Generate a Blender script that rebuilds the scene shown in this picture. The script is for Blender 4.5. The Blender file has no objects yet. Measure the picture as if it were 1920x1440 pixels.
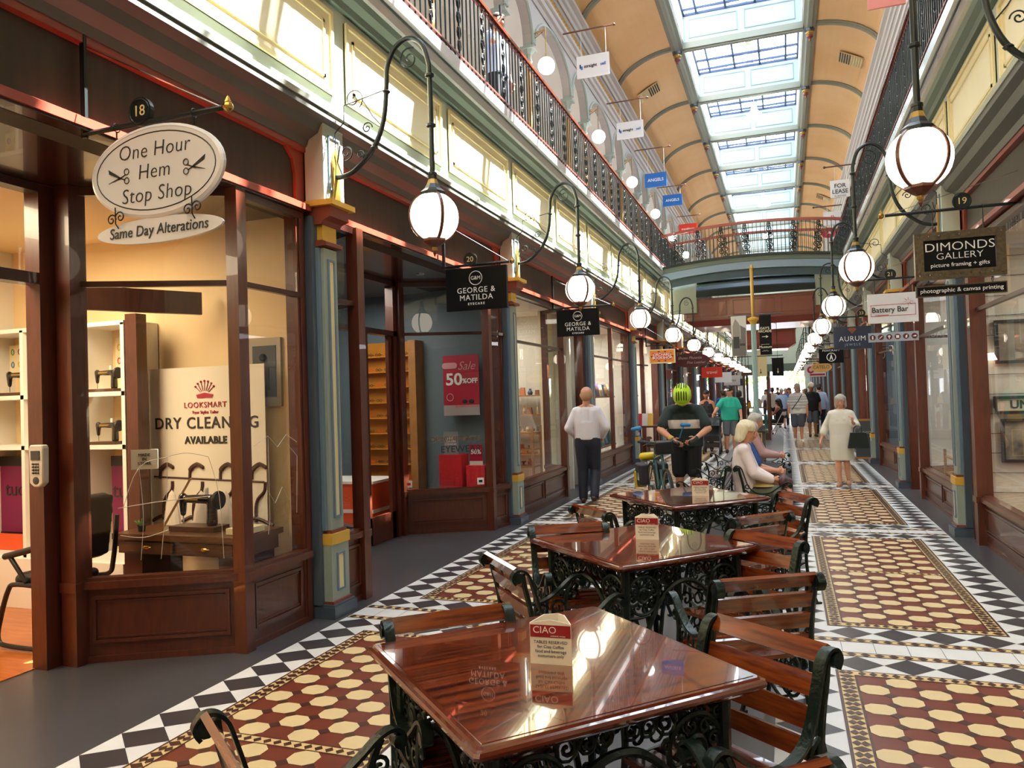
import bpy, bmesh, math, random
from mathutils import Vector, Matrix
random.seed(7)
PI=math.pi; sin=math.sin; cos=math.cos
SC=bpy.context.scene; COL=SC.collection
XC=-0.77; Y0=4.93; P=4.12
def YK(k): return Y0+P*k
# ---------------------------------------------------------------- materials
def lin(c): return tuple((x/12.92 if x<=.04045 else ((x+.055)/1.055)**2.4) for x in c)
def rgb(h):
    return lin(tuple(int(h[i:i+2],16)/255 for i in (0,2,4)))
MATS={}
def mat(name,h,rough=.5,metal=0,var=0,scale=8,stretch=(1,1,1),h2=None,bump=0,emit=0,coat=0,spec=.5,alpha=1,detail=4,wave=None):
    if name in MATS: return MATS[name]
    m=bpy.data.materials.new(name); m.use_nodes=True; nt=m.node_tree; b=nt.nodes['Principled BSDF']
    c=rgb(h); b.inputs['Base Color'].default_value=(*c,1)
    b.inputs['Roughness'].default_value=rough; b.inputs['Metallic'].default_value=metal
    b.inputs['Specular IOR Level'].default_value=spec
    if coat: b.inputs['Coat Weight'].default_value=coat; b.inputs['Coat Roughness'].default_value=.02
    if emit:
        b.inputs['Emission Color'].default_value=(*c,1); b.inputs['Emission Strength'].default_value=emit
    if alpha<1: b.inputs['Alpha'].default_value=alpha
    if var or h2 or bump:
        tc=nt.nodes.new('ShaderNodeTexCoord'); mp=nt.nodes.new('ShaderNodeMapping'); nz=nt.nodes.new('ShaderNodeTexNoise')
        mp.inputs['Scale'].default_value=stretch; nz.inputs['Scale'].default_value=scale; nz.inputs['Detail'].default_value=detail
        nt.links.new(tc.outputs['Object'],mp.inputs['Vector']); nt.links.new(mp.outputs[0],nz.inputs['Vector'])
        if var or h2:
            cr=nt.nodes.new('ShaderNodeValToRGB'); e=cr.color_ramp.elements
            c2=rgb(h2) if h2 else tuple(x*(1-var) for x in c)
            e[0].position=.35; e[1].position=.65; e[0].color=(*c2,1); e[1].color=(*c,1)
            nt.links.new(nz.outputs['Fac'],cr.inputs['Fac']); nt.links.new(cr.outputs['Color'],b.inputs['Base Color'])
        if bump:
            bp=nt.nodes.new('ShaderNodeBump'); bp.inputs['Strength'].default_value=bump; bp.inputs['Distance'].default_value=.01
            nt.links.new(nz.outputs['Fac'],bp.inputs['Height']); nt.links.new(bp.outputs[0],b.inputs['Normal'])
    MATS[name]=m; return m
def bandmat(name,h,h2,bands,xlim=9,rough=.8):
    m=bpy.data.materials.new(name); m.use_nodes=True; nt=m.node_tree; b=nt.nodes['Principled BSDF']; b.inputs['Roughness'].default_value=rough
    tc=nt.nodes.new('ShaderNodeTexCoord'); sp=nt.nodes.new('ShaderNodeSeparateXYZ'); nt.links.new(tc.outputs['Object'],sp.inputs[0])
    def mt(op,x,y):
        n=nt.nodes.new('ShaderNodeMath'); n.operation=op
        for i,v in enumerate((x,y)):
            if v is None: continue
            if isinstance(v,(int,float)): n.inputs[i].default_value=v
            else: nt.links.new(v,n.inputs[i])
        return n.outputs[0]
    tot=None
    for z0,z1 in bands:
        t=mt('MULTIPLY',mt('GREATER_THAN',sp.outputs['Z'],z0),mt('LESS_THAN',sp.outputs['Z'],z1)); tot=t if tot is None else mt('ADD',tot,t)
    tot=mt('MULTIPLY',tot,mt('LESS_THAN',mt('ABSOLUTE',sp.outputs['X'],None),xlim))
    mx=nt.nodes.new('ShaderNodeMix'); mx.data_type='RGBA'; nt.links.new(tot,mx.inputs['Factor']); mx.inputs[6].default_value=(*rgb(h),1); mx.inputs[7].default_value=(*rgb(h2),1)
    nt.links.new(mx.outputs[2],b.inputs['Base Color']); MATS[name]=m; return m
def glassmat(name,tint=(1,1,1),f0=.05,mx=.5):
    m=bpy.data.materials.new(name); m.use_nodes=True; nt=m.node_tree; nt.nodes.clear()
    o=nt.nodes.new('ShaderNodeOutputMaterial'); t=nt.nodes.new('ShaderNodeBsdfTransparent'); g=nt.nodes.new('ShaderNodeBsdfGlossy')
    g.inputs['Roughness'].default_value=.01; t.inputs['Color'].default_value=(*tint,1)
    lw=nt.nodes.new('ShaderNodeLayerWeight'); lw.inputs['Blend'].default_value=.5
    pw=nt.nodes.new('ShaderNodeMath'); pw.operation='POWER'; pw.inputs[1].default_value=5
    m1=nt.nodes.new('ShaderNodeMath'); m1.operation='MULTIPLY'; m1.inputs[1].default_value=mx
    mr=nt.nodes.new('ShaderNodeMath'); mr.operation='ADD'; mr.inputs[1].default_value=f0
    nt.links.new(lw.outputs['Facing'],pw.inputs[0]); nt.links.new(pw.outputs[0],m1.inputs[0])
    mix=nt.nodes.new('ShaderNodeMixShader')
    nt.links.new(m1.outputs[0],mr.inputs[0]); nt.links.new(mr.outputs[0],mix.inputs[0])
    nt.links.new(t.outputs[0],mix.inputs[1]); nt.links.new(g.outputs[0],mix.inputs[2]); nt.links.new(mix.outputs[0],o.inputs[0])
    MATS[name]=m; return m
M=dict(
 mahog=mat('mahogany_paint','5A2B1C',.32,var=.3,scale=6,stretch=(6,6,1),coat=.3),
 mahogd=mat('dark_mahogany','401812',.35,var=.3,scale=5,coat=.3),
 fascia=mat('brown_signboard','33291F',.6,var=.35,scale=3,stretch=(1,6,.6)),
 redrail=mat('red_rail','8A3A2A',.35,coat=.3),
 soffit=mat('soffit_wood','35160F',.25,var=.2,coat=.4),
 dblue=mat('dark_blue_paint','434F5C',.35),
 bluegr=mat('blue_grey_paint','667A8C',.35),
 greygr=mat('grey_green_paint','8F9C94',.42),
 frieze=mat('frieze_grey_green','B4BDB2',.6,var=.06,scale=2),
 cream=mat('cream_paint','E0D2A2',.5,var=.05,scale=2),
 creaml=mat('light_cream_panel','EAE0BC',.6,var=.04,scale=2),
 gold=mat('gold_paint','A07E34',.35,metal=.3),
 yel=mat('ochre_paint','C9A03E',.4),
 redcap=mat('red_brown_capital','73352A',.4),
 corn=mat('grey_cornice','4E504B',.5,var=.1,scale=3),
 corng=mat('green_grey_cornice','4E5C52',.45),
 deck=mat('pale_metal_edge','C9CBD0',.22,metal=.6),
 iron=mat('black_iron','1B2322',.32,metal=.5,bump=.15,scale=60),
 ironl=mat('lamp_iron','20282A',.35,metal=.4),
 castg=mat('cast_iron_green','1E2A25',.3,metal=.55,bump=.3,scale=70),
 vault=mat('vault_plaster','E6C292',.75,h2='DEB480',scale=.6,detail=6),
 ribm=mat('grey_rib','80857C',.6),
 pinkg=mat('pinkish_grey_cornice','A39C98',.5),
 rope=mat('gilt_rope','B08A48',.4,metal=.2),
 slate=mat('slate_paving','47464A',.28,var=.22,scale=1.4,bump=.03),
 slatel=mat('centre_paving','77777C',.3,var=.1,scale=1.5),
 marble=mat('white_marble_tile','DEDEDC',.3,var=.07,scale=5),
 black=mat('black_tile','3C383B',.3,var=.1,scale=6),
 tred=mat('red_brown_tile','6F3222',.34,var=.12,scale=9),
 tcream=mat('cream_tile','D8C292',.34,var=.06,scale=7),
 tdark=mat('dark_brown_tile','452820',.34),
 tband=mat('band_cream_tile','D5B982',.34),
 wood=mat('table_veneer','7E3618',.10,h2='34110A',scale=3.0,stretch=(.3,16,1),coat=1,detail=3,spec=.6),
 woode=mat('table_edge_wood','5E2413',.12,var=.3,scale=4,coat=.8),
 slat=mat('varnished_slat','7C3A17',.22,h2='4E1E0E',scale=6,stretch=(1,9,9),coat=.6),
 card=mat('white_card','EDE6D6',.6), cardred=mat('card_red','8E1420',.5), ink=mat('dark_ink','2A2624',.6),
 white=mat('white_paint','ECEAE4',.5), signw=mat('white_sign','E4E4E8',.35), signb=mat('black_sign','080A0D',.5,spec=.15),
 wht=mat('white_lettering','F2F2F0',.5), brass=mat('brass','B08D4A',.25,metal=.9), chrome=mat('chrome','C8CCD0',.15,metal=1),
 glob=mat('opal_globe','FFEBD0',.4,emit=3.6), strap=mat('brown_strap','5A2E1E',.4),
 downl=mat('downlight_lens','FFEFD5',.4,emit=12), 
 skin=mat('skin','C98E72',.5,var=.08,scale=9), skint=mat('tanned_skin','A86C4C',.5), 
 greyd=mat('dark_grey','3B4046',.6), orange=mat('orange_panel','E0561C',.4), blackm=mat('black_plastic','15161A',.4), 
 yshelf=mat('honey_wood','C98428',.4,var=.2,scale=4), cwall=mat('warm_cream_wall','E6CDA0',.7), gwall=mat('grey_blue_wall','5E707A',.6),
 wwall=mat('white_wall','DAD8CE',.7), oak=mat('oak_board','A9753E',.4,var=.25,scale=5), floorw=mat('timber_floor','B9682C',.22,var=.25,scale=3,stretch=(1,6,1)),
 pink=mat('magenta_board','7A1450',.5), red=mat('bright_red','C81E1E',.45), crim=mat('crimson','B01838',.45), sbl=mat('sign_blue','1A66B8',.4),
 sred=mat('sign_red','D8341E',.4), mar=mat('maroon_sign','5A1220',.45), navy=mat('navy_sign','1C2A44',.4),
 rubber=mat('tyre_rubber','17181A',.7), teal=mat('teal_frame','4A7078',.3,metal=.4),
)
M['glass']=glassmat('shop_glass',(.97,.985,.98),f0=.055,mx=.7)
M['rglass']=glassmat('roof_glass',(.96,.98,1),f0=.04,mx=.6)
# ---------------------------------------------------------------- mesh builder
def V(*a): return Vector(a)
class MB:
    def __init__(s): s.v=[]; s.f=[]; s.mi=[]; s.m=0; s.tf=None
    def add(s,vs,fs):
        o=len(s.v)
        if s.tf is not None: vs=[s.tf@Vector(p) for p in vs]
        s.v+= [tuple(p) for p in vs]; s.f+=[tuple(i+o for i in f) for f in fs]; s.mi+=[s.m]*len(fs); return s
    def box(s,x0,x1,y0,y1,z0,z1):
        if x0>x1:x0,x1=x1,x0
        if y0>y1:y0,y1=y1,y0
        if z0>z1:z0,z1=z1,z0
        return s.add([(x0,y0,z0),(x1,y0,z0),(x1,y1,z0),(x0,y1,z0),(x0,y0,z1),(x1,y0,z1),(x1,y1,z1),(x0,y1,z1)],
          [(0,3,2,1),(4,5,6,7),(0,1,5,4),(1,2,6,5),(2,3,7,6),(3,0,4,7)])
    def bar(s,a,b,w,h,up=(0,0,1)):
        a,b=Vector(a),Vector(b); d=(b-a).normalized(); u=Vector(up); r=d.cross(u)
        if r.length<1e-4: r=d.cross(Vector((1,0,0)))
        r.normalize(); u=r.cross(d); r*=w/2; u*=h/2
        vs=[a-r-u,a+r-u,a+r+u,a-r+u,b-r-u,b+r-u,b+r+u,b-r+u]
        return s.add(vs,[(0,1,2,3),(7,6,5,4),(0,4,5,1),(1,5,6,2),(2,6,7,3),(3,7,4,0)])
    def quad(s,*p): return s.add(p,[tuple(range(len(p)))])
    def prism(s,poly,axis,a,b):
        n=len(poly)
        def q(u,v,t): return (t,u,v) if axis=='x' else ((u,t,v) if axis=='y' else (u,v,t))
        vs=[q(u,v,a) for u,v in poly]+[q(u,v,b) for u,v in poly]
        fs=[tuple(range(n)),tuple(range(2*n-1,n-1,-1))]+[(i,i+n,(i+1)%n+n,(i+1)%n) for i in range(n)]
        return s.add(vs,fs)
    def tube(s,pts,r,seg=8,closed=False,caps=True):
        pts=[Vector(p) for p in pts]; n=len(pts); rs=r if isinstance(r,(list,tuple)) else [r]*n
        vs=[];prev=None
        for i,p in enumerate(pts):
            t=(pts[(i+1)%n]-pts[i-1]) if closed else (pts[min(i+1,n-1)]-pts[max(i-1,0)])
            if t.length<1e-9: t=Vector((0,0,1))
            t.normalize()
            if prev is None:
                a=Vector((0,0,1)) if abs(t.z)<.9 else Vector((1,0,0)); nrm=t.cross(a).normalized()
            else:
                nrm=prev-t*prev.dot(t)
                if nrm.length<1e-6: nrm=t.orthogonal()
                nrm.normalize()
            prev=nrm; bn=t.cross(nrm)
            for k in range(seg):
                an=2*PI*k/seg; vs.append(p+(nrm*cos(an)+bn*sin(an))*rs[i])
        fs=[]
        m=n if closed else n-1
        for i in range(m):
            j=(i+1)%n
            for k in range(seg): fs.append((i*seg+k,i*seg+(k+1)%seg,j*seg+(k+1)%seg,j*seg+k))
        if caps and not closed: fs+= [tuple(range(seg-1,-1,-1)),tuple((n-1)*seg+k for k in range(seg))]
        return s.add(vs,fs)
    def lathe(s,prof,c=(0,0,0),seg=16,ax='z',sx=1,sy=1):
        vs=[];n=len(prof)
        for r,z in prof:
            for k in range(seg):
                a=2*PI*k/seg; x,y=r*cos(a)*sx,r*sin(a)*sy
                p=(x,y,z) if ax=='z' else ((z,x,y) if ax=='x' else (x,z,y))
                vs.append((c[0]+p[0],c[1]+p[1],c[2]+p[2]))
        fs=[(i*seg+k,i*seg+(k+1)%seg,(i+1)*seg+(k+1)%seg,(i+1)*seg+k) for i in range(n-1) for k in range(seg)]
        fs+=[tuple(range(seg-1,-1,-1)),tuple((n-1)*seg+k for k in range(seg))]
        return s.add(vs,fs)
    def ball(s,c,r,seg=12,rings=8,sc=(1,1,1)):
        prof=[(max(sin(PI*i/rings),1e-3)*r,-cos(PI*i/rings)*r) for i in range(rings+1)]
        vs=[];
        for rr,z in prof:
            for k in range(seg):
                a=2*PI*k/seg; vs.append((c[0]+rr*cos(a)*sc[0],c[1]+rr*sin(a)*sc[1],c[2]+z*sc[2]))
        n=len(prof)
        fs=[(i*seg+k,i*seg+(k+1)%seg,(i+1)*seg+(k+1)%seg,(i+1)*seg+k) for i in range(n-1) for k in range(seg)]
        fs+=[tuple(range(seg-1,-1,-1)),tuple((n-1)*seg+k for k in range(seg))]
        return s.add(vs,fs)
    def cap(s,a,b,ra,rb,seg=12):
        a,b=Vector(a),Vector(b); d=b-a; L=d.length
        if L<1e-5: return s.ball(a,max(ra,rb),seg)
        d/=L; pts=[];rs=[]
        for i in range(5):
            t=-PI/2+ i*PI/8; pts.append(a+d*sin(t)*ra); rs.append(max(cos(t)*ra,ra*.02))
        for i in range(5):
            t=i*PI/8; pts.append(b+d*sin(t)*rb); rs.append(max(cos(t)*rb,rb*.02))
        # straight frame tube
        n1=d.orthogonal().normalized(); n2=d.cross(n1); vs=[]
        for p,r in zip(pts,rs):
            for k in range(seg):
                an=2*PI*k/seg; vs.append(p+(n1*cos(an)+n2*sin(an))*r)
        n=len(pts)
        fs=[(i*seg+k,i*seg+(k+1)%seg,(i+1)*seg+(k+1)%seg,(i+1)*seg+k) for i in range(n-1) for k in range(seg)]
        fs+=[tuple(range(seg-1,-1,-1)),tuple((n-1)*seg+k for k in range(seg))]
        return s.add(vs,fs)
    def build(s,name,mats,parent=None,smooth=False,kind=None,fix=True):
        me=bpy.data.meshes.new(name); off=V(0,0,0); q=parent
        while q is not None: off+=q.location; q=q.parent
        me.from_pydata([tuple(Vector(p)-off) for p in s.v],[],s.f)
        if not isinstance(mats,(list,tuple)): mats=[mats]
        for m in mats: me.materials.append(m)
        if len(mats)>1: me.polygons.foreach_set('material_index',s.mi)
        if fix:
            bm=bmesh.new(); bm.from_mesh(me); bmesh.ops.recalc_face_normals(bm,faces=bm.faces); bm.to_mesh(me); bm.free()
        if smooth:
            me.polygons.foreach_set('use_smooth',[True]*len(me.polygons)); me.set_sharp_from_angle(angle=.7)
        me.update()
        o=bpy.data.objects.new(name,me); COL.objects.link(o); o.parent=parent
        if kind: o['kind']=kind
        return o
def T(name,label,cat,loc=(0,0,0),rz=0,group=None):
    o=bpy.data.objects.new(name,None); COL.objects.link(o); o.location=loc; o.rotation_euler=(0,0,rz); o.empty_display_size=.1
    if label: o['label']=label
    if cat: o['category']=cat
    if group: o['group']=group
    return o
def tag(o,label,cat,group=None,kind=None):
    if label:o['label']=label
    if cat:o['category']=cat
    if group:o['group']=group
    if kind:o['kind']=kind
    return o
def struct(name): 
    o=T(name,None,None); o['kind']='structure'; return o
def dup(o,loc=None,rz=None,label=None,parent=None,group=None):
    c=o.copy(); COL.objects.link(c); c.parent=parent
    if loc is not None: c.location=loc
    if rz is not None: c.rotation_euler=(0,0,rz)
    if label: c['label']=label
    if group: c['group']=group
    for ch in list(o.children): dup(ch,parent=c)
    return c
def ring(c,r,plane='xz',n=20,ry=None,a0=0,a1=2*PI):
    ry=ry or r; out=[]
    full=abs(a1-a0-2*PI)<1e-6
    for i in range(n if full else n+1):
        a=a0+(a1-a0)*i/n; u,v=r*cos(a),ry*sin(a)
        out.append(V(c[0]+u,c[1],c[2]+v) if plane=='xz' else (V(c[0],c[1]+u,c[2]+v) if plane=='yz' else V(c[0]+u,c[1]+v,c[2])))
    return out
def spiral(c,r,plane='xz',turns=1.6,a0=0,sgn=1,n=26,rin=.12):
    out=[]
    for i in range(n+1):
        t=i/n; a=a0+sgn*turns*2*PI*t; rr=r*(1-(1-rin)*t); u,v=rr*cos(a),rr*sin(a)
        out.append(V(c[0]+u,c[1],c[2]+v) if plane=='xz' else (V(c[0],c[1]+u,c[2]+v) if plane=='yz' else V(c[0]+u,c[1]+v,c[2])))
    return out
def spl(pts,n=6):
    pts=[Vector(p) for p in pts]; out=[]; N=len(pts)
    for i in range(N-1):
        p0,p1,p2,p3=pts[max(i-1,0)],pts[i],pts[i+1],pts[min(i+2,N-1)]
        for k in range(n):
            t=k/n; out.append(.5*((2*p1)+(p2-p0)*t+(2*p0-5*p1+4*p2-p3)*t*t+(3*p1-p0-3*p2+p3)*t**3))
    out.append(pts[-1]); return out
TXT=[]
def text(body,size,c,R,U,m,parent=None,name='lettering',ext=.002,shear=0,off=0,sx=1,align='CENTER',sp=1,line=1):
    cu=bpy.data.curves.new(name,'FONT'); cu.body=body; cu.size=size; cu.extrude=ext; cu.align_x=align; cu.align_y='CENTER'
    cu.shear=shear; cu.offset=off; cu.space_character=sp; cu.space_line=line; cu.resolution_u=3
    o=bpy.data.objects.new(name,cu); COL.objects.link(o)
    R=Vector(R).normalized();U=Vector(U).normalized();N=R.cross(U)
    TXT.append((o,cu,c,R*sx,U,N,m,parent,name)); return o
def flush_text():
    bpy.context.view_layer.update(); dg=bpy.context.evaluated_depsgraph_get()
    for o,cu,c,R,U,N,m,parent,name in TXT:
        me=bpy.data.meshes.new_from_object(o.evaluated_get(dg)); me.name=name
        off=V(0,0,0); q=parent
        while q is not None: off+=q.location; q=q.parent
        mt=Matrix(((R.x,U.x,N.x,c[0]-off.x),(R.y,U.y,N.y,c[1]-off.y),(R.z,U.z,N.z,c[2]-off.z),(0,0,0,1)))
        me.transform(mt); me.materials.clear(); me.materials.append(m)
        n=bpy.data.objects.new(name,me); COL.objects.link(n); n.parent=parent
    for t in TXT: bpy.data.objects.remove(t[0],do_unlink=True)
    TXT.clear()
FX,FZ=(1,0,0),(0,0,1)
# ---------------------------------------------------------------- camera, world, sun
H=1.56
yaw,pit,rol,fpx=-0.3433,.0192,-.0313,1431.5
fw=V(sin(yaw)*cos(pit),cos(yaw)*cos(pit),sin(pit)); r0=V(cos(yaw),-sin(yaw),0); u0=r0.cross(fw)
r1=r0*cos(rol)+u0*sin(rol); u1=-r0*sin(rol)+u0*cos(rol)
cd=bpy.data.cameras.new('camera'); cam=bpy.data.objects.new('camera',cd); COL.objects.link(cam); SC.camera=cam
cd.sensor_width=36; cd.lens=fpx/1920*36; cd.clip_start=.05; cd.clip_end=400
cam.matrix_world=Matrix(((r1.x,u1.x,-fw.x,0),(r1.y,u1.y,-fw.y,0),(r1.z,u1.z,-fw.z,H),(0,0,0,1)))
w=bpy.data.worlds.new('sky'); SC.world=w; w.use_nodes=True; bg=w.node_tree.nodes['Background']
bg.inputs[0].default_value=(.80,.90,1,1); bg.inputs[1].default_value=8.5
sun=bpy.data.lights.new('sun','SUN'); sun.energy=85; sun.angle=.01; sun.color=(1,.96,.88)
so=bpy.data.objects.new('sun',sun); COL.objects.link(so)
sd=V(-.43,-.30,-1).normalized(); so.rotation_euler=sd.to_track_quat('-Z','Y').to_euler()
SC.view_settings.view_transform='Standard'; SC.view_settings.look='None'; SC.view_settings.gamma=1; SC.view_settings.use_curve_mapping=False
SC.view_settings.exposure=.42
SC.cycles.max_bounces=9; SC.cycles.diffuse_bounces=5; SC.cycles.glossy_bounces=4; SC.cycles.transparent_max_bounces=16
SC.cycles.use_denoising=True; SC.cycles.sample_clamp_indirect=6; SC.cycles.caustics_reflective=False; SC.cycles.caustics_refractive=False
def area(name,loc,size,energy,col=(1,1,1),rot=(0,0,0),sy=None,portal=False,spread=None):
    l=bpy.data.lights.new(name,'AREA'); l.energy=energy; l.color=col; l.size=size
    if sy: l.shape='RECTANGLE'; l.size_y=sy
    if spread: l.spread=spread
    o=bpy.data.objects.new(name,l); COL.objects.link(o); o.location=loc; o.rotation_euler=rot
    if portal: l.cycles.is_portal=True
    return o
area('skylight_portal',(XC,26,12.3),3.4,1,sy=72,portal=True)
YA,YB=-6.0,62.0   # extent of the arcade
# ---------------------------------------------------------------- floor
def floor():
    mats=[M['slate'],M['slatel'],M['marble'],M['black'],M['tred'],M['tcream'],M['tdark'],M['tband']]
    b=MB(); b.m=0
    b.box(XC-8,XC+8,YA,YB+25,-.2,0)
    z1,z2,z3,z4=.001,.002,.003,.004
    def q(m,z,*pts): b.m=m; b.quad(*[(x,y,z) for x,y in pts])
    def rect(m,z,x0,x1,y0,y1): q(m,z,(x0,y0),(x1,y0),(x1,y1),(x0,y1))
    rect(1,z1,XC-.67,XC+.67,YA,YB)
    for s in (-1,1):
        X=lambda d:XC+s*d
        for k in range(-2,14):
            yc=YK(k)+.10; yn=yc+P
            rect(2,z1,X(.67),X(2.31),yc-.17,yn-.17)
            near=k<5
            # longitudinal rhombi
            n=16; L=(yn-.17)-(yc+.17); st=L/n
            for i in range(n):
                ym=yc+.17+st*(i+.5)
                for d0,d1 in ((.67,.975),(2.015,2.31)):
                    dm=(d0+d1)/2; q(3,z2,(X(d0),ym),(X(dm),ym-st/2),(X(d1),ym),(X(dm),ym+st/2))
            # cross rhombi
            for ya,yb in ((yc+.17,yc+.42),(yc-.42,yc-.17)):
                ym=(ya+yb)/2
                for i in range(4):
                    da=.975+.26*i; q(3,z2,(X(da),ym),(X(da+.13),ya),(X(da+.26),ym),(X(da+.13),yb))
            for ya,yb in ((yc+.10,yc+.17),(yc-.17,yc-.10)):
                rect(7,z2,X(.67),X(2.31),ya,yb)
                rect(6,z3,X(.67),X(2.31),ya,ya+.009); rect(6,z3,X(.67),X(2.31),yb-.009,yb)
                if near:
                    ym=(ya+yb)/2
                    for i in range(22):
                        da=.67+i*1.64/22; w_=1.64/22; q(6,z3,(X(da+.008),ym),(X(da+w_/2),ya),(X(da+w_-.008),ym),(X(da+w_/2),yb))
            for i in range(1,10):
                d=.67+i*.1822; rect(3,z2,X(d-.0015),X(d+.0015),yc-.10,yc+.10)
            # mat
            a0,a1=yc+.42,yn-.42
            rect(6,z3,X(.975),X(2.015),a0,a1); 
            rect(7,z4,X(.99),X(2.0),a0+.015,a1-.015)
            rect(4,z4+.001,X(1.075),X(1.915),a0+.085,a1-.085)
            ymid=(a0+a1)/2
            rect(7,z4+.002,X(1.075),X(1.915),ymid-.033,ymid+.033)
            zz=z4+.0025
            for da,db in ((1.066,1.078),(1.912,1.924)): rect(6,zz,X(da),X(db),a0+.08,a1-.08)
            for ya,yb in ((a0+.078,a0+.09),(a1-.09,a1-.078),(ymid-.036,ymid-.027),(ymid+.027,ymid+.036)): rect(6,zz,X(1.07),X(1.92),ya,yb)
            if near:
                n=58; st=(a1-a0-.03)/n
                for i in range(n):
                    ym=a0+.015+st*(i+.5)
                    for d0,d1 in ((.99,1.066),(1.924,2.0)):
                        dm=(d0+d1)/2
                        if i%2==0: q(6,zz,(X(d0),ym),(X(dm),ym-st/2),(X(d1),ym),(X(dm),ym+st/2))
                        else:
                            q(6,zz,(X(d0),ym),(X(d0+.022),ym-st/2),(X(d0+.04),ym),(X(d0+.022),ym+st/2))
                            q(6,zz,(X(d1-.04),ym),(X(d1-.022),ym-st/2),(X(d1),ym),(X(d1-.022),ym+st/2))
                for ya,yb in ((a0+.018,a0+.075),(a1-.075,a1-.018),(ymid-.026,ymid+.026)):
                    ym=(ya+yb)/2
                    for i in range(15):
                        da=1.08+i*.0557; q(6,zz,(X(da+.006),ym),(X(da+.028),ya),(X(da+.05),ym),(X(da+.028),yb))
            for h0,h1 in ((a0+.088,ymid-.036),(ymid+.036,a1-.088)):
                ch=(h1-h0)/12; cw=.14
                for j in range(12):
                    for i in range(6):
                        x0,y0=1.075+cw*i,h0+ch*j; c1,c2=cw*.26,ch*.27
                        if (i+j)%2==0:
                            pts=[(x0+c1,y0),(x0+cw-c1,y0),(x0+cw,y0+c2),(x0+cw,y0+ch-c2),(x0+cw-c1,y0+ch),(x0+c1,y0+ch),(x0,y0+ch-c2),(x0,y0+c2)]
                            b.m=5; b.quad(*[(X(u),v,zz) for u,v in pts])
                        if near and i>0 and j>0:
                            q(6,zz+.0003,(X(x0-c1*.95),y0),(X(x0),y0-c2*.95),(X(x0+c1*.95),y0),(X(x0),y0+c2*.95))
    o=b.build('floor',mats,kind='structure',fix=False)
    me=o.data
    bm=bmesh.new(); bm.from_mesh(me)
    for f in bm.faces:
        if f.normal.z<-.5 and f.calc_center_median().z>-.1: f.normal_flip()
    bm.to_mesh(me); bm.free()
floor()
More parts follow.
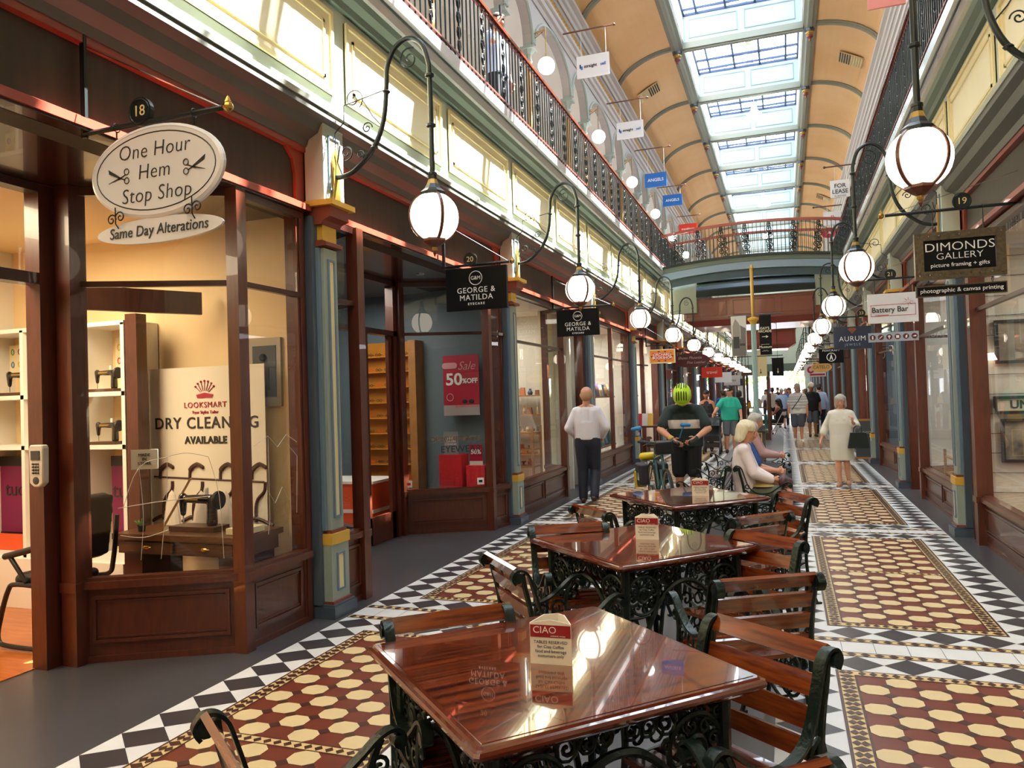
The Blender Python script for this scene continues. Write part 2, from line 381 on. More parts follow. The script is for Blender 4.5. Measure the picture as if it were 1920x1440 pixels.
# ---------------------------------------------------------------- upper walls, cornices, vault
def ext(b,s,prof,ya,yb): b.prism([(XC+s*d,z) for d,z in prof],'y',ya,yb)
for s,nm in ((-1,'left'),(1,'right')):
    b=MB(); ext(b,s,[(2.57,3.68),(2.57,4.80),(2.9,4.80),(2.9,3.68)],YA,YB); b.build('wall_'+nm,M['frieze'],kind='structure')
    # frieze panels
    b=MB(); X=lambda d:XC+s*d
    y=Y0+.53-P*2.5
    yy=[]
    while y<YB-2: yy.append(y); y+=P/2
    for y in yy:
        ya,yb=y,y+1.87; za,zb=4.03,4.71
        b.m=0; b.box(X(2.575),X(2.56),ya,yb,za,zb)
        b.m=1
        for (a,c,e,g) in ((ya,yb,za,za+.035),(ya,yb,zb-.035,zb),(ya,ya+.035,za+.035,zb-.035),(yb-.035,yb,za+.035,zb-.035)): b.box(X(2.58),X(2.54),a,c,e,g)
        i=.11
        for (a,c,e,g) in ((ya+i,yb-i,za+i,za+i+.025),(ya+i,yb-i,zb-i-.025,zb-i),(ya+i,ya+i+.025,za+i,zb-i),(yb-i-.025,yb-i,za+i,zb-i)): b.box(X(2.56),X(2.548),a,c,e,g)
    b.build('trim_1',[M['creaml'],M['cream']],kind='structure')
    # shop cornice
    b=MB(); b.m=0
    ext(b,s,[(2.6,3.47),(2.50,3.47),(2.48,3.52),(2.40,3.56),(2.37,3.62),(2.31,3.65),(2.31,3.70),(2.6,3.70)],YA,YB)
    b.m=1; ext(b,s,[(2.6,3.70),(2.30,3.70),(2.29,3.735),(2.52,3.76),(2.56,3.92),(2.6,3.92)],YA,YB)
    b.build('trim_2',[M['corn'],M['frieze']],kind='structure')
    # balcony cornice and deck
    b=MB(); b.m=0
    ext(b,s,[(2.6,4.78),(2.52,4.78),(2.51,4.84),(2.46,4.88),(2.44,4.93),(2.6,4.93)],YA,YB)
    b.m=1; ext(b,s,[(2.7,4.93),(2.40,4.93),(2.385,5.015),(2.7,5.015)],YA,YB)
    b.m=2; ext(b,s,[(2.7,5.015),(2.375,5.015),(2.375,5.03),(2.7,5.03)],YA,YB)
    b.m=1; ext(b,s,[(2.7,5.03),(2.33,5.03),(2.33,5.15),(2.7,5.15)],YA,YB)
    b.build('trim_3',[M['corng'],M['deck'],M['iron']],kind='structure')
    b=MB(); b.box(X(2.6),X(5.6),YA,YB,4.98,5.14); b.build('floor',M['slatel'],kind='structure')
    # gallery back wall & ceiling
    b=MB(); b.m=0; b.box(X(4.95),X(5.1),YA,YB,5.14,9.0); b.m=1
    y=-3
    while y<YB: b.box(X(4.9),X(4.96),y,y+.08,5.14,8.2); y+=P/4
    b.m=0; b.box(X(3.35),X(5.1),YA,YB,8.9,9.05)
    b.build('wall_'+nm,[M['wwall'],M['cream']],kind='structure')
    b=MB()
    b.m=0
    y=2.0
    while y<30:
        b.box(X(4.86),X(4.94),y,y+1.1,5.2,7.6); y+=P/2
    b.build('wall_'+nm,[M['oak']],kind='structure')
    # arcade of arches
    b=MB()
    def arch(ya,yb,z0=8.0,rise=.75,top=8.95):
        n=14; pts=[]
        for i in range(n+1):
            a=PI*i/n; pts.append(((ya+yb)/2-(yb-ya)/2*cos(a),z0+rise*sin(a)))
        for i in range(n):
            (y1,za),(y2,zb)=pts[i],pts[i+1]
            for d0,d1 in ((3.32,3.5),):
                b.m=0
                b.add([(X(d0),y1,za),(X(d0),y2,zb),(X(d0),y2,top),(X(d0),y1,top),(X(d1),y1,za),(X(d1),y2,zb),(X(d1),y2,top),(X(d1),y1,top)],
                  [(0,1,2,3),(7,6,5,4),(0,4,5,1)])
        b.m=1; b.tube([(X(3.31),p[0],p[1]) for p in pts],.03,6)
    for k in range(-2,14):
        y=YK(k); arch(y-1.43,y-.05); arch(y+.05,y+P-1.53)
        for yc in (y,y-1.48): b.m=0; b.box(X(3.32),X(3.5),yc-.05,yc+.05,7.9,8.95)
    b.build('wall_'+nm,[M['pinkg'],M['greygr']],kind='structure',fix=False)
    # entablature
    b=MB(); b.m=0
    ext(b,s,[(3.55,8.80),(3.30,8.80),(3.28,8.9),(3.24,8.93),(3.24,9.04),(3.20,9.07),(3.20,9.15),(3.38,9.18),(3.55,9.18)],YA,YB)
    b.m=1; ext(b,s,[(3.55,9.18),(3.36,9.18),(3.36,9.50),(3.55,9.5)],YA,YB)
    b.m=2; ext(b,s,[(3.55,9.5),(3.33,9.50),(3.30,9.56),(3.27,9.58),(3.27,9.70),(3.23,9.74),(3.23,9.86),(3.16,9.92),(3.16,10.0),(3.6,10.0)],YA,YB)
    b.m=3
    y=6.0
    while y<46:
        b.tube([(X(3.34),y-.06,9.22),(X(3.31),y,9.33),(X(3.34),y+.08,9.46)],.042,5); y+=.16
    b.build('trim_4',[M['pinkg'],M['corn'],M['pinkg'],M['rope']],kind='structure')
    # vault
    b=MB(); n=14; prof=[]
    for i in range(n+1):
        a=PI/2*i/n; prof.append((1.72+1.8*cos(a),10.0+1.16*sin(a)))
    for i in range(n):
        (d0,z0),(d1,z1)=prof[i],prof[i+1]
        b.add([(X(d0),YA,z0),(X(d0),YB,z0),(X(d1),YB,z1),(X(d1),YA,z1)],[(0,1,2,3)])
    b.build('ceiling',M['vault'],kind='structure',smooth=True,fix=False)
    # roof deck over the vault (keeps the sky out)
    b=MB(); b.box(X(1.8),X(5.2),YA,YB,11.4,11.5); b.box(X(5.0),X(5.2),YA,YB,9.0,11.4); b.build('ceiling',M['corn'],kind='structure')
    b=MB()
    for k in range(-2,14):
        pts=[(X(d-.03),YK(k),z-.03) for d,z in prof]; b.tube(pts,.065,8)
        b.tube([(p[0],p[1]+.06,p[2]+.02) for p in pts],.035,6); b.tube([(p[0],p[1]-.06,p[2]+.02) for p in pts],.035,6)
    ext(b,s,[(1.85,11.25),(1.87,11.08),(1.80,11.04),(1.76,11.0),(1.66,11.0),(1.62,11.05),(1.55,11.08),(1.52,11.25)],YA,YB)
    b.build('trim_5',M['ribm'],kind='structure')
    # skylight kerb
    b=MB(); b.box(X(1.52),X(1.62),YA,YB,11.2,12.0); b.build('trim_6',M['white'],kind='structure')
    for k in range(2,12):
        t=T('ceiling_boss','gilt and red carved boss where rib number %d from the balcony bridge end meets the %s skylight beam'%(k,nm),'ceiling boss',(X(1.71),YK(k),10.8)) if 0 else None
b=MB(); 
BOSS=T('ceiling_boss','small red and gilt carved boss under a skylight beam where a grey rib meets it','ceiling boss',(0,0,0),0,'carved bosses along the skylight beams')
b=MB(); b.lathe([(.09,.13),(.13,.13),(.13,.07),(.1,.04)],seg=8); b.build('base_block',M['dblue'],BOSS)
b=MB(); b.lathe([(.1,.04),(.11,0),(.07,-.04)],seg=10); b.build('gilt_ring',M['gold'],BOSS)
b=MB(); b.lathe([(.07,-.04),(.085,-.09),(.03,-.14),(.02,-.2)],seg=10); b.build('red_drop',M['redcap'],BOSS)
first=True
for k in range(1,12):
    for s in (-1,1):
        loc=(XC+s*1.71,YK(k),10.88)
        if first: BOSS.location=loc; first=False
        else: dup(BOSS,loc)
# cross beams, panelled faces, laylight glazing, roof trusses
b=MB(); gl=MB(); bars=MB(); tr=MB()
for k in range(-2,14):
    y=YK(k)
    b.m=0; b.box(XC-1.55,XC+1.55,y-.11,y+.11,11.03,11.2); b.box(XC-1.55,XC+1.55,y-.06,y+.06,10.99,11.03)
    b.m=1; b.box(XC-1.53,XC+1.53,y-.09,y+.09,11.2,11.95)
    b.m=2
    for xa,xb in ((-1.38,-.08),(.08,1.38)):
        for f in ((xa,xb,11.3,11.33),(xa,xb,11.8,11.83),(xa,xa+.03,11.33,11.8),(xb-.03,xb,11.33,11.8)): b.box(XC+f[0],XC+f[1],y-.105,y-.09,f[2],f[3])
    ya,yb=y+.09,y+P-.09
    gl.quad((XC-1.52,ya,11.97),(XC+1.52,ya,11.97),(XC+1.52,yb,11.97),(XC-1.52,yb,11.97))
    for x in (-1.5,-1.15,-.38,.38,1.15,1.5): bars.box(XC+x-.028,XC+x+.028,ya,yb,11.93,11.99)
    for j in range(5): yy=ya+(yb-ya)*j/4; bars.box(XC-1.52,XC+1.52,yy-.028,yy+.028,11.93,11.99)
    for yy in (ya+.25,yb-.3):
        bars.box(XC-1.52,XC+1.52,yy-.015,yy+.015,11.93,11.99)
    for yy in (y+P/2,):
        tr.bar((XC-2.1,yy,12.3),(XC,yy,13.5),.1,.24); tr.bar((XC+2.1,yy,12.3),(XC,yy,13.5),.1,.24)
        tr.bar((XC-2.1,yy,12.35),(XC+2.1,yy,12.35),.08,.1); tr.bar((XC,yy,12.3),(XC,yy,13.6),.12,.14); tr.bar((XC-1.0,yy,12.35),(XC,yy,12.9),.07,.1); tr.bar((XC+1.0,yy,12.35),(XC,yy,12.9),.07,.1)
tr.bar((XC,YA,13.62),(XC,YB,13.62),.2,.12)
b.build('ceiling_beams' if 0 else 'trim_7',[M['ribm'],mat('skylight_panel','9FB0B0',.6),mat('skylight_moulding','7C8C8C',.6)],kind='structure')
gl.build('window_1',M['rglass'],kind='structure',fix=False)
bars.build('trim_8',mat('blue_glazing_bar','16305C',.4),kind='structure')
tr.build('trim_9',mat('truss_paint','9C9A86',.7),kind='structure')
# end walls
b=MB(); b.box(XC-6,XC+6,YA-.2,YA,0,14); b.build('wall_back',M['cwall'],kind='structure')
b=MB(); b.m=0; b.box(XC-6,XC+6,YB,YB+.2,3.0,14); b.box(XC-6,XC-2.2,YB,YB+.2,0,3.0); b.box(XC+2.2,XC+6,YB,YB+.2,0,3.0); b.m=1; b.box(XC-2.2,XC+2.2,YB-.05,YB,3.0,3.6)
b.build('wall_front',[M['frieze'],M['corng']],kind='structure')
# outer shell behind the shops
for s,nm in ((-1,'left'),(1,'right')):
    b=MB(); b.box(XC+s*5.6,XC+s*5.8,YA,YB,0,11.5); b.build('wall_'+nm,M['wwall'],kind='structure')
# ---------------------------------------------------------------- pilasters (local: origin at wall line d=2.56, +X towards the arcade)
def make_pilaster():
    t=T('pilaster','blue grey and cream panelled pilaster','pilaster')
    b=MB(); b.box(-.02,.17,-.15,.15,0,.085); b.box(-.02,.16,-.14,.14,.085,.10); b.build('plinth',M['dblue'],t)
    b=MB(); b.m=0; b.box(0,.13,-.115,.115,.12,.53); b.m=1; b.box(0,.145,-.125,.125,.10,.12)
    b.m=2
    for f in ((-.05,.05,.185,.2),(-.05,.05,.45,.465),(-.05,-.035,.2,.45),(.035,.05,.2,.45)): b.box(.12,.14,f[0],f[1],f[2],f[3])
    b.m=3; b.box(.12,.134,-.034,.034,.2,.45); b.build('pedestal',[M['greygr'],M['redcap'],M['bluegr'],M['cream']],t)
    b=MB(); b.m=0; b.box(0,.14,-.12,.12,.53,.61); b.m=1; b.box(0,.125,-.10,.10,.61,.635); b.build('ochre_band',[M['yel'],M['redcap']],t)
    b=MB(); b.m=0; b.box(-.02,.06,-.16,.16,.1,2.95)
    b.m=1; b.box(.05,.11,-.085,.085,.635,2.72)
    b.m=2
    for f in ((-.045,-.03),(.03,.045)): b.box(.1,.125,f[0],f[1],.72,2.64)
    b.box(.1,.125,-.03,.03,.72,.735); b.box(.1,.125,-.03,.03,2.625,2.64)
    b.m=3; b.box(.1,.115,-.03,.03,.735,2.625)
    b.m=4; b.box(.05,.085,-.12,-.085,.635,2.72); b.box(.05,.085,.085,.12,.635,2.72)
    b.build('shaft',[M['dblue'],M['greygr'],M['bluegr'],M['cream'],M['bluegr']],t)
    b=MB(); b.m=0; b.prism([(0,2.72),(.15,2.735),(.15,2.76),(.12,2.775),(0,2.775)],'y',-.115,.115); b.m=1; b.box(0,.11,-.09,.09,2.775,2.89)
    b.m=0; b.prism([(0,2.89),(.12,2.89),(.14,2.92),(.2,2.94),(.2,3.02),(0,3.02)],'y',-.125,.125); b.m=2; b.box(0,.24,-.16,.16,3.02,3.06)
    b.build('capital',[M['redcap'],M['yel'],M['yel']],t)
    b=MB(); b.m=0; b.box(0,.16,-.135,.135,3.06,3.62); b.prism([(0,3.62),(.16,3.62),(.22,3.7),(0,3.7)],'y',-.135,.135)
    b.m=1
    for f in ((-.075,.075,3.15,3.165),(-.075,.075,3.54,3.555),(-.075,-.06,3.165,3.54),(.06,.075,3.165,3.54)): b.box(.15,.172,f[0],f[1],f[2],f[3])
    b.m=2; b.box(.15,.164,-.06,.06,3.165,3.54)
    b.build('console_block',[M['frieze'],M['bluegr'],M['creaml']],t)
    return t
PL=make_pilaster()
def spiralr(c,r,a0,sgn,turns=1.5): return spiral(c,r,'xz',turns,a0,sgn)
def make_lamp():
    t=T('globe_lamp','black swan neck globe lamp','lamp')
    G=(.98,0,0)  # globe centre relative to the wall plate frame; lamp origin is at globe height on the console face
    gx=.80
    pts=[(0,.39),(.06,.385),(.17,.42),(.33,.56),(.42,.76),(.45,1.0),(.46,1.14),(.52,1.26),(.60,1.315),(.68,1.31),(.75,1.25),(.79,1.13),(.80,1.0),(.80,.30)]
    b=MB(); P3=spl([V(x,0,z) for x,z in pts],5)
    b.tube(P3,.0185,10)
    for x,z in ((.80,1.02),(.80,.66),(.80,.31)): b.lathe([(.02,-.016),(.034,-.008),(.034,.008),(.02,.016)],(x,0,z),10)
    for x,z in ((.45,.96),(.335,.565)): b.lathe([(.02,-.012),(.03,0),(.02,.012)],(x,0,z),10)
    b.build('swan_neck',M['ironl'],t,smooth=True)
    for pth,rr in ((spiralr((.64,0,1.17),.085,PI*.35,1),.006),(spiralr((.17,0,.95),.085,-PI*.3,1),.005),([(.25,0,.93),(.33,0,.8),(.4,0,.72)],.005),
      (spiralr((.28,0,.72),.045,0,1),.005),(spiralr((.10,0,.56),.06,-PI*.6,1),.006),(spiralr((.22,0,.53),.035,-PI*.3,1),.005),([(.045,0,.62),(.02,0,.5),(.06,0,.40)],.006)):
        b=MB(); b.tube(pth,rr,5); b.build('scroll_ornament',M['ironl'],t)
    b=MB(); b.tube([(.006,0,.39),(.006,0,.72),(.085,0,.79),(.085,0,.915),(.45,0,.98)],.0045,5); b.build('stay_rod',M['ironl'],t)
    b=MB(); b.prism([(-.05,.21),(.05,.21),(.035,.32),(.045,.5),(0,.6),(-.045,.5),(-.035,.3)],'x',-.002,.012); b.build('wall_plate',M['gold'],t)
    b=MB(); b.m=0; b.lathe([(.012,.31),(.03,.3),(.032,.27)],(gx,0,0),8); b.m=1; b.lathe([(.032,.27),(.045,.235)],(gx,0,0),8); b.m=0
    b.lathe([(.045,.235),(.065,.20),(.095,.175),(.098,.14),(.105,.138),(.10,.125),(.09,.12)],(gx,0,0),8); b.build('lamp_hood',[M['ironl'],M['gold']],t)
    b=MB(); b.ball((gx,0,0),.178,24,16); b.build('globe',M['glob'],t,smooth=True)
    for a in range(4):
        an=PI/4+a*PI/2; vs=[];fs=[]; tx,ty=-sin(an)*.011,cos(an)*.011
        for i in range(16):
            q=-1.15+i*.1533
            for r_,sg in ((.179,-1),(.179,1),(.186,1),(.186,-1)): vs.append((gx+r_*cos(an)*cos(q)+tx*sg,r_*sin(an)*cos(q)+ty*sg,r_*sin(q)))
        for i in range(15):
            for j in range(4): fs.append((i*4+j,i*4+(j+1)%4,i*4+4+(j+1)%4,i*4+4+j))
        b=MB(); b.add(vs,fs); b.build('globe_strap',M['strap'],t)
    b=MB(); b.m=0; b.lathe([(.085,-.155),(.085,-.175),(.05,-.2),(.02,-.215)],(gx,0,0),8); b.m=1; b.ball((gx,0,-.225),.022,8,6); b.m=0; b.lathe([(.008,-.24),(.014,-.255),(.004,-.28)],(gx,0,0),6)
    b.build('finial',[M['strap'],M['gold']],t)
    return t
LP=make_lamp()
ordn=['nearest','second','third','fourth','fifth','sixth','seventh','eighth','ninth','tenth','eleventh','twelfth','thirteenth','fourteenth','fifteenth']
fp=fl=True
for s,nm in ((-1,'left'),(1,'right')):
    for k in range(0,13):
        i=k+(1 if s>0 else 0)
        loc=(XC+s*2.52,YK(k),0); rz=0 if s<0 else PI
        vis=(k>=0) if s<0 else (k>=1)
        if vis:
            n_=ordn[k if s<0 else k-1]
            lab='blue grey and cream panelled pilaster, %s in view along the %s shopfronts'%(n_,nm)
            if fp: PL.location=loc; PL.rotation_euler=(0,0,rz); PL['label']=lab; fp=False
            else: dup(PL,loc,rz,lab)
        else:
            dup(PL,loc,rz,'blue grey pilaster carrying the nearest swan neck lamp on the right')
        nv=ordn[k if s<0 else i]
        if k<0: continue
        loc=(XC+s*2.345,YK(k),2.87)
        if s>0: nv=ordn[k]
        lab='black swan neck lamp with a lit strapped globe, %s in the row on the %s'%(nv,nm)
        if fl: LP.location=loc; LP.rotation_euler=(0,0,rz); LP['label']=lab; fl=False
        else: dup(LP,loc,rz,lab)
# ---------------------------------------------------------------- shopfront pieces
WN=[0]
def shopwin(s,pts,posts=None,sill=.46,head=2.97,tran=2.36,split=1):
    """glazed shop window along plan points (d,y)"""
    WN[0]+=1; X=lambda d:XC+s*d
    P_=[V(X(d),y,0) for d,y in pts]
    t=struct('window_%d'%(WN[0]+1)); t.location=(P_[0].x,P_[0].y,0)
    Z=V(0,0,1)
    for i in range(len(P_)-1):
        a,c=P_[i],P_[i+1]; d=(c-a).normalized(); n=d.cross(Z)
        if n.x*(-s)<0: n=-n     # towards the arcade
        L=(c-a).length
        b=MB()
        b.m=0
        def slab(u0,u1,z0,z1,o0,o1,m=None):
            if m is not None: b.m=m
            q=[a+d*u0+n*o0,a+d*u1+n*o0,a+d*u1+n*o1,a+d*u0+n*o1]
            b.add([p+Z*z0 for p in q]+[p+Z*z1 for p in q],[(0,3,2,1),(4,5,6,7),(0,1,5,4),(1,2,6,5),(2,3,7,6),(3,0,4,7)])
        slab(0,L,0,sill,-.05,.0)
        slab(0,L,0,.04,0,.012)
        m_=min(.09,L*.18); 
        zs=((.12,sill-.05),)
        np_=2 if L>1.8 else 1
        for j in range(np_):
            u0=m_+(L-m_)*j/np_; u1=(L-m_)*(j+1)/np_+m_-m_
            u0=m_+j*(L-m_)/np_; u1=u0+(L-m_)/np_-m_
            for z0,z1 in zs:
                slab(u0,u1,z0,z0+.02,0,.016);slab(u0,u1,z1-.02,z1,0,.016);slab(u0,u0+.02,z0+.02,z1-.02,0,.016);slab(u1-.02,u1,z0+.02,z1-.02,0,.016)
                slab(u0+.03,u1-.03,z0+.03,z0+.038,0,.01);slab(u0+.03,u1-.03,z1-.038,z1-.03,0,.01)
        b.build('stall_riser',M['mahog'],t)
        b=MB(); slab(-.01,L+.01,sill,sill+.045,-.08,.045); slab(0,L,sill+.045,sill+.065,-.05,.02); b.build('sill',M['mahog'],t)
        b=MB(); slab(0,L,head-.05,head+.0,-.04,.02); b.build('head_rail',M['mahogd'],t)
        b=MB(); slab(0,L,tran-.018,tran+.018,-.025,.015); b.build('transom_bar',M['brass'] if False else M['mahogd'],t)
        g=MB(); q=a-n*.01; q2=c-n*.01
        g.quad(q+Z*(sill+.05),q2+Z*(sill+.05),q2+Z*(tran-.02),q+Z*(tran-.02)); g.quad(q+Z*(tran+.02),q2+Z*(tran+.02),q2+Z*(head-.05),q+Z*(head-.05))
        g.build('glass_pane',M['glass'],t,fix=False)
        for j in range(1,split):
            b=MB(); u=L*j/split; slab(u-.03,u+.03,sill+.04,head-.04,-.05,.03); b.build('mullion',M['mahog'],t)
    for i,p in enumerate(P_):
        w_=(posts[i] if posts else .045)
        if not w_: continue
        b=MB(); b.box(p.x-w_,p.x+w_,p.y-w_,p.y+w_,0,head); 
        b.box(p.x-w_*1.15,p.x+w_*1.15,p.y-w_*1.15,p.y+w_*1.15,sill-.01,sill+.05)
        b.build('corner_post',M['mahog'],t)
    return t
def fasciaboard(s,k):
    X=lambda d:XC+s*d; y=YK(k)
    b=MB(); b.m=0; b.box(X(2.56),X(2.62),y+.13,y+P-.13,3.06,3.44)
    b.m=1; b.box(X(2.47),X(2.62),y+.13,y+P-.13,2.985,3.03); b.box(X(2.52),X(2.62),y+.13,y+P-.13,3.03,3.055); 
    b.box(X(2.51),X(2.62),y+.13,y+P-.13,3.43,3.47)
    b.m=2
    for a,c in ((y+.13,1),(y+P-.13,-1)):
        b.prism([(a,3.05),(a+c*.1,3.05),(a+c*.1,3.25),(a+c*.13,3.36),(a+c*.22,3.44),(a,3.44)],'x',X(2.535),X(2.6)); 
    b.m=0; b.box(X(2.58),X(2.75),YK(k),YK(k+1),2.97,3.7)
    b.build('trim_10',[M['fascia'],M['redrail'],M['redrail']],kind='structure')
def brass_bar(): pass
def room(s,k,wallm,depth=2.3,floorm=None,light=60,col=(1,.9,.75),y0=None,y1=None,lightz=2.85,door=3.55,c0=2.6):
    X=lambda d:XC+s*d; ya,yb=(y0 if y0 is not None else YK(k)),(y1 if y1 is not None else YK(k+1))
    nm='left' if s<0 else 'right'
    b=MB(); b.box(X(2.66+depth),X(2.72+depth),ya,yb,0,3.0); b.box(X(2.66),X(2.66+depth),yb-.05,yb+.0,0,3.0); b.box(X(2.66),X(2.66+depth),ya,ya+.05,0,3.0); b.build('wall_'+nm,wallm,kind='structure')
    b=MB(); b.box(X(c0),X(2.72+depth),ya,yb,2.975,3.02); b.build('ceiling',M['soffit'] if light<1 else wallm,kind='structure')
    b=MB(); b.m=0; b.box(X(door+.05),X(2.66+depth),ya+.05,yb-.05,0,.006)
    b.build('floor',floorm or M['floorw'],kind='structure')
    if light: area('shop_light',((X(2.66)+X(2.66+depth))/2,(ya+yb)/2,2.9),.8,light,col,sy=2.4)
def soffit(s,k):  # dark timber soffit over a recessed entry
    X=lambda d:XC+s*d; y=YK(k)
    b=MB(); b.box(X(2.485),X(3.5),y+.15,y+P-.15,2.972,2.984); b.build('ceiling',M['soffit'],kind='structure')
    for dy in (1.3,2.7):
        t=struct('trim_11'); b=MB(); b.lathe([(.05,2.972),(.05,2.965),(.035,2.965)],(X(3.0),y+dy,0),14); o=b.build('downlight_ring',M['chrome'],t)
        b=MB(); b.lathe([(.034,2.9745),(.034,2.966)],(X(3.0),y+dy,0),14); b.build('downlight_lens',M['glob'],t)
def post(s,d,y,w=.05,z1=2.97,m='mahog',z0=0):
    X=XC+s*d; b=MB(); b.box(X-w,X+w,y-w,y+w,z0,z1); b.box(X-w*1.2,X+w*1.2,y-w*.5,y+w*.5,z0,z1); b.build('trim_12',M[m],kind='structure')
for s in (-1,1):
    for k in range(-2,13): fasciaboard(s,k)
    for k in range(-2,14):
        for dy in (-.21,.21): post(s,2.575,YK(k)+dy,.05)
        post(s,2.6,YK(k),.11)
# LEFT bay 0-1 : hem shop
kH=-1
shopwin(-1,[(2.53,4.72),(2.53,4.03),(3.42,3.57)],posts=[0,.045,.06])
room(-1,kH,M['cwall'],depth=3.1,light=95,col=(1,.80,.52),y0=YK(-1),y1=4.9,c0=3.5)
soffit(-1,kH)
X=lambda d:XC-d
# door frame of the hem shop
t=struct('door_1'); b=MB(); b.box(X(3.50),X(3.62),3.42,3.56,0,2.97); b.box(X(3.5),X(3.6),.9,1.0,0,2.97); b.build('jamb',M['mahog'],t)
b=MB(); b.box(X(3.5),X(3.6),1.0,3.42,2.35,2.42); b.build('transom_bar',M['mahogd'],t)
b=MB(); b.quad((X(3.55),1.0,2.42),(X(3.55),3.42,2.42),(X(3.55),3.42,2.95),(X(3.55),1.0,2.95)); b.build('fanlight',M['glass'],t,fix=False)
b=MB(); b.box(X(3.5),X(3.6),1.0,3.42,2.92,2.97); b.build('head_rail',M['mahogd'],t)
shopwin(-1,[(2.53,1.0),(2.53,1.4),(3.42,1.9)])
# LEFT bay 1 : optical shop
shopwin(-1,[(2.47,5.06),(2.47,5.38),(3.4,5.85)],posts=[0,.05,.05],sill=.5)
shopwin(-1,[(3.52,8.04),(2.58,8.52),(2.50,8.9)],posts=[.06,.045,0],sill=.46)
room(-1,0,M['gwall'],depth=2.7,light=45,col=(1,.9,.78),floorm=M['oak'],c0=3.5); soffit(-1,0)
t=struct('door_2'); b=MB(); b.box(X(3.5),X(3.6),5.9,6.0,0,2.97); b.box(X(3.5),X(3.6),7.9,8.0,0,2.97); b.build('jamb',M['mahog'],t)
b=MB(); b.box(X(3.5),X(3.6),5.9,8.0,2.33,2.39); b.box(X(3.5),X(3.6),5.9,8.0,2.92,2.97); b.build('transom_bar',M['mahogd'],t)
b=MB(); b.quad((X(3.55),5.9,2.4),(X(3.55),8,2.4),(X(3.55),8,2.95),(X(3.55),5.9,2.95)); b.build('fanlight',M['glass'],t,fix=False)
b=MB(); b.m=0; b.box(X(3.53),X(3.57),7.3,7.9,0.0,.3); b.box(X(3.53),X(3.57),7.82,7.9,0,2.33); b.box(X(3.53),X(3.57),7.3,7.36,0,2.33); b.build('door_leaf',M['mahog'],t)
# LEFT bay 2 : jewel and museum shop
shopwin(-1,[(2.53,9.28),(2.53,11.6),(2.9,11.9)],posts=[0,.05,.045],sill=.42,tran=2.31)
room(-1,1,M['wwall'],depth=2.6,light=40,col=(1,.93,.8),y1=12.6,door=3.2)
t=struct('wall_left'); b=MB(); b.box(X(2.95),X(3.0),11.9,13.0,0,2.97); o=b.build('panel_board',M['creaml'],t); b=MB(); b.box(X(2.9),X(2.96),11.95,13.0,0,.22); b.build('base_board',M['mahogd'],t)
b=MB()
for f in ((12.1,12.8,.4,.42),(12.1,12.8,1.0,1.02),(12.1,12.8,1.1,1.12),(12.1,12.8,2.7,2.72),(12.1,12.12,.4,1.0),(12.1,12.12,1.1,2.7),(12.78,12.8,.4,1.0),(12.78,12.8,1.1,2.7)): b.box(X(2.95),X(2.94),*f)
b.build('panel_moulding',M['cream'],t)
# LEFT bay 3 : book shop windows
shopwin(-1,[(2.53,13.42),(2.53,17.05)],posts=[0,0],sill=.42,tran=2.3,split=2)
room(-1,2,M['wwall'],depth=2.2,light=90,col=(1,.95,.85))
shopwin(-1,[(3.0,17.6),(2.6,19.2),(2.53,19.6)],posts=[.05,.05,0],sill=.42,tran=2.3); room(-1,3,M['wwall'],depth=2.2,light=110,col=(1,.96,.88),door=3.0)
# RIGHT bays
shopwin(1,[(2.55,-1.5),(2.55,4.75)],posts=[0,0],sill=.42,tran=2.28,split=3); room(1,-1,M['wwall'],depth=2.2,light=30)
shopwin(1,[(2.55,5.1),(2.55,8.55)],posts=[0,.07],sill=.42,tran=2.28,split=1); room(1,0,M['wwall'],depth=2.6,light=45,col=(1,.95,.82),door=2.7)
shopwin(1,[(2.55,9.25),(2.55,11.9),(3.1,12.2)],posts=[0,.06,.05],sill=.38,tran=2.24,split=1); room(1,1,M['wwall'],depth=2.6,light=40,col=(.9,.95,1),door=3.2)
shopwin(1,[(3.2,14.0),(2.75,14.6),(2.55,16.9)],posts=[.05,.06,.05],sill=.40,tran=2.24); room(1,2,M['gwall'],depth=2.4,light=45,col=(.9,.95,1),door=3.2)
shopwin(1,[(2.55,17.5),(2.55,19.0),(3.1,19.6)],sill=.4,tran=2.24); room(1,3,M['wwall'],depth=2.4,light=45,door=3.2)
for k in range(4,13):
    for s in (-1,1):
        if s<0 or k!=4: shopwin(s,[(3.1,YK(k)+1.0),(2.6,YK(k)+1.6),(2.55,YK(k)+P-.25)],sill=.42,tran=2.3,split=1)
        room(s,k,M['wwall'] if (k+s)%3 else M['gwall'],depth=1.6,light=16,col=(1,.9,.78),door=3.0)
post(-1,2.6,YK(-2)+2,.2); 
